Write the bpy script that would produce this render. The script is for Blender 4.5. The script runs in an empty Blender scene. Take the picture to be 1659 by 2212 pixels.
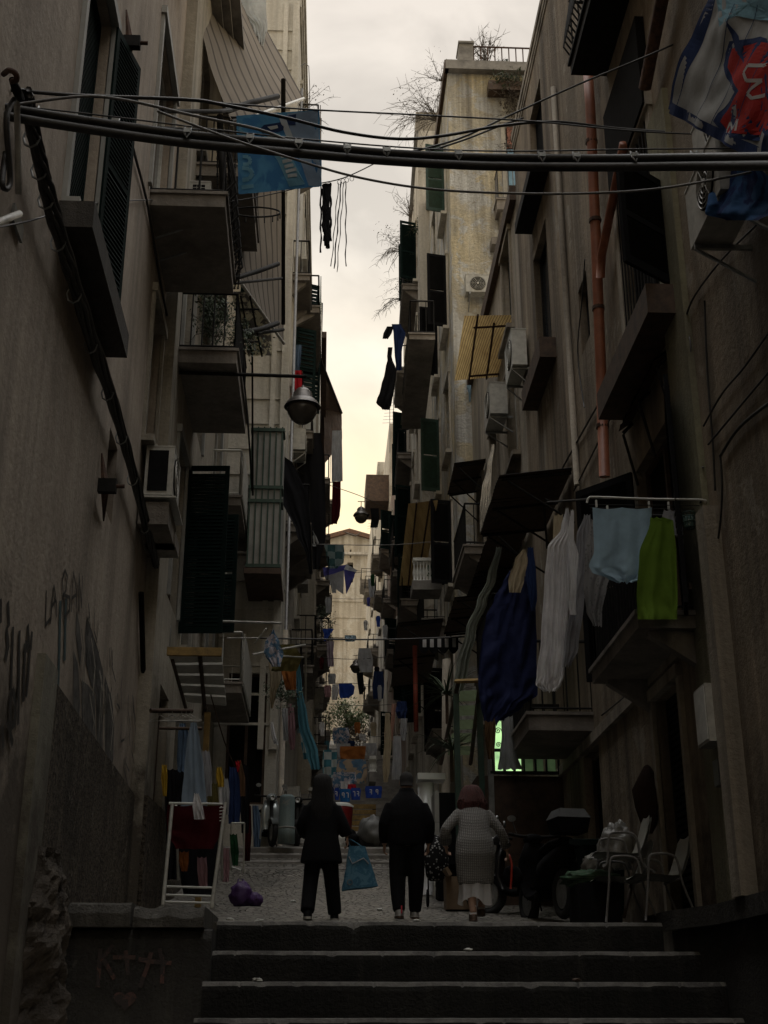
import bpy, math, random
from mathutils import Vector as V, noise
R = math.radians
sc = bpy.context.scene
col = sc.collection
random.seed(7)
# ---------------------------------------------------------------- camera
TH, PSI, F, CX, CY = R(21.5), R(2.70), 2750.0, 829.5, 1106.0
cam = bpy.data.objects.new('camera', bpy.data.cameras.new('camera'))
col.objects.link(cam); sc.camera = cam
cam.location = (0, 0, 0); cam.rotation_euler = (R(90)+TH, 0, -PSI)
cam.data.sensor_fit = 'VERTICAL'; cam.data.sensor_height = 24
cam.data.lens = 24*F/2212; cam.data.clip_start = .05; cam.data.clip_end = 2000
# ---------------------------------------------------------------- sky, sun, exposure
sc.view_settings.view_transform = 'Standard'; sc.view_settings.look = 'None'
sc.view_settings.gamma = 1; sc.view_settings.exposure = .32
SUN_EL, SUN_AZ = R(24), R(8)
w = bpy.data.worlds.new("World"); sc.world = w; w.use_nodes = True
nt = w.node_tree; N = nt.nodes; L = nt.links; N.clear()
def wn(t, **k):
    n = N.new(t)
    for a, b in k.items(): setattr(n, a, b)
    return n
out = wn('ShaderNodeOutputWorld'); bg = wn('ShaderNodeBackground'); bg.inputs[1].default_value = .1
sky = wn('ShaderNodeTexSky', sky_type='NISHITA', sun_disc=False)
sky.sun_elevation = SUN_EL; sky.sun_rotation = SUN_AZ
tc = wn('ShaderNodeTexCoord'); sep = wn('ShaderNodeSeparateXYZ'); L.new(tc.outputs['Generated'], sep.inputs[0])
ramp = wn('ShaderNodeValToRGB'); cr = ramp.color_ramp
cr.elements[0].position = .0; cr.elements[0].color = (.42, .37, .30, 1)
for p, c in ((.30, (.98, .71, .32, 1)), (.38, (.96, .76, .45, 1)), (.46, (.80, .715, .57, 1)), (.55, (.725, .67, .585, 1)), (.70, (.68, .615, .54, 1))):
    e = cr.elements.new(p); e.color = c
cr.elements[-1].position = 1; cr.elements[-1].color = (3.5, 3.45, 3.35, 1)
L.new(sep.outputs['Z'], ramp.inputs[0])
mp = wn('ShaderNodeMapping'); mp.inputs['Scale'].default_value = (1, 1, 1.5); L.new(tc.outputs['Generated'], mp.inputs[0])
nz = wn('ShaderNodeTexNoise'); nz.inputs['Scale'].default_value = 6.5; nz.inputs['Detail'].default_value = 5; nz.inputs['Roughness'].default_value = .52
nz.inputs['Distortion'].default_value = .5
L.new(mp.outputs[0], nz.inputs['Vector'])
mr = wn('ShaderNodeMapRange'); mr.inputs[1].default_value = .38; mr.inputs[2].default_value = .62; mr.inputs[3].default_value = .78; mr.inputs[4].default_value = 1.10
L.new(nz.outputs[0], mr.inputs[0])
vm = wn('ShaderNodeVectorMath', operation='SCALE'); L.new(ramp.outputs[0], vm.inputs[0]); L.new(mr.outputs[0], vm.inputs['Scale'])
vm2 = wn('ShaderNodeVectorMath', operation='SCALE'); L.new(vm.outputs[0], vm2.inputs[0]); vm2.inputs['Scale'].default_value = 9.9
mx = wn('ShaderNodeMix', data_type='RGBA'); mx.inputs[0].default_value = .90
L.new(sky.outputs[0], mx.inputs[6]); L.new(vm2.outputs[0], mx.inputs[7])
L.new(mx.outputs[2], bg.inputs[0]); L.new(bg.outputs[0], out.inputs[0])
sl = bpy.data.lights.new('sun', 'SUN'); sl.energy = .5; sl.angle = R(18); sl.color = (1, .86, .66)
so = bpy.data.objects.new('sun', sl); col.objects.link(so)
sd = V((math.sin(SUN_AZ)*math.cos(SUN_EL), math.cos(SUN_AZ)*math.cos(SUN_EL), math.sin(SUN_EL)))
so.rotation_euler = sd.to_track_quat('Z', 'Y').to_euler(); so.location = sd*300
sc.cycles.max_bounces = 6
# ---------------------------------------------------------------- rays of the surveyed photograph -> real distances
cr_ = V((math.cos(PSI), -math.sin(PSI), 0))
cf_ = V((math.sin(PSI)*math.cos(TH), math.cos(PSI)*math.cos(TH), math.sin(TH)))
cu_ = V((-math.sin(PSI)*math.sin(TH), -math.cos(PSI)*math.sin(TH), math.cos(TH)))
def ray(px, py): return cf_ + cr_*((px-CX)/F) + cu_*((CY-py)/F)
def at(px, py, Y):
    d = ray(px, py); return d*(Y/d.y)
class Frame:
    "a wall plane: u runs along it, z up, n points out of it"
    def __init__(s, O, u, n): s.O, s.u, s.n = V(O), V(u), V(n)
    def P(s, a, z, o=0): return s.O + s.u*a + s.n*o + V((0, 0, z))
    def hit(s, px, py, o=0):
        d = ray(px, py); q = s.O + s.n*o
        nn = V((s.u.y, -s.u.x, 0)); t = q.dot(nn)/d.dot(nn); p = d*t
        a = (p-q).dot(s.u)/s.u.dot(s.u)
        return a, p.z
def side(a, m, sgn): return Frame((a, 0, 0), (m, 1, 0), (sgn, 0, 0))     # a street facade: coordinate a == world Y
def front(Y): return Frame((0, Y, 0), (1, 0, 0), (0, -1, 0))             # a wall that faces down the street: coordinate == world X
# ---------------------------------------------------------------- mesh builder
ORG = {}
class MB:
    def __init__(s): s.v = []; s.f = []; s.m = []; s.mi = 0
    def face(s, *p):
        k = len(s.v); s.v += [V(q) for q in p]; s.f.append(tuple(range(k, k+len(p)))); s.m.append(s.mi)
    def hexa(s, p):
        k = len(s.v); s.v += [V(q) for q in p]
        for f in ((0,1,2,3), (7,6,5,4), (0,4,5,1), (1,5,6,2), (2,6,7,3), (3,7,4,0)):
            s.f.append(tuple(k+i for i in f)); s.m.append(s.mi)
        return s
    def box(s, x0, x1, y0, y1, z0, z1):
        return s.hexa([(x0,y0,z0),(x1,y0,z0),(x1,y1,z0),(x0,y1,z0),(x0,y0,z1),(x1,y0,z1),(x1,y1,z1),(x0,y1,z1)])
    def fb(s, f, a0, a1, z0, z1, o0, o1):
        return s.hexa([f.P(a0,z0,o0), f.P(a1,z0,o0), f.P(a1,z0,o1), f.P(a0,z0,o1), f.P(a0,z1,o0), f.P(a1,z1,o0), f.P(a1,z1,o1), f.P(a0,z1,o1)])
    def ob(s, c, x, y, z):
        c, x, y, z = V(c), V(x), V(y), V(z)
        return s.hexa([c-x-y-z, c+x-y-z, c+x+y-z, c-x+y-z, c-x-y+z, c+x-y+z, c+x+y+z, c-x+y+z])
    def loft(s, rings, caps=True, closed=False):
        k = len(s.v); n = len(rings[0])
        for r in rings: s.v += [V(q) for q in r]
        m = len(rings)
        for i in range(m if closed else m-1):
            for j in range(n):
                a, b = k+i*n, k+((i+1) % m)*n
                s.f.append((a+j, a+(j+1) % n, b+(j+1) % n, b+j)); s.m.append(s.mi)
        if caps and not closed:
            s.f.append(tuple(k+j for j in range(n))); s.m.append(s.mi)
            s.f.append(tuple(k+(m-1)*n+j for j in range(n))); s.m.append(s.mi)
        return s
    def tube(s, pts, r, n=6):
        pts = [V(p) for p in pts]; rs = r if isinstance(r, (list, tuple)) else [r]*len(pts); rings = []
        up = None
        for i, p in enumerate(pts):
            t = (pts[min(i+1, len(pts)-1)] - pts[max(i-1, 0)])
            if t.length < 1e-9: t = V((0, 0, 1))
            t.normalize()
            if up is None: up = V((0, 0, 1)) if abs(t.z) < .9 else V((1, 0, 0))
            x = t.cross(up)
            if x.length < 1e-5: x = t.cross(V((.3, 1, .2)))
            x.normalize(); y = x.cross(t).normalized(); up = y
            rings.append([p + (x*math.cos(2*math.pi*j/n) + y*math.sin(2*math.pi*j/n))*rs[i] for j in range(n)])
        return s.loft(rings)
    def lathe(s, c, prof, n=16, ax=(0, 0, 1)):
        c, z = V(c), V(ax).normalized(); x = z.orthogonal().normalized(); y = z.cross(x)
        return s.loft([[c + z*h + (x*math.cos(2*math.pi*j/n) + y*math.sin(2*math.pi*j/n))*max(r, .0005) for j in range(n)] for r, h in prof])
    def grid(s, fn, nu, nv):
        k = len(s.v)
        for j in range(nv+1):
            for i in range(nu+1): s.v.append(V(fn(i/nu, j/nv)))
        for j in range(nv):
            for i in range(nu):
                a = k+j*(nu+1)+i; s.f.append((a, a+1, a+nu+2, a+nu+1)); s.m.append(s.mi)
        return s
    def build(s, name, mat, parent=None, smooth=False, loc=None):
        if not s.v: s.v = [V((0, 0, 0))]
        if parent is not None: o = ORG[parent.name]
        elif loc is not None: o = V(loc)
        else:
            n = len(s.v); o = V((sum(p.x for p in s.v)/n, sum(p.y for p in s.v)/n, min(p.z for p in s.v)))
        me = bpy.data.meshes.new(name); me.from_pydata([p-o for p in s.v], [], s.f)
        for m in (mat if isinstance(mat, (list, tuple)) else [mat]): me.materials.append(m)
        if any(s.m): me.polygons.foreach_set('material_index', s.m)
        if smooth: me.polygons.foreach_set('use_smooth', [True]*len(s.f))
        me.update()
        ob = bpy.data.objects.new(name, me); col.objects.link(ob)
        if parent is not None: ob.parent = parent; ORG[ob.name] = o
        else: ob.location = o; ORG[ob.name] = o
        return ob
def tag(o, label, cat, group=None, kind=None):
    if label: o['label'] = label
    if cat: o['category'] = cat
    if group: o['group'] = group
    if kind: o['kind'] = kind
    return o
def struct(o): o['kind'] = 'structure'; return o
def thing(name, label, cat, loc, group=None):
    o = bpy.data.objects.new(name, None); col.objects.link(o); o.location = loc; o.empty_display_size = .2
    ORG[o.name] = V(loc); return tag(o, label, cat, group)
def smooth_pts(pts, k=6):
    pts = [V(p) for p in pts]; o = []
    for i in range(len(pts)-1):
        p0, p1, p2, p3 = pts[max(i-1, 0)], pts[i], pts[i+1], pts[min(i+2, len(pts)-1)]
        for j in range(k):
            t = j/k
            o.append(.5*((2*p1) + (p2-p0)*t + (2*p0-5*p1+4*p2-p3)*t*t + (3*p1-p0-3*p2+p3)*t*t*t))
    return o + [pts[-1]]
# ---------------------------------------------------------------- materials
MATS = {}
def base_mat(name):
    m = bpy.data.materials.new(name); m.use_nodes = True; t = m.node_tree
    return m, t, t.nodes, t.links, t.nodes['Principled BSDF']
def _pos(n, l, sx, sy, sz):
    g = n.new('ShaderNodeNewGeometry'); mpg = n.new('ShaderNodeMapping'); mpg.inputs['Scale'].default_value = (sx, sy, sz)
    l.new(g.outputs['Position'], mpg.inputs[0]); return mpg.outputs[0]
def _noise(n, l, vec, scale, detail=5, rough=.6, dist=0):
    x = n.new('ShaderNodeTexNoise'); x.inputs['Scale'].default_value = scale; x.inputs['Detail'].default_value = detail
    x.inputs['Roughness'].default_value = rough; x.inputs['Distortion'].default_value = dist
    l.new(vec, x.inputs['Vector']); return x.outputs[0]
def _range(n, l, src, a, b, c=0, d=1):
    x = n.new('ShaderNodeMapRange'); x.inputs[1].default_value = a; x.inputs[2].default_value = b
    x.inputs[3].default_value = c; x.inputs[4].default_value = d; l.new(src, x.inputs[0]); return x.outputs[0]
def _mix(n, l, fac, a, b, mode='MIX'):
    x = n.new('ShaderNodeMix'); x.data_type = 'RGBA'; x.blend_type = mode
    if isinstance(fac, float): x.inputs[0].default_value = fac
    else: l.new(fac, x.inputs[0])
    for k, q in ((6, a), (7, b)):
        if isinstance(q, tuple): x.inputs[k].default_value = (*q, 1)
        else: l.new(q, x.inputs[k])
    return x.outputs[2]
def _bump(n, l, h, bsdf, strength, dist=.02):
    b = n.new('ShaderNodeBump'); b.inputs['Strength'].default_value = strength; b.inputs['Distance'].default_value = dist
    l.new(h, b.inputs['Height']); l.new(b.outputs[0], bsdf.inputs['Normal'])
def plaster(name, c1, c2, dirt, peel=None, peel_amt=.62, streak=.55, scale=1, bump=.5, low=None, fine_amt=.35, bdist=.03):
    "weathered render: two tones, rain streaks, peeled patches; low = (z, height, colour) for the damp band that rises from the ground"
    if name in MATS: return MATS[name]
    m, t, n, l, b = base_mat(name)
    pos = _pos(n, l, scale, scale, scale); stv = _pos(n, l, 5*scale, 5*scale, .22*scale)
    big = _noise(n, l, pos, .55, 6, .65, .4)
    c = _mix(n, l, _range(n, l, big, .38, .62), c1, c2)
    if peel:
        s3 = _noise(n, l, _pos(n, l, 2.6*scale, 2.6*scale, .16*scale), 1, 4, .55); c = _mix(n, l, _range(n, l, s3, .54, .70, 0, .6), c, tuple(min(1, (a_+b_)/2*1.15) for a_, b_ in zip(c1, peel)))
        pn = _noise(n, l, pos, 1.1, 9, .68, .6)
        c = _mix(n, l, _range(n, l, pn, peel_amt, peel_amt+.035), c, peel)
    s = _noise(n, l, stv, 1, 5, .6)
    c = _mix(n, l, _range(n, l, s, .47, .80, 0, streak), c, dirt)
    s2 = _noise(n, l, stv, .33, 4, .6)
    c = _mix(n, l, _range(n, l, s2, .46, .66, 0, streak), c, dirt)
    bl_ = _noise(n, l, _pos(n, l, .8*scale, .8*scale, .35*scale), 1, 7, .7, 1.2); c = _mix(n, l, _range(n, l, bl_, .52, .72, 0, streak*.8), c, dirt)
    fine = _noise(n, l, pos, 14, 6, .7)
    c = _mix(n, l, _range(n, l, fine, .3 if fine_amt < .9 else .46, .75 if fine_amt < .9 else .60, 0, min(fine_amt, .85)), c, dirt)
    if low:
        g = n.new('ShaderNodeNewGeometry'); sp = n.new('ShaderNodeSeparateXYZ'); l.new(g.outputs['Position'], sp.inputs[0])
        wob = n.new('ShaderNodeMath'); wob.operation = 'MULTIPLY_ADD'; l.new(_noise(n, l, pos, 1.6, 6, .7), wob.inputs[0]); wob.inputs[1].default_value = -5
        l.new(sp.outputs[2], wob.inputs[2])
        c = _mix(n, l, _range(n, l, wob.outputs[0], low[0]+low[1]*.35-3.2, low[0]+low[1]*.35-1.9, .9, 0), c, low[2])
    l.new(c, b.inputs['Base Color']); b.inputs['Roughness'].default_value = .93; b.inputs['Specular IOR Level'].default_value = .25
    h = n.new('ShaderNodeMath'); h.operation = 'ADD'; l.new(fine, h.inputs[0])
    hb = _noise(n, l, pos, 3.5, 8, .7); l.new(hb, h.inputs[1])
    _bump(n, l, h.outputs[0], b, bump, bdist)
    MATS[name] = m; return m
def simple(name, c, rough=.7, metal=0., var=.25, scale=6, bump=.15, spec=None):
    if name in MATS: return MATS[name]
    m, t, n, l, b = base_mat(name)
    pos = _pos(n, l, scale, scale, scale); x = _noise(n, l, pos, 1, 6, .65)
    c2 = tuple(q*(1-var*1.6) for q in c)
    l.new(_mix(n, l, _range(n, l, x, .35, .7), tuple(c), c2), b.inputs['Base Color'])
    b.inputs['Roughness'].default_value = rough; b.inputs['Metallic'].default_value = metal
    if spec is not None: b.inputs['Specular IOR Level'].default_value = spec
    if bump: _bump(n, l, _noise(n, l, pos, 5, 5, .7), b, bump, .01)
    MATS[name] = m; return m
def fabric(name, c, c2=None, pattern=None, scale=8, trans=.35, axis=0):
    "thin cloth; pattern: stripes, checks, dots, blotch"
    if name in MATS: return MATS[name]
    m, t, n, l, b = base_mat(name); c = tuple(c)
    pos = _pos(n, l, 1, 1, 1)
    wv = _noise(n, l, pos, 5, 4, .6)
    colr = _mix(n, l, _range(n, l, wv, .3, .75), c, tuple(q*.72 for q in c))
    if c2 and pattern:
        if pattern == 'checks':
            x = n.new('ShaderNodeTexChecker'); x.inputs['Scale'].default_value = scale; l.new(_pos(n, l, 1, .001, 1), x.inputs['Vector']); f = x.outputs['Fac']
        elif pattern == 'stripes':
            x = n.new('ShaderNodeTexWave'); x.bands_direction = 'XYZ'[axis]; x.inputs['Scale'].default_value = scale; x.inputs['Distortion'].default_value = .3
            l.new(pos, x.inputs['Vector']); f = _range(n, l, x.outputs['Fac'], .48, .52)
        elif pattern == 'dots':
            x = n.new('ShaderNodeTexVoronoi'); x.inputs['Scale'].default_value = scale; l.new(pos, x.inputs['Vector']); f = _range(n, l, x.outputs['Distance'], .28, .34, 1, 0)
        else:
            f = _range(n, l, _noise(n, l, pos, scale, 3, .6, 1), .48, .54)
        colr = _mix(n, l, f, colr, tuple(c2))
    l.new(colr, b.inputs['Base Color']); b.inputs['Roughness'].default_value = .95; b.inputs['Specular IOR Level'].default_value = .1
    wx = _noise(n, l, _pos(n, l, 1, 1, .4), 16, 3, .6); _bump(n, l, wx, b, .35, .02)
    tr = n.new('ShaderNodeBsdfTranslucent'); l.new(colr, tr.inputs[0]); ms = n.new('ShaderNodeMixShader'); ms.inputs[0].default_value = trans
    l.new(b.outputs[0], ms.inputs[1]); l.new(tr.outputs[0], ms.inputs[2]); l.new(ms.outputs[0], n['Material Output'].inputs[0])
    MATS[name] = m; return m
M = {}
M['left'] = plaster('beige_render', (.47, .40, .325), (.35, .295, .24), (.11, .092, .075), (.32, .29, .25), .68, .38, 1, .3, low=(.7, 4.2, (.075, .062, .05)))
M['left2'] = plaster('ochre_grey_render', (.45, .41, .34), (.34, .31, .26), (.11, .10, .08), (.46, .42, .35), .6, .6, low=(1.2, 4.4, (.06, .05, .04)))
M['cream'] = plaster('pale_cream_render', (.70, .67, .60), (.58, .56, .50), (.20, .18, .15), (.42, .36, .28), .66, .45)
M['right'] = plaster('brown_ochre_render', (.33, .265, .19), (.23, .19, .14), (.075, .06, .045), (.36, .32, .26), .58, .8, 1, .6, low=(.9, 1.8, (.065, .05, .036)))
M['right2'] = plaster('grey_ochre_render', (.43, .38, .31), (.31, .28, .23), (.10, .085, .07), (.44, .39, .30), .6, .7)
M['yellow'] = plaster('peeling_yellow_render', (.80, .70, .48), (.60, .57, .50), (.13, .115, .095), (.76, .76, .73), .49, .62, 1.3, 1., bdist=.06)
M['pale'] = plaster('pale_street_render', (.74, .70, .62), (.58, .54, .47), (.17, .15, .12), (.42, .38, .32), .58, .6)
M['pink'] = plaster('rose_brick_render', (.40, .29, .23), (.36, .29, .24), (.12, .09, .07), (.36, .32, .28), .58, .5)
M['tower'] = plaster('tufa_tower', (.60, .54, .44), (.47, .42, .34), (.20, .17, .13), (.62, .58, .50), .50, .6, .55, 1.)
M['concrete'] = simple('old_concrete', (.27, .255, .235), .9, 0, .35, 3, .5)
M['slab'] = plaster('balcony_slab', (.30, .27, .24), (.23, .21, .185), (.07, .06, .05), (.3, .28, .25), .64, .4)
M['basalt'] = plaster('basalt_stone', (.075, .072, .066), (.05, .048, .045), (.022, .021, .02), (.12, .115, .10), .62, .3, 2, 1.0)
M['iron'] = simple('dark_iron', (.018, .017, .016), .8, .0, .4, 12, .3, .2)
M['rust'] = simple('rusty_iron', (.10, .05, .03), .85, .2, .5, 14, .5)
M['white'] = simple('white_paint', (.62, .62, .58), .55, 0, .18, 9)
M['offwhite'] = simple('aged_white_plastic', (.46, .45, .41), .5, 0, .25, 9)
M['green'] = simple('dark_green_paint', (.004, .014, .012), .85, 0, .35, 7, .15, .1)
M['greenb'] = simple('green_paint', (.022, .065, .046), .5, 0, .35, 7)
M['brownw'] = simple('brown_wood', (.085, .05, .03), .75, 0, .4, 7, .4)
M['yellow_wood'] = simple('yellow_wood', (.36, .23, .07), .7, 0, .35, 9, .4)
M['cable'] = simple('black_cable', (.028, .026, .025), .55, 0, .4, 18, .25)
M['greycable'] = simple('grey_cable', (.16, .155, .15), .6, 0, .3, 18, .2)
M['terracotta'] = simple('terracotta_pipe', (.30, .10, .05), .5, 0, .25, 5, .15)
M['glass'] = simple('window_glass', (.03, .035, .04), .08, 0, .2, 2, 0, .8)
M['black'] = simple('matt_black', (.010, .010, .011), .9, 0, .3, 9, .15, .1)
M['dark'] = simple('dark_interior', (.012, .011, .010), .95, 0, .3, 9, .15, .05)
M['metal'] = simple('galvanised_metal', (.32, .33, .33), .4, .7, .3, 8)
M['leaf'] = simple('dark_leaf', (.04, .07, .025), .7, 0, .5, 30, 0)
M['twig'] = simple('dry_twig', (.10, .08, .06), .9, 0, .4, 30, 0)
M['leafl'] = simple('light_leaf', (.09, .13, .04), .7, 0, .5, 30, 0)
M['tile'] = simple('roof_tile', (.20, .11, .07), .85, 0, .4, 7, .4)
M['panel'] = simple('grey_panel', (.33, .33, .31), .6, 0, .25, 2, .1)
# ---------------------------------------------------------------- buildings
def facade(mb, f, a0, a1, z0, z1, holes, depth=.26):
    xs = sorted({a0, a1, *[h[0] for h in holes], *[h[1] for h in holes]}); zs = sorted({z0, z1, *[h[2] for h in holes], *[h[3] for h in holes]})
    xs = [x for x in xs if a0 <= x <= a1]; zs = [z for z in zs if z0 <= z <= z1]
    for i in range(len(xs)-1):
        for j in range(len(zs)-1):
            cx, cz = (xs[i]+xs[i+1])/2, (zs[j]+zs[j+1])/2
            if any(h[0] < cx < h[1] and h[2] < cz < h[3] for h in holes): continue
            mb.face(f.P(xs[i], zs[j]), f.P(xs[i+1], zs[j]), f.P(xs[i+1], zs[j+1]), f.P(xs[i], zs[j+1]))
    for h in holes:
        q = [(h[0], h[2]), (h[1], h[2]), (h[1], h[3]), (h[0], h[3])]
        for k in range(4):
            a, b = q[k], q[(k+1) % 4]
            mb.face(f.P(*a), f.P(*b), f.P(*b, -depth), f.P(*a, -depth))
        mb.face(*[f.P(a, z, -depth) for a, z in q])
def leaf(mb, p, d, w_, h, th=.04, step=.07):
    "one louvred shutter leaf: hinge foot p, direction d along its width"
    p, d = V(p), V(d).normalized(); nrm = V((-d.y, d.x, 0)); z = V((0, 0, 1)); s = .07
    def bar(a0, a1, z0, z1, t=th): mb.ob(p + d*(a0+a1)/2 + z*(z0+z1)/2, d*(a1-a0)/2, nrm*t/2, z*(z1-z0)/2)
    bar(0, s, 0, h); bar(w_-s, w_, 0, h); bar(s, w_-s, 0, .1); bar(s, w_-s, h-.08, h); bar(s, w_-s, h*.45, h*.45+.07)
    k = .1+step/2
    while k < h-.1:
        if not (h*.45-.02 < k < h*.45+.09):
            c = p + d*w_/2 + z*k; mb.ob(c, d*(w_/2-s), nrm*.018 + z*.0, (z*.5+nrm*.18).normalized()*step*.46)
        k += step
class Bldg:
    def __init__(s, label, f, a0, a1, z0, z1, depth, mat, cat='building', name='apartment_building', nearf=None):
        s.f, s.a0, s.a1, s.z0, s.z1, s.depth, s.mat = f, a0, a1, z0, z1, depth, mat
        s.t = thing(name, label, cat, f.P((a0+a1)/2, z0, -.5)); s.holes = []; s.nh = []; s.near = nearf
    def win(s, a0, a1, z0, z1, style='glass', fm=None, nearf=None, surround=None, sill=True, open_=None, leafmat=None, step=.07, sw=.1):
        f = nearf or s.f; (s.nh if nearf else s.holes).append((a0, a1, z0, z1)); fm = fm or M['white']
        fr = MB(); d0, d1 = -.17, -.11; b = .055
        for q in ((a0, a0+b, z0, z1), (a1-b, a1, z0, z1), (a0+b, a1-b, z0, z0+b), (a0+b, a1-b, z1-b, z1), ((a0+a1)/2-.03, (a0+a1)/2+.03, z0+b, z1-b)):
            fr.fb(f, *q, d0, d1)
        if style == 'closed':
            st = (a1-a0)/2
            k = z0+.1
            while k < z1-.08:
                for q in (a0+b, (a0+a1)/2+.03): fr.fb(f, q, q+st-b-.03, k, k+step*.55, d0, d1-.004)
                k += step
        o = fr.build('window', (leafmat or M['green']) if style == 'closed' else fm, s.t)
        MB().fb(f, a0+b*.5, a1-b*.5, z0+b*.5, z1-b*.5, d0-.02, d0+.02).build('pane', M['dark'] if style in ('closed', 'dark') else M['glass'], o)
        if surround:
            sr = MB(); sr.fb(f, a0-sw, a0, z0, z1, -.01, .045); sr.fb(f, a1, a1+sw, z0, z1, -.01, .045); sr.fb(f, a0-sw-.03, a1+sw+.03, z1, z1+sw*1.2, -.01, .075)
            sr.build('window_surround', surround, s.t)
        if sill: MB().fb(f, a0-.1, a1+.1, z0-.09, z0, -.02, .16).build('window_sill', surround or M['concrete'], s.t)
        if open_:
            w_ = (a1-a0)/2; un = f.u.normalized()
            for hinge, sg, ang in ((a0, -1, open_[0]), (a1, 1, open_[1])):
                if ang is None: continue
                mb = MB(); d = un*sg*math.cos(R(ang)) + f.n*math.sin(R(ang))
                leaf(mb, f.P(hinge, z0, .05), d, w_, z1-z0, step=step); mb.build('shutter', leafmat or M['green'], s.t)
    def balcony(s, a0, a1, z, out, th=.14, rail='iron', rh=1.0, mat=None, sp=.12, corbel=True, bulge=0, fascia=None, f=None, rmat=None, rr=.012):
        f = f or s.f
        b = MB().fb(f, a0, a1, z-th, z, -.02, out); b.fb(f, a0-.03, a1+.03, z, z+.045, -.02, out+.03)
        o = b.build('balcony', mat or M['slab'], s.t)
        if corbel:
            n = max(2, int((a1-a0)/1.1))
            for k in range(n):
                a = a0+.15+(a1-a0-.3)*k/(n-1)
                MB().hexa([f.P(a-.06, z-th-.35, 0), f.P(a+.06, z-th-.35, 0), f.P(a+.06, z-th-.04, out*.8), f.P(a-.06, z-th-.04, out*.8),
                        f.P(a-.06, z-th-.003, 0), f.P(a+.06, z-th-.003, 0), f.P(a+.06, z-th-.003, out*.8), f.P(a-.06, z-th-.003, out*.8)]).build('corbel', mat or M['slab'], o)
        if rail:
            r = MB(); rm = rmat or M['iron']; e = .04
            path = [(a0+e, 0), (a0+e, out-e), (a1-e, out-e), (a1-e, 0)]
            for hh, q in ((rh, .022), (.1, .014)):
                for k in range(3):
                    r.tube([f.P(path[k][0], z+hh, path[k][1]), f.P(path[k+1][0], z+hh, path[k+1][1])], q, 6)
            for k in range(3):
                (pa, po), (qa, qo) = path[k], path[k+1]; ln = math.hypot(qa-pa, qo-po); n = max(1, int(ln/sp))
                for i in range(n+1):
                    a, o_ = pa+(qa-pa)*i/n, po+(qo-po)*i/n
                    if bulge and k == 1:
                        r.tube([f.P(a, z+.04, o_), f.P(a, z+.25, o_+bulge), f.P(a, z+.5, o_+bulge*.7), f.P(a, z+rh, o_)], rr, 5)
                    else: r.tube([f.P(a, z+.04, o_), f.P(a, z+rh, o_)], rr, 5)
            r.build('railing', rm, o)
        if fascia:
            MB().fb(f, a0-.02, a1+.02, z-th*.2, z+.95, out+.01, out+.03).build('panel', fascia, o)
        return o
    def bal_px(s, near_wall, near_out, far_out, **k):
        a0, _ = s.f.hit(*near_wall); d = ray(*near_out); p = d*(a0/d.y); o = (p - s.f.P(a0, 0)).dot(s.f.n); a1, _z = s.f.hit(*far_out, o); print('bal', a0, a1, p.z, o)
        if a1 > a0+.5 and o > .1: return s.balcony(a0, a1, p.z, o, **k)
    def part(s, name, mb, mat): return mb.build(name, mat, s.t)
    def cornice(s, h=.5, out=.35, mat=None, z=None):
        z = s.z1 if z is None else z; mb = MB()
        for k, (q, o) in enumerate(((0, out), (.35, out*.65), (.6, out*.35))):
            mb.fb(s.f, s.a0-.01*k, s.a1, z-h*(q+.33)+.003*k, z-h*q, -.02, o)
        mb.build('cornice', mat or M['concrete'], s.t)
    def finish(s):
        mb = MB(); f = s.f; D = s.depth
        facade(mb, f, s.a0, s.a1, s.z0, s.z1, s.holes)
        P = f.P
        if s.near:
            xs = sorted((P(s.a0, 0, 0).x, P(s.a0, 0, -D).x)); facade(mb, s.near, xs[0], xs[1], s.z0, s.z1, s.nh)
        else: mb.face(P(s.a0, s.z0), P(s.a0, s.z0, -D), P(s.a0, s.z1, -D), P(s.a0, s.z1))
        mb.face(P(s.a1, s.z0), P(s.a1, s.z0, -D), P(s.a1, s.z1, -D), P(s.a1, s.z1))
        mb.face(P(s.a0, s.z0, -D), P(s.a1, s.z0, -D), P(s.a1, s.z1, -D), P(s.a0, s.z1, -D))
        mb.face(P(s.a0, s.z1), P(s.a1, s.z1), P(s.a1, s.z1, -D), P(s.a0, s.z1, -D))
        mb.build('wall', s.mat, s.t)
# ================================================================ ground
PROF = [(-20, -1.75), (7.2, -1.62), (12.0, .772), (13, .80), (16, 1.04), (20, 1.62), (24.0, 2.33), (25.5, 3.0), (30, 3.75), (50, 8.2), (80, 15.0), (110, 22.0), (125, 25.0), (170, 26.0)]
def gz(Y):
    for (a, za), (b, zb) in zip(PROF, PROF[1:]):
        if a <= Y <= b: return za+(zb-za)*(Y-a)/(b-a)
    return PROF[-1][1]
cob = None
def cobble():
    m, t, n, l, b = base_mat('worn_cobbles')
    p = _pos(n, l, 1, 1, 1)
    v = n.new('ShaderNodeTexVoronoi'); v.inputs['Scale'].default_value = 9; v.feature = 'F1'; l.new(p, v.inputs['Vector'])
    e = n.new('ShaderNodeTexVoronoi'); e.inputs['Scale'].default_value = 9; e.feature = 'DISTANCE_TO_EDGE'; l.new(p, e.inputs['Vector'])
    nn = _noise(n, l, p, 1.3, 6, .7)
    c = _mix(n, l, _range(n, l, nn, .35, .65), (.17, .155, .13), (.085, .08, .07))
    c = _mix(n, l, _range(n, l, v.outputs['Color'], .2, .9, 0, .6), c, (.23, .21, .175))
    c = _mix(n, l, _range(n, l, e.outputs['Distance'], .0, .05, .85, 0), c, (.025, .023, .02))
    l.new(c, b.inputs['Base Color']); b.inputs['Roughness'].default_value = .6
    _bump(n, l, _range(n, l, e.outputs['Distance'], 0, .12), b, .9, .05); return m
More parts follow.
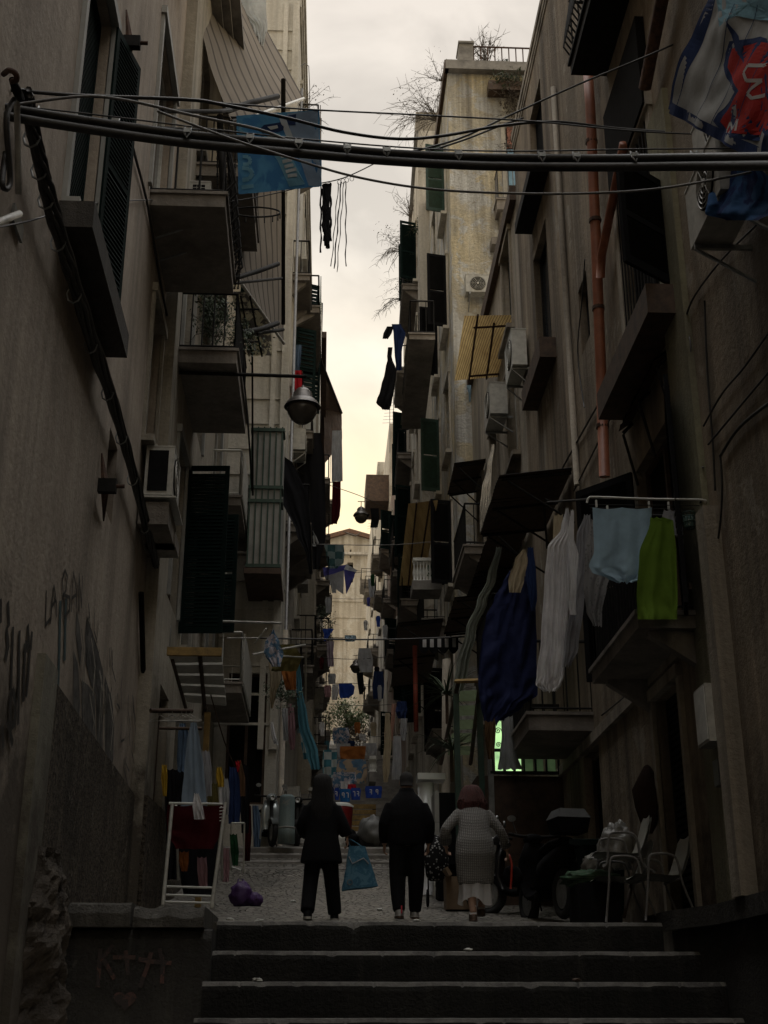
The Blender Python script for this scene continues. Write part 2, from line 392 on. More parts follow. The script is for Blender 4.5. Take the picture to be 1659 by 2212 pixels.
M['cobble'] = cobble()
g = MB()
def gfn(u, v):
    Y = 12.35 + v*158; X = -9+u*20
    return (X, Y, gz(Y) + (noise.noise(V((X*1.7, Y*1.7, 3)))*.03 if Y < 40 else 0))
ys = [12.42+(.25*i) for i in range(46)] + [25.6, 30, 40, 50, 65, 80, 95, 110, 125, 170]
k0 = 0; xs = [-9+.25*i for i in range(81)]
for Y in ys:
    for X in xs: g.v.append(V((X, Y, gz(Y) + noise.noise(V((X*1.7, Y*1.7, 3)))*.025*(1 if Y < 23.6 else 0))))
for j in range(len(ys)-1):
    for i in range(len(xs)-1):
        a = j*len(xs)+i; g.f.append((a, a+1, a+len(xs)+1, a+len(xs))); g.m.append(0)
struct(g.build('street', M['cobble'], None, True, (0, 0, 0)))
# stairs up to the landing: worn basalt slabs, each with its own chipped nosing
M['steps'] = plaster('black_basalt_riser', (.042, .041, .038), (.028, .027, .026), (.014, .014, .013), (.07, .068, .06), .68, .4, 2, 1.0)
M['nosing'] = plaster('worn_skylit_nosing', (.26, .25, .23), (.10, .095, .09), (.05, .048, .045), (.24, .23, .2), .62, .2, 5, .8)  # worn pale edge, its colour also painting the sky light along the bevel
st = MB()
STEPS = [(12.0, .772, -.93, 3.10), (11.62, .505, -.95, 3.34), (11.24, .247, -.97, 3.47), (10.86, -.034, -.99, 3.58), (10.48, -.30, -1.0, 3.6), (10.1, -.57, -1.0, 3.6), (9.72, -.84, -1.0, 3.6), (9.34, -1.1, -1.0, 3.6), (8.96, -1.36, -1, 3.6)]
for i, (Y, z, x0, x1) in enumerate(STEPS):
    zb = STEPS[i+1][1]-.02 if i+1 < len(STEPS) else -1.7
    n = 260; back = Y+.46; jn = {int(n*(q+.5+.25*math.sin(i*5+q*3))/5) for q in range(5)}
    def ring(x, kk=0):
        c = (.016 if kk in jn else 0) + noise.noise(V((x*2.3, i*7.1, 0)))*.012 + max(0, noise.noise(V((x*5.1, i*3.3, 9)))-.32)*.07
        e = noise.noise(V((x*.8, i*2.1, 4)))*.008
        y0 = Y+e; r = .016
        return [(x, y0+.012, zb), (x, y0+c*.3, z-.07-c), (x, y0+.006+c*.5, z-.036-c*.8), (x, y0+.032+c, z-.006-c*.5), (x, y0+.07+c, z-c*.1), (x, y0+.22, z-.008+e), (x, back, z+.004), (x, back, zb)]
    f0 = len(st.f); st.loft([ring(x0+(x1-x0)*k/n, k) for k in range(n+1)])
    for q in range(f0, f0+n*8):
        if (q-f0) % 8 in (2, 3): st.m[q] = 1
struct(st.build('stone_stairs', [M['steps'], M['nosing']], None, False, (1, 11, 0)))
lo = MB(); lo.grid(lambda u, v: (-8+18*u, -20+29.2*v, -1.66+.02*noise.noise(V((u*40, v*40, 0)))), 40, 60)
struct(lo.build('lower_pavement', M['basalt'], None, True, (0, 0, -1.7)))
# upper flight where the street narrows
up = MB()
for i in range(4):
    Y = 24.15+i*.36; z = gz(24.0)+.165*(i+1); n = 40
    up.loft([[(x, Y+.004, z-.4), (x, Y, z-.03), (x, Y+.025, z - .006*abs(noise.noise(V((x*4, i, 0))))), (x, Y+.42, z), (x, Y+.42, z-.4)] for x in [-1.9+5.4*k/n for k in range(n+1)]])
struct(up.build('upper_steps', M['concrete'], None, False, (1, 24, 2)))
for j, (Y0, k) in enumerate(((34, 7), (44, 8), (58, 8), (74, 8))):
    fl = MB(); s = 0
    for i in range(k):
        z = gz(Y0)+.17*(i+1)+.03; Y = Y0+i*.5; fl.box(-1.2, 4.4, Y, Y+.56+.5*k-.5*i, z-.3, z)
    struct(fl.build('far_steps', M['concrete'], None, False, (1, Y0, gz(Y0))))
# left parapet block of the stairs with its slab
t = thing('stair_parapet', 'dark rendered block left of the stairs with chipped slab, pink chalk cross and heart', 'parapet', (-1.6, 11.5, -1.6))
M['coping'] = plaster('dark_weathered_slab', (.15, .14, .125), (.10, .095, .085), (.04, .037, .032), (.2, .19, .17), .6, .5, 3, 1., fine_amt=.6)
mb = MB()
def chip(x0, x1, y0, y1, z0, z1, nn, amp, seed):
    rings = []
    for k in range(nn+1):
        x = x0+(x1-x0)*k/nn
        c = abs(noise.noise(V((x*3.1, seed, 0))))*amp + max(0, noise.noise(V((x*9, seed, 5))))*amp*.8
        rings.append([(x, y0, z0), (x, y0-.006+c*.2, z1-.09-c*.4), (x, y0+.03+c, z1-.02-c*.6), (x, y0+.09+c, z1-c*.35), (x, y1, z1), (x, y1, z0)])
    return rings
mb.loft(chip(-3.0, -.93, 11.5, 13.0, -1.75, .68, 50, .02, 1)); mb.build('block', M['basalt'], t)
s1 = MB(); s1.loft(chip(-2.36, -1.62, 11.40, 13.05, .685, .885, 30, .012, 3)); s1.loft(chip(-1.60, -1.00, 11.44, 13.05, .685, .865, 40, .085, 6)); s1.build('coping', M['coping'], t)
fp = front(11.49)
def strokes(name, fr, mat, parent, sk, w_, o_=.004, label=None):
    mb = MB()
    kk = 0
    for pts in sk:
        q = [fr.P(*fr.hit(x, y), o_) for x, y in pts]
        for a, b in zip(q, q[1:]):
            kk += 1; a = a+fr.n*kk*.0006; b = b+fr.n*kk*.0006
            d = (b-a); nr = d.cross(fr.n)
            if nr.length < 1e-6: continue
            nr = nr.normalized()*w_/2; e = d.normalized()*w_*.3; mb.face(a-e-nr, b+e-nr, b+e+nr, a-e+nr)
    o = mb.build(name, mat, parent)
    if label: o['label'] = label
    return o
M['chalk'] = plaster('pink_chalk', (.17, .085, .075), (.09, .06, .055), (.05, .045, .04), (.06, .05, .05), .5, .3, 6)
strokes('chalk_mark', fp, M['chalk'], t, [[(217, 2052), (211, 2130)], [(243, 2043), (222, 2070), (246, 2112)], [(272, 2056), (277, 2104)], [(247, 2068), (290, 2068)],
    [(302, 2072), (330, 2078)], [(326, 2060), (318, 2090), (303, 2130)], [(345, 2052), (352, 2078), (350, 2122)], [(330, 2077), (368, 2080)]], .035)
hb = MB(); pts = []
for k in range(28):
    a = 2*math.pi*k/28; pts.append((270+25*(math.sin(a)**3), 2160-22*(13*math.cos(a)-5*math.cos(2*a)-2*math.cos(3*a)-math.cos(4*a))/16*1.05))
hb.face(*[fp.P(*fp.hit(x, y), .004) for x, y in pts]); hb.build('heart', M['chalk'], t)
# right parapet
t = thing('stair_parapet', 'dark stone parapet slab angling out at the right beneath the white chairs', 'parapet', (3.6, 11.3, -1.6))
rp = MB()
q = [(3.11, 12.02), (3.34, 11.15), (3.37, 8.6), (5.2, 8.6), (5.2, 12.8), (3.11, 12.8)]
rp.loft([[(x, y, .70) for x, y in q], [(x, y, .865) for x, y in q], ]); rp.build('coping', M['basalt'], t)
rw = MB(); q2 = [(3.20, 12.06), (3.41, 11.28), (3.43, 8.9), (5.2, 8.9), (5.2, 12.8), (3.2, 12.8)]
rw.loft([[(x, y, -1.75) for x, y in q2], [(x, y, .698) for x, y in q2]]); rw.build('block', M['basalt'], t)
# rubble pier at the left edge of the frame
rk = MB()
def rub(u, v):
    z = -1.7+2.95*v; e = .16+.10*noise.noise(V((u*5, v*9, 1)))+.10*noise.noise(V((u*14, v*22, 6)))+.05*noise.noise(V((u*40, v*60, 2)))
    a = -math.pi*.55+u*math.pi*1.1; r = (.50+e)*(1-.45*v*v)
    return (-2.50+math.sin(a)*r*.9+.05*math.sin(v*9), 10.9-math.cos(a)*r, z)
rk.grid(rub, 44, 80)
tag(rk.build('rubble_pier', plaster('rubble', (.13, .11, .09), (.06, .05, .042), (.02, .018, .016), (.2, .17, .14), .6, .3, 3, 1.), None, False), 'crumbling rubble masonry pier at the left foot of the beige wall', 'masonry')

# ================================================================ left buildings
FL1, FL2, FL3 = side(-2.2, -.0135, 1), side(-2.25, 0, 1), side(-1.12, .006, 1)
FL4, FL5 = side(-.42, 0, 1), side(-.30, .0, 1)
A = Bldg('beige stained building with graffiti and a cable bundle at the left', FL1, -16, 16.3, -1.8, 19.5, 8, M['left'])
A.win(9.35, 10.65, 6.5, 9.6, 'closed', M['white'], surround=M['panel'], open_=(None, 14), step=.055)
A.win(13.9, 15.6, 9.95, 12.7, 'glass', M['white'], surround=M['panel'], sill=False)
A.win(15.0, 16.1, 6.9, 9.0, 'closed', M['green'], surround=M['left2'])
A.win(12.6, 13.2, 5.0, 5.9, 'dark', M['brownw'], sill=False)
A.win(9.6, 10.9, 11.6, 14.2, 'glass', surround=M['panel']); A.win(13.9, 15.3, 14.6, 17, 'glass')
for q in (-8, -4, 0, 4): A.win(q, q+1.2, 5.5, 7.8); A.win(q, q+1.2, 10, 12.3); A.win(q, q+1.2, 14.5, 16.8)
M['darkslab'] = plaster('dark_slab', (.085, .078, .07), (.06, .055, .05), (.03, .027, .025), (.12, .11, .1), .64, .4)
A.part('window_ledge', MB().fb(FL1, 9.2, 11.5, 6.16, 6.42, -.02, .30), M['darkslab'])
A.balcony(14.05, 16.2, 9.95, .98, .18, mat=M['slab'], bulge=.16, sp=.24, corbel=False, rr=.016)
A.part('ledge', MB().fb(FL1, 15.7, 16.28, 5.7, 5.86, -.02, .42), M['slab'])
# damp rough plinth with its sloping top and a pale pilaster
pl = MB(); pl.hexa([FL1.P(10.75, -1.6, 0), FL1.P(16.29, -1.6, 0), FL1.P(16.29, -1.6, .06), FL1.P(10.75, -1.6, .06), FL1.P(10.75, 2.62, 0), FL1.P(16.29, 2.55, 0), FL1.P(16.29, 2.55, .06), FL1.P(10.75, 2.62, .06)])
M['plinth'] = plaster('rough_dark_stucco', (.24, .195, .145), (.11, .09, .068), (.018, .015, .012), (.34, .29, .23), .60, .3, 1.6, 1.0, fine_amt=1., bdist=.12)
A.part('plinth', pl, M['plinth'])
A.part('pilaster', MB().fb(FL1, 10.15, 10.72, -.5, 2.72, -.01, .07), plaster('pale_lime_render', (.27, .26, .21), (.22, .21, .17), (.1, .09, .07), None, .6, .5, low=(.9, 1.6, (.07, .06, .05))))
A.part('old_frieze', MB().fb(FL1, 6, 16.29, 16.6, 16.9, -.01, .12), M['left2'])
A.cornice(.5, .45); A.finish()
M['spray'] = simple('black_spray_paint', (.035, .03, .028), .6, 0, .3, 20, 0); M['sprayb'] = simple('teal_spray_paint', (.07, .12, .13), .6, 0, .4, 20, 0)
strokes('graffiti_letters', FL1, M['spray'], A.t, [[(149, 1864*.6636+5), (150, 1400*.6636*1.0+330)]] if False else [
    [(99, 1240+38), (97, 1350), (108, 1336)], [(108, 1345), (111, 1298), (115, 1266), (120, 1300), (121, 1330)], [(109, 1312), (118, 1296)],
    [(133, 1250), (136, 1334)], [(133, 1250), (138, 1232), (143, 1245), (140, 1275), (135, 1285)], [(135, 1285), (147, 1290), (147, 1318), (136, 1334)],
    [(151, 1320), (153, 1270), (156, 1237), (161, 1275), (161, 1312)], [(152, 1292), (160, 1285)],
    [(166, 1318), (167, 1240)], [(167, 1240), (172, 1310)], [(172, 1312), (174, 1246)]], .035, label='thin black handwritten letters LA BAN sprayed on the beige wall')
def blob(pts): return [FL1.P(*FL1.hit(x, y), .004) for x, y in pts]
mu = MB()
for p in ([(165, 1318), (171, 1350), (176, 1400), (172, 1440), (166, 1400), (163, 1365)], [(187, 1330), (210, 1400), (222, 1450), (221, 1625), (210, 1640), (206, 1500), (196, 1480), (184, 1430), (183, 1370)],
          [(158, 1405), (168, 1435), (172, 1520), (168, 1585), (157, 1540)], [(176, 1470), (190, 1480), (204, 1500), (206, 1640), (192, 1620), (176, 1580)],
          [(226, 1460), (238, 1500), (246, 1560), (244, 1640), (236, 1690), (226, 1640)], [(176, 1592), (205, 1648), (214, 1690), (190, 1640)]): mu.face(*blob(p))
mu.build('mural_letters', simple('faded_black_paint', (.11, .10, .088), .9, 0, .6, 6, .3), A.t)['label'] = 'large dark block letters painted above the sloping plinth'
for s_ in ([[(178, 1400), (176, 1450), (172, 1660*.99)], [(214, 1460), (209, 1560), (206, 1650)], [(224, 1480), (220, 1560), (222, 1660)]]): strokes('mural_outline', FL1, M['left2'], A.t, [s_], .03, .028)
strokes('graffiti_streak', FL1, M['sprayb'], A.t, [[(129, 1305), (127, 1400), (124, 1480)], [(141, 1300), (138, 1420)]], .10, .005)
rg = random.Random(4); sk = []
for _ in range(34):
    x = rg.uniform(182, 298); y = 1330+(x-182)*2.2+rg.uniform(-70, 130); sk.append([(x, y), (x+rg.uniform(-3, 4), y+rg.uniform(12, 40)), (x+rg.uniform(-4, 7), y+rg.uniform(30, 70))])
for q_, s_ in enumerate(sk): strokes('graffiti_scrawl', FL1, M['spray'], A.t, [s_], .03, .011+.0004*q_)
for s_ in ([[(168, 1360), (174, 1420), (170, 1480)], [(190, 1380), (198, 1440), (193, 1500)], [(208, 1450), (216, 1500), (211, 1560)], [(228, 1500), (238, 1560), (232, 1620)], [(186, 1500), (196, 1560), (190, 1600)]]): strokes('graffiti_curl', FL1, M['left2'], A.t, [s_], .035, .035)
# block letters ITE and D cut by the left edge
strokes('graffiti_letters', FL1, M['spray'], A.t, [[(0, 1300), (0, 1340)], [(16, 1305), (18, 1348)], [(13, 1360), (16, 1395), (11, 1420)], [(26, 1360), (22, 1480)], [(40, 1368), (38, 1500)], [(58, 1355), (60, 1394)],
    [(54, 1390), (50, 1440)], [(50, 1400), (56, 1400)], [(50, 1440), (48, 1510)], [(66, 1370), (64, 1398)], [(62, 1400), (58, 1460), (54, 1500)],
    [(22, 1492), (18, 1520), (20, 1570), (28, 1560), (30, 1520), (24, 1492)], [(36, 1480), (35, 1560)], [(12, 1560), (22, 1605)], [(0, 1570), (2, 1610)]], .07, .004, label='thick stencilled letters in worn black paint at the left edge')

B = Bldg('grey ochre building with green shutters and stacked balconies behind the beige one', FL2, 16.3, 26.0, 0, 17.2, 7, M['left2'])
B.win(17.3, 18.5, 5.5, 8.0, 'dark', M['brownw'], surround=M['panel'], sill=False)
lf = MB(); leaf(lf, FL2.P(18.7, 5.35, .02), (1, -.05, 0), .66, 2.75, step=.06); B.part('shutter', lf, M['green'])
lf = MB(); leaf(lf, FL2.P(20.6, 5.9, .02), (1, -.1, 0), .70, 2.1, step=.06); B.part('shutter', lf, M['green'])
B.win(18.9, 20.3, 5.2, 7.7, 'closed', M['green'], surround=M['cream']); B.win(17.0, 18.2, 9.15, 11.7, 'glass', surround=M['panel'], sill=False)
B.win(19.4, 20.6, 9.15, 11.6, 'glass', surround=M['panel'], sill=False)
B.win(23.0, 24.2, 9.2, 11.6, 'glass', surround=M['panel'], sill=False); B.win(23.3, 24.6, 5.9, 8.2, 'glass', surround=M['panel'], sill=False)
B.win(17.2, 18.2, 2.0, 4.2, 'dark', M['brownw'], sill=False); B.win(20.5, 21.5, 2.0, 4.2, 'dark', M['brownw'], sill=False)
B.win(17.4, 18.6, 13.2, 15.6); B.win(21.5, 22.7, 13.2, 15.6)
B.balcony(16.75, 19.2, 9.12, .86, .2, corbel=False, sp=.16, mat=M['slab'])
B.balcony(22.7, 25.3, 9.2, .58, .16, rmat=M['white'], fascia=M['offwhite'], mat=M['slab'], sp=.2, corbel=False)
B.balcony(23.0, 25.6, at(517, 1478, 23).z, .72, .16, rmat=M['white'], fascia=M['offwhite'], mat=M['slab'], sp=.25, corbel=False)
B.balcony(17.4, 19.6, 12.9, .9, .2, corbel=False); B.cornice(.4, .5)
B.part('plinth', MB().hexa([FL2.P(16.32, 0.2, 0), FL2.P(20, 0.2, 0), FL2.P(20, 0.2, .05), FL2.P(16.32, 0.2, .05), FL2.P(16.32, 2.55, 0), FL2.P(20, 2.7, 0), FL2.P(20, 2.7, .05), FL2.P(16.32, 2.55, .05)]), M['plinth']); B.finish()

# L3: tall pale building that narrows the street, its near face looks down the street
FN3 = front(26.0)
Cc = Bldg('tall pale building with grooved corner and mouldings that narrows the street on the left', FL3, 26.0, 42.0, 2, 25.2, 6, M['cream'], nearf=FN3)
gr = MB()
for k in range(30):
    z = 5.5+.62*k; gr.fb(FN3, -2.3, -.99, z, z+.05, -.01, .035)
gr.fb(FN3, -1.36, -1.24, 5, 24.4, -.01, .07); gr.fb(FN3, -1.12, -.96, 5, 24.4, -.01, .10)
Cc.part('wall_moulding', gr, M['cream'])
pn = MB()
for k in range(6): pn.fb(FN3, -1.62+.125*k, -1.62+.125*k+.03, 8.35, 11.4, 1.5, 1.83)
for z in (8.30, 9.7, 10.0, 11.3): pn.fb(FN3, -1.64, -.93, z, z+.07, 1.4, 1.84)
Cc.part('panel_frame', pn, M['greenb']); Cc.part('cladding', MB().fb(FN3, -1.60, -.97, 8.36, 11.35, 0, 1.80), M['panel'])
Cc.part('box_floor', MB().fb(FN3, -1.66, -.92, 8.16, 8.28, 0, 1.86), M['brownw'])
Cc.win(-2.0, -1.2, 3.9, 6.6, 'dark', M['brownw'], nearf=FN3, sill=False)
Cc.win(-2.15, -1.6, 14.9, 16.6, 'closed', M['green'], nearf=FN3, sill=True); Cc.win(-2.15, -1.6, 18.6, 20.3, 'glass', nearf=FN3)
for (a0, z, st) in ((27.3, 6.6, 'glass'), (30.5, 6.6, 'closed'), (27.3, 10.4, 'closed'), (30.5, 10.4, 'glass'), (34.5, 10.4, 'glass'), (38.5, 10.4, 'closed'), (34.5, 14, 'closed'), (38, 14, 'glass'),
                    (27.3, 14.0, 'glass'), (30.5, 14.0, 'closed'), (27.3, 17.6, 'closed'), (31, 17.6, 'glass'), (35, 17.6, 'glass'), (39, 17.6, 'closed'), (28, 21.2, 'glass'), (33, 21.2, 'closed'), (38, 21.2, 'glass')):
    Cc.win(a0, a0+1.1, z, z+2.2, st, surround=M['cream'], open_=(None, 70) if st == 'glass' and z > 12 else None, step=.12)
for (a0, a1, z, o, fa) in ((27, 30.4, 10.3, .55, None), (30, 33, 14.0, .5, None), (29.6, 32.4, 17.5, .62, M['greenb']), (33.5, 36.5, 19.2, .5, None), (27.2, 29.2, 21.2, .55, M['brownw']), (35, 38, 14.2, .6, M['offwhite']), (37, 40.5, 10.2, .6, None), (27, 30, 6.5, .45, None), (32, 35, 8.3, .6, None)):
    Cc.balcony(a0, a1, z, o, .16, fascia=fa, sp=.2, mat=M['slab'])
Cc.balcony(26.6, 28.2, 16.6, .42, .13, rmat=M['iron'], sp=.15)
Cc.cornice(1.0, .14, M['cream']); Cc.finish()
D_ = Bldg('dark eaved building with a boxed white veranda below its roof on the left', FL4, 42.0, 55.0, 5, 23.2, 6, M['left2'], nearf=front(42.0))
vb = MB().fb(FL4, 42.02, 44.5, 19.4, 22.0, .0, .05); D_.part('veranda', vb, M['white'])
ev = MB().fb(FL4, 41.4, 55, 23.2, 23.45, -2.5, .25); ev.fb(front(42.0), -2.2, -.43, 22.2, 23.19, 0, .5); D_.part('eave', ev, M['brownw'])
D_.part('veranda_window', MB().fb(front(42.0), -1.35, -.5, 19.2, 22.0, 0, .06), M['white'])
for a0 in (43, 46, 49, 52):
    for z in (8.6, 12, 15.4, 18.8): D_.win(a0, a0+1.2, z, z+2.1, 'closed' if (a0+z) % 2 < 1 else 'glass', surround=M['left2'], step=.16)
for (a0, a1, z, o) in ((43, 46, 18.2, .45), (45.8, 49, 15.2, .5), (42.6, 45.6, 11.8, .55), (49, 52, 11.8, .5), (50, 53.4, 18.6, .5), (43, 46, 8.4, .5)): D_.balcony(a0, a1, z, o, .16, sp=.25, fascia=M['greenb'] if a0 < 43.5 and z > 18 else None)
D_.finish()
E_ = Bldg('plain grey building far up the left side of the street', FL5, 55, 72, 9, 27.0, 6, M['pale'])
for a0 in (56.5, 60, 63.5, 67):
    for z in (12.5, 16, 19.5, 23): E_.win(a0, a0+1.2, z, z+2, 'glass', step=.3)
for a0, z in ((57, 16), (61, 19.5), (66, 16), (61, 12.6), (57, 23)): E_.balcony(a0, a0+2.8, z, .55, .15, sp=.3)
E_.finish()
F_ = Bldg('low pale house farthest up the left side before the tower', side(-.2, 0, 1), 72, 100, 13, 25.5, 6, M['cream'])
for a0 in (74, 79, 84, 90):
    for z in (17, 21): F_.win(a0, a0+1.3, z, z+2, 'glass')
F_.balcony(74, 77, 21, .6); F_.balcony(84, 87, 17.4, .6); F_.finish()

# ================================================================ right buildings
FR1, FR1b, FR2 = side(3.42, .004, -1), side(3.42, .004, -1), side(3.12, 0, -1)
FR3, FR4, FR5 = side(2.78-.025*35, .025, -1), side(3.32, 0, -1), side(3.42, .0, -1)
G = Bldg('brown ochre weathered building with the terracotta drainpipe at the right', FR1, -16, 20.4, -1.8, 16.0, 8, M['right'])
G.win(11.35, 12.9, 6.85, 9.25, 'dark', M['iron'], surround=M['right2'], sw=.16)
lf = MB(); leaf(lf, FR1.P(11.0, 6.85, .03), (-.58, -.43, 0), .72, 1.25, step=.055); G.part('shutter', lf, M['black'])
G.part('rolled_blind', MB().fb(FR1, 11.2, 12.95, 9.3, 10.5, -.02, .10), M['dark'])
mbg = MB()
for k in range(12): mbg.tube([FR1.P(11.4+.13*k, 7.2, .04), FR1.P(11.4+.13*k, 9.2, .04)], .010, 5)
G.part('window_grille', mbg, M['iron'])
G.part('window_ledge', MB().fb(FR1, 10.85, 13.3, 6.45, 6.78, -.02, .34), M['brownw'])
G.win(11.5, 13.1, 3.42, 5.7, 'dark', M['brownw'], sill=False, open_=(15, 40), leafmat=M['black'], step=.06)
G.win(17.6, 18.9, 9.9, 12.2, 'glass', M['iron'], sill=False); G.part('window_ledge', MB().fb(FR1, 17.3, 19.2, 9.45, 9.8, -.02, .26), M['brownw'])
G.win(14.9, 15.5, 8.5, 9.5, 'dark', M['iron'], sill=False)
G.win(17.4, 18.6, 13.0, 14.9, 'closed', leafmat=M['black']); G.part('window_ledge', MB().fb(FR1, 17.0, 18.9, 12.75, 12.95, -.02, .3), M['iron'])
G.win(12.05, 13.05, .9, 3.05, 'closed', M['iron'], leafmat=M['iron'], surround=M['right2'], sill=False)
G.win(12.4, 13.6, 12.9, 15.1, 'dark', M['iron'], sill=False)
for q in (-8, -4, 0, 4): G.win(q, q+1.2, 5.5, 7.8); G.win(q, q+1.2, 10, 12.3)
G.win(16.0, 17.0, 1.2, 3.2, 'dark', M['brownw'], sill=False)
G.balcony(11.15, 13.3, 3.42, .60, .12, rh=1.0, sp=.12, mat=M['slab'], corbel=True)
G.balcony(10.4, 13.0, 11.35, .46, .16, mat=M['iron'], corbel=False, sp=.1, bulge=.12)
G.balcony(16.2, 18.2, 3.6, .85, .2, mat=M['slab'], corbel=False, sp=.14)
G.part('string_course', MB().fb(FR1, 11.6, 20.3, 3.22, 3.36, -.01, .06), M['right2'])
G.part('door_pier', MB().fb(FR1, 10.6, 11.3, .87, 9.0, -.01, .06), plaster('pale_green_render', (.30, .29, .19), (.24, .22, .15), (.08, .07, .05), None, .6, .5, 1, .4))
G.part('door_jamb', MB().fb(FR1, 10.35, 10.6, .87, 4.2, -.01, .14), M['right2'])
G.cornice(.4, .05, M['right2']); G.finish()
H = Bldg('grey ochre building with air conditioners and the bamboo awning on the right', FR1b, 20.4, 28.5, 0, 14.9, 8, M['right2'])
for a0, z, s in ((21.2, 9.6, 'glass'), (24.0, 9.6, 'closed'), (26.6, 9.4, 'glass'), (21.2, 5.8, 'closed'), (24.4, 5.8, 'glass'), (26.8, 5.8, 'closed'), (22.5, 2.4, 'dark'), (21.3, 12.3, 'closed')):
    H.win(a0, a0+1.1, z, z+2.1, s, surround=M['right2'], step=.1)
H.balcony(20.7, 23.2, 5.7, .7, .18, sp=.15); H.balcony(25.5, 28, 9.3, .6, .16, sp=.15)
H.part('eave', MB().fb(FR1b, 20.42, 28.4, 14.55, 14.88, -.02, .12), M['brownw']); H.finish()
FN2 = front(28.5)
I_ = Bldg('tall peeling yellow building with a plant grown roof terrace on the right', FR2, 28.5, 35.0, 2, 24.68, 8, M['yellow'], nearf=FN2)
hx = lambda x, y: FN2.hit(x, y)
x0, _ = hx(1090, 300); x1, _ = hx(1128, 300); _, zt = hx(1100, 268); _, zb = hx(1100, 372)
I_.win(x0, x1+.5, zb-1.15, zt, 'glass', M['white'], nearf=FN2, surround=M['cream'], sill=False)
bl = MB().fb(FN2, x0+.08, x1+.42, zt-.75, zt-.05, -.1, -.06); I_.part('blind', bl, simple('rose_blind', (.40, .18, .14), .8))
dd = MB().fb(FN2, x0+.08, x0+.5, zb-1.1, zt-.8, -.1, -.06); I_.part('balcony_door', dd, simple('sky_blue_door', (.25, .45, .62), .6))
zsl = hx(1090, 463)[1]
I_.balcony(x0-.35, x1+.9, zb-1.25, .5, .3, rmat=M['greycable'], sp=.13, f=FN2, corbel=True)
I_.part('roof_edge', MB().fb(FN2, 3.05, 11, 24.45, 24.75, -.02, .22), M['concrete'])
I_.part('roof_edge', MB().fb(FR2, 28.3, 35, 24.45, 24.75, -.02, .10), M['brownw'])
I_.part('hood', MB().fb(FN2, hx(1052, 195)[0], 6.6, hx(1100, 212)[1], hx(1100, 193)[1], -.02, .35), M['brownw'])
I_.part('small_shelf', MB().fb(FN2, hx(1058, 540)[0], hx(1090, 540)[0], hx(1070, 545)[1], hx(1070, 530)[1], -.02, .4), M['slab'])
for (a0, z, s) in ((29.6, 20.6, 'closed'), (32.4, 20.6, 'glass'), (29.6, 17, 'closed'), (32.4, 17, 'closed'), (29.6, 13.4, 'glass'), (32.4, 13.4, 'closed'), (29.6, 9.8, 'closed'), (32.4, 9.8, 'glass'), (29.8, 6.2, 'glass'), (32.4, 6.2, 'closed')):
    I_.win(a0, a0+1.05, z, z+2.2, s, surround=M['pale'], open_=(78, None) if s == 'closed' else None, leafmat=M['greenb'] if z in (20.6, 13.4) else M['black'], step=.1)
I_.balcony(29.2, 31.4, 6.1, .6, .15, sp=.2); I_.balcony(32, 34.4, 9.6, .6, .15, sp=.2)
# rooftop terrace
ch = MB().fb(FN2, hx(992, 100)[0], hx(1022, 100)[0], 24.74, hx(1000, 93)[1], -.6, -.02); ch.fb(FN2, hx(990, 100)[0], hx(1024, 100)[0], hx(1000, 93)[1], hx(1000, 93)[1]+.06, -.65, .03); I_.part('chimney', ch, M['concrete'])
rl = MB(); xa, xb = hx(1024, 120)[0], 8.0; zr = hx(1100, 100)[1]
rl.tube([FN2.P(xa, zr, -.06), FN2.P(xb, zr, -.06)], .025)
k = xa
while k < xb: rl.tube([FN2.P(k, 24.7, -.06), FN2.P(k, zr, -.06)], .018, 5); k += .2
I_.part('terrace_railing', rl, M['rust'])
I_.finish()
FN3r = front(35.0)
J = Bldg('weathered building with overgrown balconies beyond the yellow one', FR3, 35, 48, 4, 27.6, 6, M['pale'], nearf=FN3r)
for i, a0 in enumerate((36, 38.8, 41.6, 44.6)):
    for j, z in enumerate((8, 11.6, 15.2, 18.8, 22.4)):
        J.win(a0, a0+1.1, z, z+2.2, 'closed' if (i+j) % 2 else 'glass', surround=M['pale'], open_=(75, 70) if (i*3+j) % 4 == 0 else None, leafmat=M['green'], step=.14)
for (a0, a1, z, o) in ((36, 39, 22.2, .5), (38, 41, 13, .45), (41.5, 44.5, 18.6, .5), (42, 45, 22.3, .5), (36, 38.6, 11.4, .6), (41, 44, 11.4, .55), (44, 47.5, 15, .6)): J.balcony(a0, a1, z, o, .16, sp=.18)
J.bal_px((938, 722), (884, 722), (868, 905), corbel=False, sp=.18)
J.part('terrace_box', MB().fb(FR3, 35.05, 39.0, 27.6, 28.4, -2, .05), M['right2'])
J.cornice(.4, .1); J.finish()
K = Bldg('rose brick building with long windows farther up the right side', FR4, 48, 66, 7, 25.4, 6, M['pink'])
for i, a0 in enumerate((49.5, 53, 57, 61)):
    for j, z in enumerate((11.5, 15, 18.6, 22)): K.win(a0, a0+1.2, z, z+2.1, 'glass' if (i+j) % 2 else 'closed', surround=M['pale'], open_=(70, None) if (i+j) % 3 == 0 else None, step=.2)
for (a0, z) in ((50, 18.4), (54, 14.8), (58, 18.4), (61, 22)): K.balcony(a0, a0+2.8, z, .6, .16, sp=.25)
K.part('rooftop_room', MB().fb(FR4, 49, 53, 25.4, 27.4, -3, -.3), M['concrete']); K.finish()
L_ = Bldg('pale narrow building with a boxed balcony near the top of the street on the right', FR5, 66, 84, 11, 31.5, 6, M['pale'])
for i, a0 in enumerate((68, 72, 76, 80)):
    for j, z in enumerate((15, 18.6, 22.2, 25.8)): L_.win(a0, a0+1.3, z, z+2.1, 'glass' if (i+j) % 2 else 'closed', step=.3)
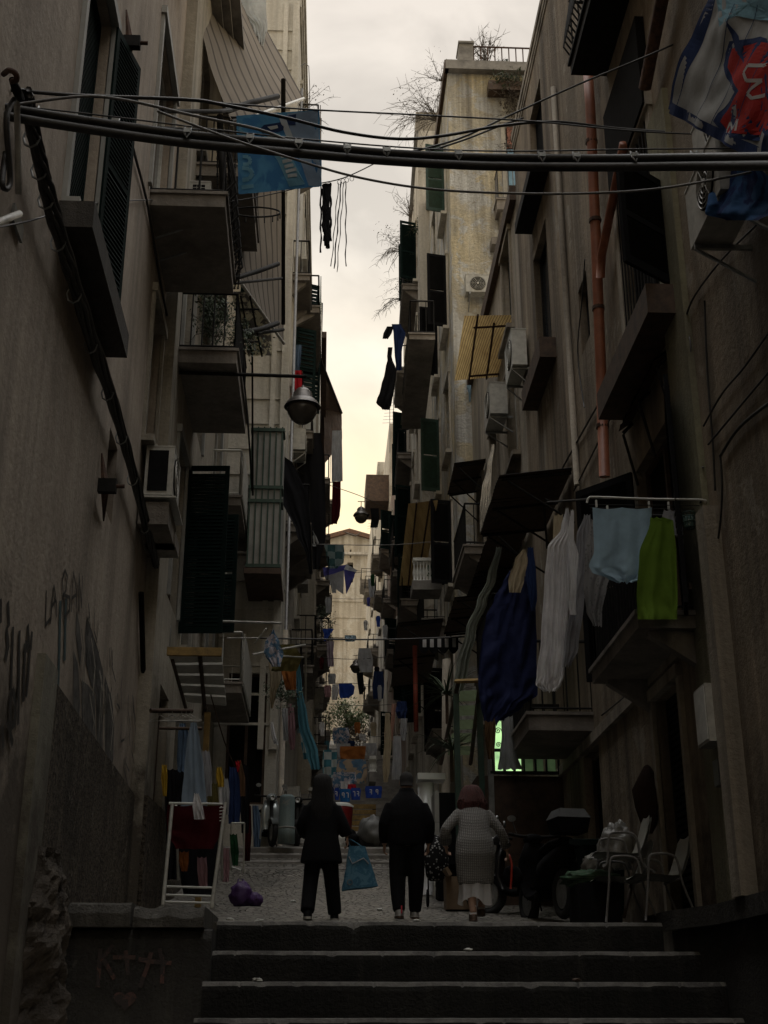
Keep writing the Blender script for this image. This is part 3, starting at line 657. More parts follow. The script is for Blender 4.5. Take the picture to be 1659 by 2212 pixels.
for (a0, z) in ((68, 22), (72, 25.6), (77, 18.4), (80, 22)): L_.balcony(a0, a0+3, z, .7, .18, sp=.3)
L_.part('boxed_balcony', MB().fb(FR5, 66.5, 69.5, 26.9, 28.5, 0, 1.3), M['brownw']); L_.finish()
Mm = Bldg('grey building at the very top of the right side before the tower', side(3.5, 0, -1), 84, 108, 15, 37, 6, M['pale'])
for i, a0 in enumerate((86, 91, 96, 101)):
    for z in (20, 24, 28, 32): Mm.win(a0, a0+1.5, z, z+2.2, 'glass')
for (a0, z) in ((86, 28), (91, 24), (96, 32), (86, 20)): Mm.balcony(a0, a0+3, z, .8, .2, sp=.35)
Mm.finish()
# tower
FT = front(125.0)
T = thing('church_tower', 'pale tufa block tower with low tiled roof closing the top of the street', 'tower', (2.5, 127, 25)); mb = MB()
hw = [FT.hit(750, 1258), FT.hit(763, 1215)]
holes = [(hw[0][0], hw[1][0], hw[0][1], hw[1][1]), (FT.hit(756, 1190)[0], FT.hit(759, 1190)[0], FT.hit(757, 1205)[1], FT.hit(757, 1186)[1])]
facade(mb, FT, -9, 13, 22, 45.6, holes, .9)
mb.face((-9, 125, 22), (-9, 141, 22), (-9, 141, 45.6), (-9, 125, 45.6)); mb.face((13, 125, 22), (13, 141, 22), (13, 141, 45.6), (13, 125, 45.6)); mb.build('wall', M['tower'], T)
MB().fb(FT, holes[0][0], holes[0][1], holes[0][2], holes[0][3], -.85, -.8).build('window', M['dark'], T)
tr = MB(); tr.fb(FT, -9.3, 13.3, 44.4, 44.65, -.02, .3); tr.build('cornice', M['pale'], T)
ga, gp, gb = at(560, 1202, 124.6), at(755, 1150, 124.6), at(950, 1206, 124.6); tr = MB(); bk = V((0, 18, 0)); up_ = V((0, 0, .45))
tr.hexa([ga, gp, gp+bk, ga+bk, ga+up_, gp+up_, gp+bk+up_, ga+bk+up_]); tr.hexa([gp, gb, gb+bk, gp+bk, gp+up_, gb+up_, gb+bk+up_, gp+bk+up_])
gm = MB(); gm.face(V((ga.x, 125.02, 45.0)), V((gb.x, 125.02, 45.0)), V((gb.x, 125.02, gb.z)), V((gp.x, 125.02, gp.z)), V((ga.x, 125.02, ga.z))); gm.build('gable', M['tower'], T)
tr.build('roof', M['tile'], T)
tc_ = MB(); xs_ = [FT.hit(x, 1300)[0] for x in (712, 736, 745)]
tc_.fb(FT, -4, FT.hit(742, 1400)[0], FT.hit(720, 1378)[1], FT.hit(720, 1360)[1], -.01, .25); tc_.fb(FT, FT.hit(742, 1400)[0], FT.hit(747, 1400)[0], 22, FT.hit(745, 1360)[1], -.01, .2)
for y in (1200, 1232, 1300, 1335): tc_.fb(FT, -9, 13, FT.hit(750, y)[1], FT.hit(750, y)[1]+.09, -.01, .06)
tc_.build('string_course', M['tower'], T)
# ================================================================ fixtures on the walls
def ac(f, a0, z0, label, w_=.8, d=.3, h=.56, coil=False, off=.06, group='air conditioner units on the facades', shelf=False, mat=None):
    t = thing('air_conditioner', label, 'air conditioner', f.P(a0+w_/2, z0, off), group); mat = mat or M['offwhite']
    c = MB().fb(f, a0, a0+w_, z0, z0+h, off, off+d); c.fb(f, a0-.006, a0+w_+.006, z0+h, z0+h+.02, off-.005, off+d+.006); c.build('casing', mat, t)
    g = MB(); cx, cz, r = a0+w_*.36, z0+h/2, h*.40
    un = f.u.normalized()
    ring = lambda rr, o: [f.P(cx, cz, o) + un*math.cos(2*math.pi*k/24)*rr + V((0, 0, math.sin(2*math.pi*k/24)*rr)) for k in range(24)]
    g.loft([ring(r, off+d+.004), ring(r, off+d+.012), ring(r*.96, off+d+.012)]); g.build('fan_opening', M['dark'], t)
    g = MB()
    for q in (.92, .74, .56, .38): g.tube(ring(r*q, off+d+.018)+[ring(r*q, off+d+.018)[0]], .006, 4)
    for k in range(0, 24, 4): g.tube([f.P(cx, cz, off+d+.018), ring(r*.94, off+d+.018)[k]], .005, 4)
    g.lathe(f.P(cx, cz, off+d+.014), [(r*.16, 0), (r*.16, .012), (.001, .014)], 10, f.n); g.build('fan_grille', mat, t)
    if coil:
        k = MB(); k.fb(f, a0-.012, a0-.008, z0+.05, z0+h-.05, off+.04, off+d-.07)
        k.build('condenser_coil', M['black'], t)
        k = MB()
        for q in range(9): k.fb(f, a0-.02, a0-.014, z0+.05+(h-.1)*q/8, z0+.056+(h-.1)*q/8, off+.04, off+d-.07)
        for q in range(4): k.fb(f, a0-.022, a0-.02, z0+.05, z0+h-.05, off+.04+(d-.11)*q/3, off+.045+(d-.11)*q/3)
        if not shelf: k.build('guard_grille', mat, t)
    for q in (a0+.1, a0+w_-.1):
        b = MB(); b.fb(f, q-.015, q+.015, z0-.05, z0-.01, 0, off+d); b.ob(f.P(q, z0-.2, (off+d)/2), un*.012, f.n*(off+d)/2+V((0, 0, .15)), V((0, 0, .012))); b.build('wall_bracket', M['metal'], t)
    if shelf:
        MB().fb(f, a0-.1, a0+w_+.1, z0-.075, z0-.052, 0, off+d+.06).build('shelf', mat, t)
        MB().fb(f, a0-.05, a0+w_+.1, z0-.42, z0-.12, .02, off+d-.02).build('shelf_box', M['slab'], t)
    return t
ac(FL1, 15.05, 6.12, 'big old air conditioner with dark coil back on the beige wall beside green shutters', .8, .36, .66, True, shelf=True)
ac(FL1, 14.5, 9.97, 'small pale air conditioner standing inside the near left balcony railing', .75, .28, .5, True, off=.45)
ac(FL2, 21.9, at(490, 1305, 21.9).z, 'air conditioner with square guard grille beside the green shutter panels', .8, .3, .62, True, off=.12)
a_, z_ = FR1.hit(1545, 330, .4); ac(FR1, a_-.5, z_-.1, 'grey air conditioner under the red and white flag, seen at steep angle', .9, .34, .6, off=.1)
a_, z_ = FR1.hit(1500, 500, .45); ac(FR1, a_-.8, z_-.15, 'old air conditioner on an iron frame below the blue cloth at right', .85, .32, .55, off=.16)
ac(FR1b, 19.7, 10.6, 'white air conditioner under the near end of the bamboo awning', .9, .26, .7, off=.05, mat=M['white'])
a_, z_ = FR1b.hit(1052, 945, .4); ac(FR1b, a_-.9, z_+.1, 'dull grey air conditioner below the bamboo awning, above the black canopy', .9, .34, .65, off=.1)
x0, z0_ = FN2.hit(1003, 648); ac(FN2, x0, z0_, 'white air conditioner with round fan on the yellow building face', .86, .3, .5, off=.12, group='air conditioner units on the facades')
for (f, a, z, lb) in ((FL3, 28.6, 12.9, 'small white air conditioner beside the pale building mouldings, high on the left'), (FL3, 33.8, 16.9, 'box air conditioner under a high left balcony against the sky'),
        (FL4, 45.0, 10.3, 'distant white air conditioner above the balustrade balcony on the left'), (FR1b, 26.0, 7.6, 'white air conditioner beside the torn foil sheet on the right'),
        (FR3, 40.6, 13.6, 'far air conditioner between closed shutters beyond the yellow building'), (FL3, 30.9, 4.5, 'ground level air conditioner beside the grey drainpipe'), (FR4, 52, 17.2, 'tiny air conditioner on the rose brick building')):
    ac(f, a, z, lb, off=.06)
# drainpipes, conduits, boxes
def cable(name, label, pts, r, cat='cable', mat=None, group=None, k=6, n=6):
    mb = MB(); mb.tube(smooth_pts(pts, k), r, n); return tag(mb.build(name, mat or M['cable'], None, True), label, cat, group)
def wpt(f, x, y, o=.03): a, z = f.hit(x, y, o); return f.P(a, z, o)
t = thing('drainpipe', 'long terracotta coloured drainpipe with a branch on the brown right wall', 'drainpipe', FR1.P(14.3, 5.9, .12))
mb = MB(); mb.tube([wpt(FR1, *q, .12) for q in ((1306, 1030), (1298, 800), (1289, 560), (1275, 230), (1268, 130))], .068, 12); mb.build('downpipe', M['terracotta'], t, True)
mb = MB(); mb.tube([wpt(FR1, 1297, 600, .13), wpt(FR1, 1300, 550, .13), wpt(FR1, 1335, 375, .13), wpt(FR1, 1348, 310, .13)], .055, 12); mb.build('branch_pipe', M['terracotta'], t, True); mb = MB(); mb.tube([wpt(FR1, 1393, 190, .13), wpt(FR1, 1430, 0, .13), wpt(FR1, 1452, -90, .13)], .07, 12); mb.build('upper_pipe', M['rust'], t, True)
for q in ((1302, 925), (1293, 670), (1286, 480), (1278, 310)): MB().lathe(wpt(FR1, *q, .12), [(.069, 0), (.080, .002), (.080, .05), (.069, .052)], 12).build('pipe_clip', M['rust'], t)
t = thing('drainpipe', 'pale grey cast pipe running down the pale building corner near the bollard', 'drainpipe', FL3.P(26.25, 3.0, .1))
MB().tube([FL3.P(26.25, 3.0, .1), FL3.P(26.25, 7.6, .1)], .06, 10).build('downpipe', M['right2'], t, True); MB().tube([FL3.P(26.4, 7.6, .1), FL3.P(26.4, 22, .1)], .035, 8).build('upper_pipe', M['greycable'], t, True)
cable('drainpipe', 'thin dark conduit pipe standing on the beige wall above the parapet', [wpt(FL1, 305, 1280, .05), wpt(FL1, 322, 1960, .05)], .035, 'pipe', M['iron'], k=2)
cable('drainpipe', 'light grey rounded pipe between the windows of the right wall', [FR1.P(16.1, 6.8, .05), FR1.P(16.1, 13.6, .05)], .045, 'pipe', M['right2'], k=2)
cable('drainpipe', 'weathered pale column pipe rising beside the far clothes on the right', [V((2.25, 24, 2.3)), V((2.35, 24, 6.4))], .09, 'pipe', M['right2'], k=2)
MB_ = MB().lathe(wpt(FL1, 352, 1400, .1), [(.0, 0), (.10, 0), (.105, .3), (.09, .36), (0, .37)], 14)
tag(MB_.build('junction_box', M['panel'], None, True), 'small grey cylindrical box at the lower end of the cable bundle', 'junction box')
t = thing('meter_box', 'cream metal meter box mounted low on the right door pier', 'meter box', FR1.P(10.75, 2.15, .1))
MB().fb(FR1, 10.6, 10.95, 2.15, 2.65, .06, .2).build('cabinet', M['offwhite'], t); MB().fb(FR1, 10.62, 10.93, 2.17, 2.63, .201, .208).build('lid', M['white'], t)
tag(MB().fb(FR1, 10.7, 10.85, 1.8, 2.02, .06, .12).build('doorbell_panel', M['metal'], None), 'narrow metal intercom plate under the cream meter box', 'intercom')
# braided bundle of old cables along the left wall
t = thing('cable_bundle', 'thick dark braided bundle of cables descending along the beige left wall', 'cables', FL1.P(12, 6, .1))
path = [wpt(FL1, x, y, .09) for x, y in ((46, 205), (78, 340), (112, 480), (180, 700), (250, 905), (300, 1090), (350, 1300), (360, 1350))]
base = smooth_pts(path, 14)
for q in range(6):
    ph = q*1.05; pts = [p + V((.03+.03*math.cos(ph+i*.13), 0, .05*math.sin(ph+i*.17)+.012*math.sin(i*1.1+q))) for i, p in enumerate(base)]
    MB().tube(pts, .024 if q < 4 else .013, 6).build('cable', M['cable'], t, True)
for i in range(3, len(base), 7): MB().tube([base[i]+V((.06*math.cos(a), 0, .085*math.sin(a))) for a in [k*math.pi/4 for k in range(9)]], .009, 5).build('cable_tie', M['metal'], t)
cable('cable_loop', 'drooping loose black cable end at the upper left hook', [wpt(FL1, 12, 330, .1), wpt(FL1, 5, 400, .12), wpt(FL1, 22, 392, .14), wpt(FL1, 14, 260, .12), wpt(FL1, 30, 215, .12)], .02, 'cable')
t = thing('wall_hook', 'rusty iron hook and insulator holding the crossing cables at upper left', 'hook', wpt(FL1, 30, 190, .1))
mb = MB(); h0 = wpt(FL1, 8, 160, .02); mb.tube(smooth_pts([h0, wpt(FL1, 20, 152, .14), wpt(FL1, 33, 158, .2), wpt(FL1, 36, 172, .2), wpt(FL1, 26, 176, .16)], 4), .02, 7); mb.build('hook', M['rust'], t, True)
MB().tube([wpt(FL1, 26, 172, .16), wpt(FL1, 36, 195, .16), wpt(FL1, 44, 212, .12)], [.022, .034, .03], 8).build('insulator', M['black'], t, True)
cable('conduit', 'pale plastic conduit hanging below the upper left hook', [wpt(FL1, 36, 196, .1), wpt(FL1, 38, 300, .1), wpt(FL1, 40, 420, .1)], .022, 'conduit', M['offwhite'], k=2, n=8)
cable('conduit', 'short white plastic tube with tape sticking out at the left edge', [wpt(FL1, -30, 490, .05), wpt(FL1, 42, 462, .12)], .026, 'conduit', M['offwhite'], k=2, n=8)
tag(MB().fb(FL1, *sorted((FL1.hit(20, 470)[0], FL1.hit(46, 470)[0])), FL1.hit(30, 500)[1], FL1.hit(30, 455)[1], .01, .03).build('tin_plate', M['metal'], None), 'small bent tin plate behind the white plastic tube', 'plate')
for i, (x, y, lb) in enumerate(((285, 92, 'iron bracket with square insulator high on the beige wall'), (232, 1050, 'rusty iron stub with porcelain knob in a dark slit of the beige wall'))):
    t = thing('wall_bracket', lb, 'bracket', wpt(FL1, x, y, .1)); p = wpt(FL1, x, y, .16)
    MB().tube([wpt(FL1, x-12, y-70, .02), wpt(FL1, x-5, y, .1), wpt(FL1, x-8, y+75, .02)], [.01, .05, .008], 6).build('strut', M['rust'], t)
    MB().ob(p, (.09, 0, 0), (0, .04, 0), (0, 0, .07)).build('block', M['iron'], t); MB().tube([p, p+V((.17, 0, 0))], .022, 8).build('knob', M['rust'], t)
# loose cables clipped to walls
for lb, f, pts, r, m in (
    ('slack dark cable swaying down the beige wall past the first balcony', FL1, [(243, -20), (262, 120), (270, 240), (290, 330), (318, 440), (345, 600), (372, 740), (392, 860)], .017, 'cable'),
    ('thin line hanging below the first balcony on the beige wall', FL1, [(392, 860), (408, 1000), (420, 1060)], .013, 'cable'),
    ('thin wire crossing the beige wall below the shutters', FL1, [(-10, 492), (60, 478), (140, 455), (230, 436), (330, 432)], .008, 'cable'),
    ('pale looped wire beside the upper part of the right door pier', FR1, [(1480, 700), (1492, 760), (1470, 870), (1455, 930), (1470, 990), (1520, 1010)], .008, 'greycable'),
    ('thin dark wire sagging over the pale green strip of the right wall', FR1, [(1522, 650), (1528, 800), (1540, 960), (1545, 1060)], .010, 'cable'),
    ('upper diagonal wire on the brown wall at the right edge', FR1, [(1520, 920), (1560, 850), (1610, 790), (1680, 690)], .010, 'cable'),
    ('middle diagonal wire on the brown wall at the right edge', FR1, [(1530, 960), (1580, 900), (1680, 780)], .010, 'cable'),
    ('lower diagonal cable ending in a knot on the brown right wall', FR1, [(1556, 985), (1600, 920), (1690, 850)], .014, 'cable'),
    ('cable dropping from the knot past the green towel', FR1, [(1556, 985), (1560, 1060), (1552, 1160), (1530, 1240), (1545, 1330)], .010, 'cable'),
    ('wire running up diagonally beside the flag on the right wall', FR1, [(1480, 690), (1500, 640), (1560, 560), (1640, 480)], .010, 'cable'),
    ('long black wire up the right wall left of the drainpipe', FR1, [(1262, 880), (1248, 760), (1258, 640), (1263, 560)], .010, 'cable'),
    ('dark cable slanting across the brown wall below the drainpipe', FR1, [(1240, 1060), (1290, 960), (1320, 900)], .012, 'cable'),
    ('double cable slanting down to the black canopy', FR1, [(1180, 1090), (1200, 1040), (1260, 930), (1300, 860)], .014, 'cable'),
    ('wire strung under the string course on the right wall', FR1, [(1300, 1545), (1380, 1480), (1440, 1430), (1500, 1360)], .010, 'cable')):
    cable('wall_cable', lb, [wpt(f, x, y, .03) for x, y in pts], r, 'cable', M[m], 'cables on the walls')
# ================================================================ cables across the street
def sp(pts): return [at(*p) for p in pts]
t = thing('overhead_cable_pair', 'pair of thick black insulated pipes crossing the whole street overhead', 'cables', at(830, 340, 7.6))
for dy, r, nm in ((0, .031, 'cable'), (19, .034, 'cable')):
    MB().tube(smooth_pts(sp([(-60, 218+dy, 7.3), (60, 240+dy, 7.4), (200, 262+dy, 7.5), (400, 290+dy, 7.6), (600, 308+dy, 7.6), (830, 330+dy*.9, 7.7), (1060, 340+dy, 7.7), (1300, 342+dy, 7.7), (1500, 340+dy, 7.2), (1720, 338+dy, 6.3)]), 8), r, 10).build(nm, M['cable'], t, True)
for x, y in ((75, 238), (250, 262), (405, 284), (540, 297), (645, 308), (750, 319), (835, 325), (990, 332), (1170, 336), (1245, 337), (1370, 336), (1500, 335)):
    c = at(x, y+9, 7.58); mb = MB(); mb.tube([c+V((-.022, 0, .07)), c+V((-.02, -.03, .0)), c+V((0, -.045, -.05)), c+V((.02, -.03, 0)), c+V((.022, 0, .07))], .008, 5); mb.ob(c+V((0, -.02, .02)), (.025, 0, 0), (0, .02, 0), (0, 0, .016)); mb.build('hanger_clip', M['metal'], t)
for lb, pts, r, m in (
    ('steel carrier wire just above the thick overhead pipes', [(-40, 222, 7.5), (200, 247, 7.5), (600, 295, 7.6), (1000, 325, 7.7), (1400, 322, 7.7), (1720, 320, 7.6)], .006, 'cable'),
    ('long dark cable from the left hook dipping to the middle of the sky', [(-40, 188, 7.4), (150, 205, 7.5), (400, 215, 7.8), (480, 226, 8.0), (620, 255, 8.4), (740, 285, 8.8), (860, 300, 9.2), (960, 293, 9.5), (1080, 272, 10), (1200, 263, 10.5), (1330, 277, 10.8), (1500, 288, 10.5), (1720, 295, 10)], .014, 'cable'),
    ('straight thin cable above the blue banner', [(380, 215, 9), (660, 236, 9.3), (900, 248, 9.6), (1150, 262, 9.9), (1400, 285, 9.8), (1720, 296, 9.5)], .008, 'cable'),
    ('pale cable falling from upper left to the pipes over the banner', [(40, 225, 7.3), (180, 208, 7.4), (280, 218, 7.5), (420, 250, 7.6), (560, 280, 7.6), (640, 312, 7.6)], .011, 'greycable'),
    ('grey cable slanting across the banner toward the right balcony', [(340, 240, 7.3), (500, 300, 7.4), (640, 345, 7.5), (760, 380, 7.6), (900, 405, 7.7), (1050, 416, 7.8), (1250, 418, 7.8), (1450, 404, 7.7), (1720, 352, 7.6)], .009, 'greycable'),
    ('dark cable rising from the pipes to the upper right corner', [(870, 332, 9.5), (990, 300, 10), (1110, 245, 10.4), (1250, 182, 10.6), (1400, 120, 10.4), (1560, 50, 10), (1720, -10, 9.8)], .011, 'cable'),
    ('second cable running beside the rising one', [(890, 338, 9.6), (1000, 303, 10), (1085, 270, 10.3), (1130, 255, 10.5)], .010, 'cable'),
    ('thin line that carries the dangling black straps', [(420, 448, 15), (560, 425, 15), (660, 402, 15), (740, 385, 15), (812, 352, 15)], .008, 'cable')):
    cable('overhead_cable', lb, sp(pts), r, 'cable', M[m], 'cables crossing the street')
for i, (lb, pts) in enumerate((('thin line high between the far houses holding the distant lamp', [(628, 1010, 30), (690, 1040, 32), (775, 1070, 34), (830, 1095, 36)]),
    ('clothes line level with the tower roof', [(590, 1172, 30), (700, 1176, 30), (850, 1177, 30), (978, 1165, 30)]), ('line stretched below the striped balcony awning', [(545, 1378, 24), (700, 1381, 24), (860, 1381, 24), (1010, 1375, 24)]),
    ('line across the street above the green tree', [(690, 1519, 40), (780, 1524, 40), (880, 1520, 40), (920, 1516, 40)]), ('line crossing before the lower tower wall', [(700, 1590, 42), (800, 1592, 42), (880, 1585, 42)]),
    ('line above the patchwork blankets', [(690, 1640, 34), (780, 1643, 34), (850, 1640, 34)]), ('line under the blue and white umbrella cloth', [(690, 1235, 48), (750, 1238, 48), (830, 1232, 48)]),
    ('line crossing the middle of the tower wall', [(690, 1290, 60), (760, 1294, 60), (822, 1290, 60)]), ('low line past the black hanging clothes', [(680, 1420, 40), (770, 1424, 40), (840, 1418, 40)]),
    ('line with the blue cloth below the hanging lamps', [(690, 1478, 46), (760, 1476, 46), (800, 1480, 46)]))):
    cable('clothes_line', lb, sp(pts), .010 if i != 2 else .016, 'line', M['cable'] if i != 1 else M['greycable'], 'lines crossing the far street')
# ================================================================ street lamps
def lamp(px, py, Y, w_, label, arm=None):
    c = at(px, py, Y); r = w_/2; t = thing('street_lamp', label, 'street lamp', c, 'hanging street lamps')
    MB().lathe(c, [(r, 0), (r*.98, .012), (r*.90, r*.2), (r*.72, r*.40), (r*.55, r*.46), (r*.52, r*.85), (r*.34, r*1.08), (r*.10, r*1.2), (r*.06, r*1.35), (.001, r*1.36)], 28).build('lamp_shade', M['lampmetal'], t, True)
    MB().lathe(c+V((0, 0, -.004)), [(.001, -r*.98), (r*.35, -r*.9), (r*.62, -r*.68), (r*.80, -r*.33), (r*.86, 0)], 28).build('lamp_glass', M['lampglass'], t, True)
    mb = MB(); mb.tube(smooth_pts([c+V((0, 0, r*1.1)), c+V((0, 0, r*1.5)), c+V((0, 0, r*1.9))], 3), .012, 6)
    if arm:
        e = c+V((0, 0, r*1.9)); mb.tube([e+V((.05, 0, 0)), e, V((arm, c.y, e.z+.02))], .028, 8)
    else: mb.tube([c+V((-.1, 0, r*1.9)), c+V((.1, 0, r*1.9))], .012, 5)
    mb.build('arm' if arm else 'hanger', M['iron'], t, True); return t
M['lampmetal'] = simple('bronze_lamp_metal', (.12, .105, .095), .42, .5, .3, 9, .1); M['lampglass'] = simple('smoked_lamp_glass', (.09, .08, .07), .25, 0, .2, 6, 0)
lamp(653, 880, 17, .54, 'large bronze street lamp on a long arm from the left wall', -2.3)
lamp(780, 1114, 34, .46, 'smaller bell lamp hanging on a wire against the yellow sky', None)
lamp(769, 1441, 45, .46, 'dark bell lamp hanging before the cream tower wall', None)
lamp(783, 1487, 58, .36, 'lowest and farthest hanging lamp beside the blue cloth', None)
# ================================================================ awnings and canopies
def sheet(c4, nu=24, nv=16, amp=.0, seed=0, off=0):
    a, b, c, d = [V(q) for q in c4]        # top-left, top-right, bottom-right, bottom-left
    nrm = (b-a).cross(d-a).normalized()
    def fn(u, v):
        p = a*(1-u)*(1-v)+b*u*(1-v)+c*u*v+d*(1-u)*v
        return p + nrm*(off + amp*(noise.noise(V((u*3+seed, v*2.2, seed)))*1.2+noise.noise(V((u*9, v*5+seed, 3)))*.4)*min(1, 3*v+.1)) + V((0, 0, -amp*1.5*math.sin(math.pi*u)*math.sin(math.pi*v)))
    return fn
M['awning'] = None
def awning_mat():
    m, tt, n, l, b = base_mat('striped_awning'); g = n.new('ShaderNodeUVMap'); mpp = n.new('ShaderNodeMapping'); l.new(g.outputs[0], mpp.inputs[0])
    s_ = n.new('ShaderNodeSeparateXYZ'); l.new(mpp.outputs[0], s_.inputs[0]); k = n.new('ShaderNodeMath'); k.operation = 'MULTIPLY'; l.new(s_.outputs[0], k.inputs[0]); k.inputs[1].default_value = 11
    fr = n.new('ShaderNodeMath'); fr.operation = 'FRACT'; l.new(k.outputs[0], fr.inputs[0])
    st_ = _range(n, l, fr.outputs[0], .76, .80); pos = _pos(n, l, 2, 2, 2)
    c = _mix(n, l, st_, (.21, .18, .145), (.065, .053, .042)); c = _mix(n, l, _range(n, l, _noise(n, l, pos, 1.5, 5), .4, .8, 0, .5), c, (.11, .09, .07)); l.new(c, b.inputs['Base Color']); b.inputs['Roughness'].default_value = .9
    tr_ = n.new('ShaderNodeBsdfTranslucent'); l.new(c, tr_.inputs[0]); ms = n.new('ShaderNodeMixShader'); ms.inputs[0].default_value = .25; l.new(b.outputs[0], ms.inputs[1]); l.new(tr_.outputs[0], ms.inputs[2]); l.new(ms.outputs[0], n['Material Output'].inputs[0]); return m
M['awning'] = awning_mat()
def uvgrid(o, nu, nv):
    uv = o.data.uv_layers.new(name='UVMap')
    for p in o.data.polygons:
        for li, vi in zip(p.loop_indices, p.vertices): uv.data[li].uv = ((vi % (nu+1))/nu, (vi//(nu+1))/nv)
def awning(label, c4, amp=.03, seed=1, mat=None, frame=True):
    t = thing('awning', label, 'awning', c4[3]); fn = sheet(c4, amp=amp, seed=seed)
    o = MB().grid(fn, 30, 20).build('fabric', mat or M['awning'], t, True); uvgrid(o, 30, 20)
    if frame:
        MB().tube([V(c4[3]), V(c4[2])], .03, 8).build('front_bar', M['offwhite'], t, True)
        MB().tube([V(c4[0]), V(c4[1])], .04, 8).build('roller', M['iron'], t, True)
    return t
awning('large brown striped awning drooping over the upper left balconies', sp([(388, -70, 17), (520, -40, 22), (656, 213, 21.6), (500, 268, 17.4)]), .05, 1)
awning('lower brown striped awning behind the black pole frame', sp([(430, 385, 17.4), (612, 400, 22.2), (613, 742, 22.4), (498, 580, 18.6)]), .04, 5)
t = thing('awning', 'long dark sloping awning under the eave, cutting into the sky at left', 'awning', at(715, 850, 45)); c4 = sp([(688, 742, 42.2), (692, 775, 42.2), (738, 892, 50), (700, 900, 50)])
MB().grid(sheet(c4, amp=.05, seed=3), 12, 8).build('fabric', M['brownw'], t); MB().grid(sheet(sp([(700, 885, 48), (738, 892, 50), (739, 955, 50), (702, 1000, 48)]), amp=.06, seed=6), 12, 8).build('side_curtain', M['brownw'], t); MB().tube(sp([(692, 775, 42.2), (738, 892, 50)]), .05, 6).build('front_bar', M['iron'], t)
t = thing('pole_frame', 'black iron pole frame with projecting arms under the striped awnings', 'frame', at(612, 690, 20))
for a, b, r in (((612, 172, 20), (612, 262, 20), .045), ((612, 262, 20), (612, 700, 20), .035)): MB().tube(sp([a, b]), r, 8).build('pole', M['iron'], t, True)
for pts, r in (([(350, 240, 15), (470, 241, 16), (500, 238, 17)], .035), ([(490, 240, 16.9), (540, 222, 17.4), (600, 208, 18.2)], .05), ([(500, 262, 17), (600, 245, 19)], .03), ([(500, 603, 18), (560, 585, 18.6), (601, 570, 19)], .04), ([(505, 612, 18), (610, 601, 20)], .025),
    ([(515, 718, 18.4), (560, 712, 19), (600, 698, 19.6)], .045), ([(520, 725, 18.6), (612, 712, 20)], .03), ([(475, 250, 16), (478, 330, 16), (484, 440, 16)], .05), ([(340, 275, 15), (500, 284, 16.6)], .02)):
    MB().tube(sp(pts), r, 8).build('arm', M['iron'], t, True)
for pts in ([(520, 640, 19), (545, 770, 19)], [(540, 640, 19), (566, 770, 19)], [(505, 668, 19), (560, 668, 19)], [(497, 740, 19), (562, 738, 19)], [(545, 770, 19), (546, 1070, 19)], [(520, 750, 18.4), (535, 900, 18.4), (545, 1060, 18.4)]):
    MB().tube(sp(pts), .018, 6).build('rod', M['iron'], t, True)
t = thing('chain_curtain', 'black chains and plant stems hanging beside the first left balcony', 'chains', at(480, 440, 16))
for q in range(6):
    mb = MB(); x = 470+q*8
    pts = sp([(x, 320, 16), (x+3*math.sin(q), 400, 16), (x+4, 480, 16), (x+10-6*math.cos(q), 560, 16.1), (x+4, 625, 16.2)]); bp = smooth_pts(pts, 10)
    for i in range(0, len(bp)-1): mb.tube([bp[i], bp[i]+(bp[i+1]-bp[i])*.8], .012+.006*(i % 2), 4)
    mb.build('chain', M['iron'], t)
t = thing('oval_hoop', 'flattened iron hoop with pegs hanging below the banner', 'drying hoop', at(553, 460, 17)); c = at(553, 458, 17)
MB().tube([c+V((.38*math.cos(a), .1*math.sin(a), .16*math.sin(a))) for a in [k*math.pi/12 for k in range(25)]], .014, 6).build('hoop', M['iron'], t, True)
for k in range(9):
    a = math.pi+k*math.pi/8; p = c+V((.38*math.cos(a), .1*math.sin(a), .16*math.sin(a))); MB().ob(p+V((0, 0, -.06)), (.008, 0, 0), (0, .008, 0), (0, 0, .05)).build('peg', M['iron'], t)
def canopy(label, f, a0, a1, z0, z1, o, mat=None, corr=.035, n=40, posts=None):
    t = thing('canopy', label, 'canopy', f.P((a0+a1)/2, z1, o/2))
    o1 = MB().grid(lambda u, v: f.P(a0+(a1-a0)*u, z0+(z1-z0)*v+corr*math.sin(u*math.pi*2*n/2)*.5+(.04*noise.noise(V((u*6, a0, 0)))*v), o*v+.02), n*4, 4).build('corrugated_sheet', mat or M['black'], t, False)
    MB().grid(lambda u, v: f.P(a0+(a1-a0)*u, z0-.02+(z1-z0)*v, .02+o*v), 1, 1).build('lining', M['brownw'], t)
    for k in range(3):
        mb = MB(); a = a0+.06+(a1-a0-.12)*k/2; mb.tube([f.P(a, z1-.06, o-.02), f.P(a, z0-.06, .03)], .022, 6); mb.tube([f.P(a, z1-.08, o*.9), f.P(a, z1-.7, .02)], .016, 6); mb.build('strut', M['iron'], t)
    return t
def can_px(label, f, near_wall, near_out, far_out, dz=.12, **k):
    a0, z0 = f.hit(*near_wall); d = ray(*near_out); p = d*(a0/d.y); o = (p - f.P(a0, 0)).dot(f.n); a1, z1 = f.hit(*far_out, o)
    return canopy(label, f, a0, a1, p.z+dz, p.z, o, **k)
can_px('wide black corrugated canopy over the drying clothes on the right', FR1, (1240, 1020), (1082, 1024), (1040, 1148))
can_px('second black corrugated canopy lower down the right wall', FR1b, (1150, 1142), (1062, 1140), (1004, 1280))
can_px('small slatted black canopy above the foil sheet', FR1b, (1052, 990), (984, 1000), (968, 1068), n=16)
can_px('black boxed canopy over the balcony with the white scalloped fringe', FR3, (960, 1343), (862, 1345), (846, 1430), n=18)
can_px('low dark canopy beyond the hanging tarpaulin', FR1b, (1110, 1285), (985, 1290), (960, 1345), n=18)
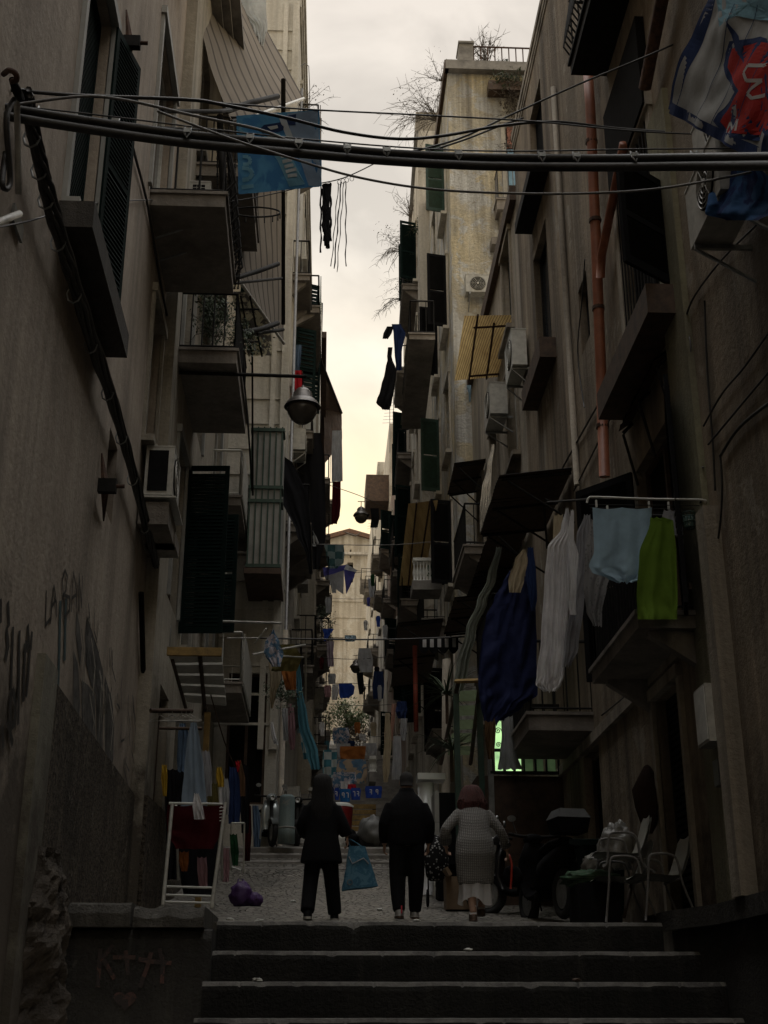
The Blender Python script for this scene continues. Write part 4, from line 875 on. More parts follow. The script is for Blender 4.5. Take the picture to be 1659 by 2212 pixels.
t = can_px('dark corrugated roof strip with ragged fringe below the louvred window', FR1, (1450, 760), (1418, 775), (1345, 1000), n=24)
# bamboo awnings, lit from behind by the sky
def bamboo():
    m, tt, n, l, b = base_mat('bamboo_matting'); pos = _pos(n, l, 1, 1, 1)
    wv = n.new('ShaderNodeTexWave'); wv.bands_direction = 'Z'; wv.inputs['Scale'].default_value = 9; wv.inputs['Distortion'].default_value = .6; l.new(pos, wv.inputs['Vector'])
    w2 = n.new('ShaderNodeTexWave'); w2.bands_direction = 'Y'; w2.inputs['Scale'].default_value = 6; w2.inputs['Distortion'].default_value = 1; l.new(pos, w2.inputs['Vector'])
    c = _mix(n, l, _range(n, l, _noise(n, l, pos, 1.6, 4), .35, .7), (.62, .45, .20), (.34, .22, .09)); c = _mix(n, l, _range(n, l, wv.outputs['Fac'], .0, .35, .85, 0), c, (.09, .055, .025)); c = _mix(n, l, _range(n, l, w2.outputs['Fac'], 0, .12, .6, 0), c, (.10, .06, .03))
    l.new(c, b.inputs['Base Color']); b.inputs['Roughness'].default_value = .8
    tr_ = n.new('ShaderNodeBsdfTranslucent'); l.new(c, tr_.inputs[0]); ms = n.new('ShaderNodeMixShader'); ms.inputs[0].default_value = .55; l.new(b.outputs[0], ms.inputs[1]); l.new(tr_.outputs[0], ms.inputs[2]); l.new(ms.outputs[0], n['Material Output'].inputs[0]); return m
M['bamboo'] = bamboo()
def matting(label, c4, bars):
    t = thing('bamboo_awning', label, 'awning', c4[2]); MB().grid(sheet(c4, amp=.015, seed=4), 30, 20).build('matting', M['bamboo'], t, True)
    fn = sheet(c4, off=-.04)
    for (u0, v0, u1, v1) in bars: MB().tube([fn(u0, v0), fn((u0+u1)/2, (v0+v1)/2), fn(u1, v1)], .022, 6).build('frame_bar', M['rust'], t, True)
matting('big golden bamboo awning tilted out above the white air conditioner', sp([(1003, 682, 22.6), (1134, 680, 21.2), (1100, 812, 23.4), (982, 822, 25.2)]), ((.25, -.03, .3, 1.03), (.55, .1, .62, 1.0), (.22, .16, 1, .14), (.3, .93, 1, .93), (.85, 0, .9, .9)))
matting('long worn yellow matting awning farther down the right side', sp([(882, 1088, 32), (946, 1080, 29), (915, 1265, 33), (862, 1265, 37)]), ((.35, 0, .45, 1), (.8, 0, .8, .7)))
# plank canopy over the left doorway
t = thing('plank_canopy', 'white plank canopy with yellow front beam over the clothes stand on the left', 'canopy', at(430, 1540, 17.5))
c4 = sp([(362, 1412, 16.6), (478, 1408, 16.6), (489, 1528, 18.6), (405, 1520, 18.6)]); fn = sheet(c4)
for k in range(5):
    mb = MB(); v0, v1 = k/5+.012, (k+1)/5-.03; a, b, c, d = fn(0, v0), fn(1, v0+.01*math.sin(k*3)), fn(1, v1), fn(0, v1-.01*k % .02); mb.hexa([d, c, b, a, d+V((0, 0, .03)), c+V((0, 0, .03)), b+V((0, 0, .03)), a+V((0, 0, .03))]); mb.build('plank', M['white'], t)
MB().ob(at(420, 1408, 16.5), (.36, 0, 0), (0, .03, 0), (0, 0, .055)).build('front_beam', M['yellow_wood'], t)
MB().tube(sp([(432, 1418, 16.7), (442, 1530, 18.4), (440, 1545, 18.4)]), .03, 5).build('rafter', M['brownw'], t)
MB().tube(sp([(372, 1425, 16.8), (402, 1532, 18.5)]), .025, 5).build('rafter', M['brownw'], t)
pb = at(449, 1540, 18); MB().box(pb.x-.04, pb.x+.04, 17.95, 18.05, gz(18), pb.z).build('post', M['yellow_wood'], t)
pn_ = at(425, 1560, 18.3); MB().box(pn_.x-.30, pn_.x+.14, 18.28, 18.32, gz(18.3)+1.0, pn_.z).build('board', M['panel'], t)
# green glazed lean-to roof and lit green veranda on the right
t = thing('glazed_veranda', 'lit green veranda with barred panes beneath the blue tarpaulin', 'veranda', (2.4, 18.5, gz(18.5)))
M['litgreen'] = None
m, tt, n, l, b = base_mat('lit_green_pane'); l.new(_mix(n, l, _range(n, l, _noise(n, l, _pos(n, l, 1, 1, 1), 3, 3), .35, .65), (.25, .42, .17), (.12, .22, .10)), b.inputs['Base Color'])
l.new(_mix(n, l, _range(n, l, _noise(n, l, _pos(n, l, 1, 1, 1), 2.2, 3), .4, .62), (.34, .55, .24), (.10, .18, .09)), b.inputs['Emission Color']); b.inputs['Emission Strength'].default_value = .07; M['litgreen'] = m; m2 = m.copy(); m2.node_tree.nodes['Principled BSDF'].inputs['Emission Strength'].default_value = 1.6; M['litbright'] = m2
fv = front(18.6)
def fp_(x, y): return fv.hit(x, y)
for (x0, x1, y0, y1, nm) in ((1066, 1086, 1540, 1668, 0), (1090, 1108, 1600, 1668, 0), (1110, 1126, 1545, 1668, 0), (1132, 1152, 1628, 1668, 1), (1156, 1174, 1628, 1668, 1), (1180, 1200, 1628, 1668, 1)):
    a, z1 = fp_(x0, y0); b_, z0 = fp_(x1, y1); MB().fb(fv, a, b_, z0, z1, .0, .02).build('pane', M['litgreen' if nm else 'litbright'], t)
mb = MB()
for x in (1062, 1088, 1109, 1129, 1154, 1177, 1203): a = fp_(x, 1600)[0]; mb.fb(fv, a-.012, a+.012, fp_(x, 1670)[1], fp_(x, 1525)[1], .0, .06)
for y in (1525, 1622, 1670): mb.fb(fv, fp_(1058, y)[0], fp_(1206, y)[0], fp_(1100, y)[1]-.02, fp_(1100, y)[1]+.02, -.01, .07)
mb.build('bars', M['iron'], t)
for (x, y, s) in ((1075, 1580, .05), (1116, 1590, .05), (1076, 1610, .04)):
    c = fv.P(*fp_(x, y), .05); MB().tube([c+V((s*(1-k/22)*math.cos(k*.55), 0, s*(1-k/22)*math.sin(k*.55))) for k in range(22)], .006, 4).build('scroll', M['iron'], t)
pw = MB().fb(fv, fp_(1030, 1670)[0], 3.6, gz(18)+.0, fp_(1100, 1672)[1]-.03, -.8, .0); pw.build('wooden_box', M['brownw'], t)
pw = MB(); pw.fb(fv, fp_(1066, 1600)[0]-.1, fp_(1066, 1600)[0]-.02, gz(18.6), fp_(1066, 1520)[1], -.02, .06); pw.build('corner_post', M['metal'], t)
t = thing('glazed_lean_to', 'sloping lean-to roof with pale green glass panels beside the palm', 'canopy', at(1000, 1640, 19)); c4 = sp([(985, 1472, 18.4), (1040, 1470, 17.8), (1020, 1650, 21), (945, 1650, 22)]); fn = sheet(c4)
M['greenglass'] = fabric('green_glass_panel', (.17, .21, .12), trans=.6)
for k in range(5):
    v0, v1 = .1+k*.165, .1+k*.165+.12; q = MB(); q.face(fn(.25, v0), fn(.9, v0), fn(.9, v1), fn(.25, v1)); q.build('glass_panel', M['greenglass'], t)
for (a, b) in (((0.1, 0), (.1, 1)), ((.95, 0), (.95, 1)), ((0, 0), (1, 0))): MB().tube([fn(*a), fn(*b)], .035, 5).build('frame_bar', M['brownw'] if a[1] == 0 and b[1] == 1 else M['yellow_wood'], t)
for x in (985, 1035): p = at(x, 1500, 18.6); MB().box(p.x-.04, p.x+.04, 18.55, 18.65, gz(18.6), p.z).build('post', M['greenb'], t)
cable('red_pole', 'red painted pole standing before the black boxed canopy', [at(896, 1395, 24), at(899, 1580, 24)], .045, 'pole', simple('red_paint', (.30, .06, .035), .6), k=2, n=8)
# ================================================================ hanging cloth
def hang(name, label, cat, rows, Y, mat, folds=3, amp=.05, group=None, nu=26, nv=26, rag=0, parent=None, off=0, sub=None):
    "rows: outline (x left, x right, y) seen in the survey; Y: depth, or (left, right) for cloth hung along a wall"
    Y0, Y1 = (Y, Y) if not isinstance(Y, tuple) else Y; sd_ = hash(label or name) % 97 if False else sum(map(ord, label or name)) % 97
    ys = [r[2] for r in rows]
    def fn(u, v):
        t_ = v*(len(rows)-1); i = min(int(t_), len(rows)-2); f = t_-i; f = f*f*(3-2*f) if len(rows) > 3 else f
        a, b = rows[i], rows[i+1]; xl = a[0]+(b[0]-a[0])*f; xr = a[1]+(b[1]-a[1])*f; y = a[2]+(b[2]-a[2])*(t_-i)
        if rag: y += rag*noise.noise(V((u*7, sd_, 2)))*v*v
        d = amp*(.25+.75*v)*(math.sin(u*folds*2*math.pi+sd_+2.5*noise.noise(V((v*2, u*2, sd_))))*.35+noise.noise(V((u*5, v*2.4, sd_)))*.9-abs(noise.noise(V((u*5+v*3.5, v*4-u*2, sd_+7))))*.8+noise.noise(V((u*18, v*9, sd_)))*.15)
        y += 3.5*abs(math.sin(u*math.pi*2))*(1-v)**4*(1 if Y0 < 20 else 0); x = xl+(xr-xl)*(u + .02*math.sin(u*folds*6.28+sd_)*v)
        return at(x, y, Y0+(Y1-Y0)*u + d - off)
    o = MB().grid(fn, nu, nv).build(name, mat, parent, True)
    if parent is None: tag(o, label, cat, group)
    elif sub: o['label'] = sub
    return o
FB = fabric
C = dict(white=FB('white_cotton', (.74, .73, .74), trans=.35), grey=FB('grey_jersey', (.34, .34, .36)), lightblue=FB('light_blue_jersey', (.32, .45, .55), trans=.25), lime=FB('lime_green_towel', (.13, .22, .03), trans=.25),
    navy=FB('navy_cloth', (.02, .035, .10), trans=.1), denim=FB('denim', (.10, .15, .23), trans=.1), paledenim=FB('pale_denim', (.22, .28, .35), trans=.1), black=FB('black_cloth', (.012, .012, .014), trans=.08), red=FB('red_cloth', (.42, .02, .03), trans=.2),
    darkred=FB('dark_red_cloth', (.055, .006, .008), trans=.25), yellow=FB('yellow_cloth', (.50, .32, .04), trans=.25), orange=FB('orange_cloth', (.38, .14, .04), trans=.35), beige=FB('beige_cloth', (.42, .35, .24), trans=.25), brown=FB('brown_cloth', (.14, .08, .045), trans=.3),
    teal=FB('teal_cloth', (.09, .24, .31), trans=.3), tealw=FB('teal_white_check', (.07, .22, .28), (.45, .5, .5), 'checks', 5, .3), blue=FB('royal_blue_cloth', (.04, .09, .42), trans=.35), lilac=FB('violet_blue_cloth', (.12, .12, .42), trans=.45),
    lace=FB('grey_lace', (.33, .32, .32), (.2, .2, .2), 'dots', 24, .4), tarp=FB('blue_tarpaulin', (.010, .014, .042), (.018, .024, .062), 'blotch', 3, .03), patch=FB('patchwork_blanket', (.12, .22, .34), (.42, .33, .24), 'blotch', 4, .2), patch2=FB('flowered_quilt', (.10, .20, .32), (.45, .42, .46), 'blotch', 9, .2),
    greencheck=FB('green_grey_check', (.06, .13, .14), (.20, .27, .28), 'checks', 3.4, .35), stripe=FB('white_striped_shirt', (.55, .55, .55), (.2, .1, .2), 'stripes', 6, .35), pink=FB('dusty_pink_cloth', (.34, .20, .22), trans=.3), green=FB('green_cloth', (.015, .06, .025), trans=.2),
    greyw=FB('pale_grey_cloth', (.46, .47, .49), trans=.45), film=simple('crinkled_foil_sheet', (.50, .45, .37), .25, .3, .3, 6, 1.2), floral=FB('pale_flowered_sheet', (.60, .56, .40), (.12, .11, .10), 'blotch', 7, .5), salmon=FB('salmon_towel', (.45, .26, .20), trans=.3), olive=FB('olive_cloth', (.13, .11, .04), trans=.3))
m, tt_, n, l, b = base_mat('crumpled_blue_tarpaulin'); pos = _pos(n, l, 1, 1, 1); vo = n.new('ShaderNodeTexVoronoi'); vo.inputs['Scale'].default_value = 3.2; nn_ = n.new('ShaderNodeTexNoise'); nn_.inputs['Scale'].default_value = 3; l.new(pos, nn_.inputs['Vector'])
ad = n.new('ShaderNodeVectorMath'); ad.operation = 'ADD'; l.new(pos, ad.inputs[0]); l.new(nn_.outputs['Color'], ad.inputs[1]); l.new(ad.outputs[0], vo.inputs['Vector']); l.new(_mix(n, l, _range(n, l, _noise(n, l, pos, 2.5, 4), .4, .65), (.009, .014, .055), (.012, .018, .068)), b.inputs['Base Color']); b.inputs['Roughness'].default_value = .85; b.inputs['Specular IOR Level'].default_value = .2
_bump(n, l, vo.outputs['Distance'], b, .3, .06); C['tarp'] = m
LD = 'laundry hung out along the street'
H_ = hang
# right, near: clothes on the big drying rack
t = thing('drying_rack', 'white metal drying rack jutting from the right balcony', 'drying rack', at(1390, 1080, 10.9)); mb = MB()
MB().tube(smooth_pts(sp([(1268, 1086, 11.2), (1272, 1076, 11.2), (1290, 1074, 11.2), (1400, 1078, 10.9), (1515, 1080, 10.6), (1522, 1086, 10.6)]), 4), .012, 8).build('front_bar', M['offwhite'], t, True)
for a, b in (((1275, 1078, 11.2), (1180, 1085, 12.6)), ((1515, 1082, 10.6), (1500, 1120, 11.4)), ((1178, 1078, 12.6), (1200, 1088, 12.4)), ((1175, 1090, 12.6), (1182, 1185, 12.6))): MB().tube(sp([a, b]), .012, 6).build('rod', M['iron'], t, True)
for k in range(4): MB().tube(sp([(1272+3*k, 1090+7*k, 11.3+.15*k), (1512-5*k, 1092+8*k, 10.7+.15*k)]), .004, 4).build('wire', M['cable'], t, True)
for x, y in ((1288, 1088), (1402, 1091), (1444, 1092), (1312, 1100)): p = at(x, y, 10.98); tag(MB().ob(p, (.008, 0, 0), (0, .012, 0), (0, 0, .035)).build('clothes_peg', M['white'], None), {1288: 'white peg at the left corner of the light blue shirt', 1402: 'white peg at the right corner of the light blue shirt', 1444: 'white peg holding the small grey shorts', 1312: 'white peg behind the top hem of the light blue shirt'}[x], 'clothes peg', 'pegs on the drying rack')
H_('hanging_shirt', 'light blue shirt hung upside down with frilled sleeves on the rack', 'shirt', [(1280, 1408, 1096), (1281, 1407, 1130), (1283, 1405, 1190), (1272, 1410, 1222), (1278, 1415, 1236), (1312, 1392, 1250), (1330, 1368, 1258)], 10.95, C['lightblue'], 3, .05, LD, rag=6, nu=40, nv=40)
H_('green_towel', 'lime green towel hanging behind the light blue shirt', 'towel', [(1405, 1432, 1116), (1404, 1455, 1125), (1380, 1462, 1200), (1374, 1465, 1290), (1376, 1464, 1338)], 10.75, C['lime'], 1.5, .05, LD)
H_('hanging_shorts', 'small grey shorts pegged right of the light blue shirt', 'shorts', [(1434, 1460, 1100), (1430, 1466, 1118), (1425, 1474, 1140), (1424, 1476, 1158)], 10.9, C['grey'], 2, .03, LD, rag=8)
H_('hanging_strap', 'dark narrow sleeve dangling right of the lime green towel', 'cloth', [(1468, 1476, 1160), (1470, 1480, 1230), (1474, 1480, 1268)], 11.2, C['grey'], 1, .02, LD)
t = thing('peg_basket', 'small green wire basket of pegs hooked on the end of the rack', 'basket', at(1490, 1145, 10.7)); c = at(1490, 1140, 10.7)
mb = MB()
for z, r in ((0, .045), (.05, .058), (.10, .065), (.14, .06)): mb.tube([c+V((r*math.cos(a), r*math.sin(a), z)) for a in [k*math.pi/8 for k in range(17)]], .005, 4)
for k in range(12): a = k*math.pi/6; mb.tube([c+V((.045*math.cos(a), .045*math.sin(a), 0)), c+V((.06*math.cos(a), .06*math.sin(a), .14))], .004, 4)
mb.build('wire_body', M['greenb'], t)
mb = MB(); mb.lathe(c, [(0.001, .004), (.044, .004), (.056, .06), (.05, .11), (.001, .12)], 12); mb.build('pegs', FB('mixed_pegs', (.12, .2, .2), (.4, .42, .4), 'dots', 60, 0), t)
H_('hanging_dress', 'long white robe hanging at the left end of the rack', 'dress', [(1222, 1228, 1096), (1212, 1236, 1140), (1182, 1232, 1185), (1175, 1230, 1260), (1168, 1224, 1380), (1158, 1218, 1460), (1156, 1212, 1478), (1172, 1202, 1494)], (12.4, 12.2), C['white'], 5, .07, LD, rag=5, nu=48, nv=48)
H_('hanging_shirt', 'white long sleeved shirt with its sleeve dangling in the middle of the clothes', 'shirt', [(1233, 1240, 1100), (1226, 1240, 1160), (1230, 1250, 1200), (1232, 1246, 1250), (1229, 1244, 1310), (1231, 1246, 1328)], 11.9, C['white'], 1.5, .03, LD)
H_('hanging_dress', 'grey crumpled dress between the white robe and the lace cloth', 'dress', [(1262, 1275, 1110), (1245, 1280, 1160), (1240, 1282, 1230), (1232, 1262, 1300), (1218, 1250, 1400), (1215, 1234, 1440)], 12.1, C['grey'], 3, .07, LD, rag=9)
H_('hanging_cloth', 'grey lace cloth with ragged hem behind the light blue shirt', 'cloth', [(1278, 1290, 1120), (1264, 1308, 1190), (1262, 1324, 1230), (1260, 1310, 1270), (1266, 1300, 1320), (1280, 1300, 1352)], 11.9, C['lace'], 4, .05, LD, rag=10)
H_('hanging_cloth', 'pale cloth hanging behind the shoulder of the white robe', 'cloth', [(1196, 1216, 1110), (1194, 1212, 1180), (1192, 1204, 1250)], 12.9, C['beige'], 1, .03, LD)
H_('tarpaulin', 'dark blue tarpaulin draped down beside the white robe', 'tarpaulin', [(1100, 1122, 1232), (1086, 1148, 1258), (1068, 1156, 1292), (1050, 1157, 1335), (1041, 1159, 1385), (1036, 1158, 1430), (1034, 1161, 1470), (1036, 1160, 1500), (1040, 1128, 1525), (1046, 1088, 1558)], 14.2, C['tarp'], 1.5, .13, LD, rag=22, nu=50, nv=50)
H_('hanging_shirt', 'dull grey shirt hanging above the blue tarpaulin', 'shirt', [(1128, 1136, 1185), (1112, 1140, 1210), (1098, 1132, 1255), (1100, 1125, 1280)], 14.0, C['beige'], 2, .05, LD)
H_('hanging_shirt', 'dark blue shirt tucked between the tarpaulin and the robe', 'shirt', [(1140, 1152, 1180), (1135, 1158, 1240), (1142, 1160, 1290), (1148, 1156, 1320)], 14.0, C['navy'], 2, .04, LD)
H_('twisted_sheet', 'long twisted grey green sheet hanging from the second black canopy', 'sheet', [(1072, 1084, 1180), (1052, 1072, 1250), (1030, 1052, 1300), (1006, 1028, 1360), (985, 1012, 1440), (975, 1000, 1500)], 19, FB('grey_green_sheet', (.20, .22, .19), trans=.2), 2, .08, LD)
H_('hanging_trousers', 'greyish trousers hanging before the lit green veranda', 'trousers', [(1086, 1108, 1545), (1084, 1110, 1590), (1080, 1118, 1630), (1076, 1128, 1662)], 17.6, C['grey'], 3, .05, LD, rag=6)
H_('hanging_cloth', 'narrow dark cloth left of the greyish trousers at the veranda', 'cloth', [(1046, 1072, 1545), (1048, 1070, 1600), (1054, 1066, 1640)], 17.7, C['brown'], 2, .05, LD)
t = thing('foil_sheet', 'crinkled plastic sheet catching light on the right wall', 'plastic sheet', at(1060, 1040, 21.5)); hang('sheet', None, None, [(1062, 1068, 960), (1052, 1062, 1010), (1040, 1060, 1060), (1036, 1058, 1100), (1036, 1052, 1150)], (22.5, 21), C['film'], 4, .12, parent=t, rag=4)
# flags and banner
def panel_fn(c4, amp, seed): return sheet(c4, amp=amp, seed=seed)
t = thing('football_banner', 'see through blue banner with pale lettering hanging from the upper cable', 'banner', at(600, 400, 9.0))
c4 = sp([(511, 250, 9.0), (690, 237, 9.35), (695, 402, 9.35), (515, 420, 9.0)]); fn = sheet(c4, amp=.02, seed=2)
def on(fn, pts, nm, mat, par, off=.004, lab=None, w_=None):
    mb = MB(); n_ = V((0, -off, 0))
    if w_:
        for (u0, v0), (u1, v1) in zip(pts, pts[1:]):
            du, dv = u1-u0, v1-v0; ln = math.hypot(du, dv) or 1; nx, ny = -dv/ln*w_/2, du/ln*w_/2; k = max(1, int(ln/.03))
            for i in range(k):
                a, b = i/k, (i+1)/k; q = [(u0+du*a-nx, v0+dv*a-ny), (u0+du*b-nx, v0+dv*b-ny), (u0+du*b+nx, v0+dv*b+ny), (u0+du*a+nx, v0+dv*a+ny)]; mb.face(*[fn(*p)+n_ for p in q])
    else:
        cu_s = sum(p[0] for p in pts)/len(pts); cv_s = sum(p[1] for p in pts)/len(pts)
        K = 12 if len(pts) > 6 else 5; dn = []
        for (a, b) in zip(pts, pts[1:]+pts[:1]): dn += [(a[0]+(b[0]-a[0])*j/4, a[1]+(b[1]-a[1])*j/4) for j in range(4)]
        for (a, b) in zip(dn, dn[1:]+dn[:1]):
            for i in range(K):
                f0, f1 = i/K, (i+1)/K
                q = [(cu_s+(a[0]-cu_s)*f0, cv_s+(a[1]-cv_s)*f0), (cu_s+(b[0]-cu_s)*f0, cv_s+(b[1]-cv_s)*f0), (cu_s+(b[0]-cu_s)*f1, cv_s+(b[1]-cv_s)*f1), (cu_s+(a[0]-cu_s)*f1, cv_s+(a[1]-cv_s)*f1)]
                mb.face(*[fn(*p)+n_ for p in (q if i else [q[0], q[2], q[3]])])
    o = mb.build(nm, mat, par); 
    if lab: o['label'] = lab
    return o
MB().grid(fn, 40, 34).build('cloth', FB('banner_blue', (.09, .26, .44), (.05, .16, .32), 'blotch', 3, .5), t, True)
bs, bw, bn = FB('banner_pale_blue', (.22, .44, .54), trans=.5), FB('banner_white', (.62, .63, .60), trans=.5), FB('banner_navy', (.02, .035, .09), trans=.3)
on(fn, [(.60, .02), (.98, .01), (.99, .99), (.84, .98), (.74, .62), (.66, .35)], 'pale_panel', FB('banner_sky', (.35, .43, .52), trans=.55), t, .003)
on(fn, [(.28, .28), (.50, .25), (.80, .95), (.60, .97), (.46, .60)], 'light_panel', bs, t, .006)
on(fn, [(.57, .05), (.71, .04), (.70, .17), (.62, .16)], 'dark_patch', bn, t, .009)
on(fn, [(.27, .19), (.32, .14), (.52, .12), (.56, .17), (.55, .22), (.48, .24), (.30, .24)], 'badge', bn, t, .010); on(fn, [(.36, .17), (.48, .155), (.49, .19), (.40, .21)], 'badge_mark', bw, t, .014)
on(fn, [(.50, .06), (.585, .08), (.70, .40), (.62, .40)], 'pale_stripe', bw, t, .010)
for i, q in enumerate(([(.35, .31), (.48, .29)], [(.37, .39), (.50, .37)], [(.50, .56), (.61, .55)], [(.52, .63), (.64, .61)], [(.545, .70), (.655, .68)], [(.56, .77), (.69, .74)], [(.58, .83), (.70, .82)])): on(fn, q, 'text_line', bw, t, .011, w_=.045)
on(fn, [(.06, .15), (.03, .17), (.06, .21), (.10, .23), (.07, .27)], 'letter', bs, t, .008, 'faint letter S', .03)
on(fn, [(.06, .53), (.13, .53), (.15, .58), (.13, .63), (.06, .63)], 'letter', bs, t, .008, 'pale rounded letter', .045)
on(fn, [(.05, .68), (.13, .69), (.17, .75), (.13, .82), (.05, .83)], 'letter', bs, t, .008, 'pale letter U', .05)
on(fn, [(.04, .92), (.18, .91)], 'letter', bs, t, .008, 'pale letter I', .05)
t = thing('football_flag', 'big white flag with navy border and red crest shape at the upper right', 'flag', at(1540, 150, 8.2))
c4 = sp([(1555, -70, 7.3), (1740, -70, 6.2), (1640, 345, 6.85), (1443, 238, 8.2)]); fn = sheet(c4, amp=.06, seed=8)
MB().grid(fn, 40, 40).build('cloth', FB('flag_white', (.34, .34, .33), trans=.25), t, True)
fnv, frd, fsk = FB('flag_navy', (.02, .035, .10), trans=.15), FB('flag_red', (.36, .025, .02), trans=.2), FB('flag_sky', (.20, .36, .44), trans=.2)
def fl(x, y):
    u, v = .5, .5; Q = ((1555, -70), (1740, -70), (1640, 345), (1443, 238))
    for _ in range(12):
        q = [Q[0][i]*(1-u)*(1-v)+Q[1][i]*u*(1-v)+Q[2][i]*u*v+Q[3][i]*(1-u)*v for i in (0, 1)]; du = [(Q[1][i]-Q[0][i])*(1-v)+(Q[2][i]-Q[3][i])*v for i in (0, 1)]; dv = [(Q[3][i]-Q[0][i])*(1-u)+(Q[2][i]-Q[1][i])*u for i in (0, 1)]
        D = du[0]*dv[1]-du[1]*dv[0]; ex, ey = x-q[0], y-q[1]; u += (ex*dv[1]-ey*dv[0])/D; v += (du[0]*ey-du[1]*ex)/D
    return u, v
on(fn, [(0.02, 0), (.02, 1)], 'border', fnv, t, .006, w_=.10); on(fn, [(0, .985), (1, .985)], 'border', fnv, t, .008, w_=.08)
on(fn, [fl(*p) for p in ((1568, 95), (1580, 70), (1640, 60), (1700, 90), (1700, 260), (1640, 305), (1570, 300), (1550, 262), (1558, 240), (1598, 185), (1572, 150), (1562, 120))], 'crest_outline', fnv, t, .010)
on(fn, [fl(*p) for p in ((1576, 105), (1584, 85), (1640, 72), (1700, 98), (1700, 250), (1640, 292), (1576, 290), (1562, 262), (1568, 245), (1612, 190), (1585, 150), (1574, 125))], 'crest', frd, t, .014)
on(fn, [fl(*p) for p in ((1578, 30), (1592, 90), (1612, 120), (1600, 60))], 'navy_stroke', fnv, t, .018)
on(fn, [fl(*p) for p in ((1660, 132), (1624, 126), (1616, 142), (1622, 162), (1648, 166), (1630, 182), (1622, 194), (1630, 206), (1652, 202))], 'crest_letter', bw, t, .022, 'white cursive letter on the red crest', .022)
on(fn, [fl(*p) for p in ((1570, 290), (1580, 262), (1590, 282), (1600, 255), (1598, 285))], 'crest_letter', bw, t, .018, 'small white cursive mark low on the crest', .02)
on(fn, [fl(*p) for p in ((1545, -10), (1560, -60), (1730, -60), (1730, 40), (1600, 20), (1560, 45))], 'sky_panel', fsk, t, .007)
for x in (1600, 1650, 1560): on(fn, [fl(x+35, 0), fl(x-60, 285)], 'fold_line', fnv, t, .02, w_=.006)
H_('hanging_cloth', 'blue and sky blue cloth hanging under the flag at the right edge', 'cloth', [(1560, 1640, 358), (1545, 1665, 390), (1530, 1680, 430), (1525, 1665, 462), (1570, 1640, 476)], (8.3, 7.4), FB('two_blue_cloth', (.05, .13, .30), (.02, .035, .12), 'blotch', 2.5, .25), 3, .08, LD)
H_('hanging_cloth', 'dark blue drape at the extreme right edge beside the flag', 'cloth', [(1640, 1720, 150), (1622, 1720, 240), (1618, 1720, 330)], (7.5, 6.8), C['navy'], 2, .08, LD)
# dangling straps against the sky
t = thing('hanging_straps', 'black knotted straps and laces dangling from rings on the line', 'straps', at(710, 400, 15))
for i, (x, y0, y1, w_) in enumerate(((693, 402, 545, .016), (699, 400, 500, .03), (704, 399, 530, .04), (709, 398, 535, .035), (714, 396, 520, .02), (737, 393, 580, .012), (731, 395, 575, .008), (747, 392, 575, .010), (743, 393, 588, .008), (700, 400, 520, .012))):
    pts = sp([(x+(1.2*math.sin(i*2+k*1.3) if k else 0) - (k*1.1 if i in (5, 6, 8) else 0), y0+(y1-y0)*k/14, 15) for k in range(15)]); MB().tube(pts, [w_*(.5+.5*abs(math.sin(k*1.9+i))) for k in range(15)], 6).build('strap', C['black'], t, True)
for x, y in ((700, 399), (706, 398), (712, 396), (733, 391), (741, 388), (749, 386), (760, 383)):
    c = at(x, y+3, 15); MB().tube([c+V((.028*math.cos(a), 0, .04*math.sin(a))) for a in [k*math.pi/6 for k in range(13)]], .004, 4).build('ring', M['greycable'], t, True)
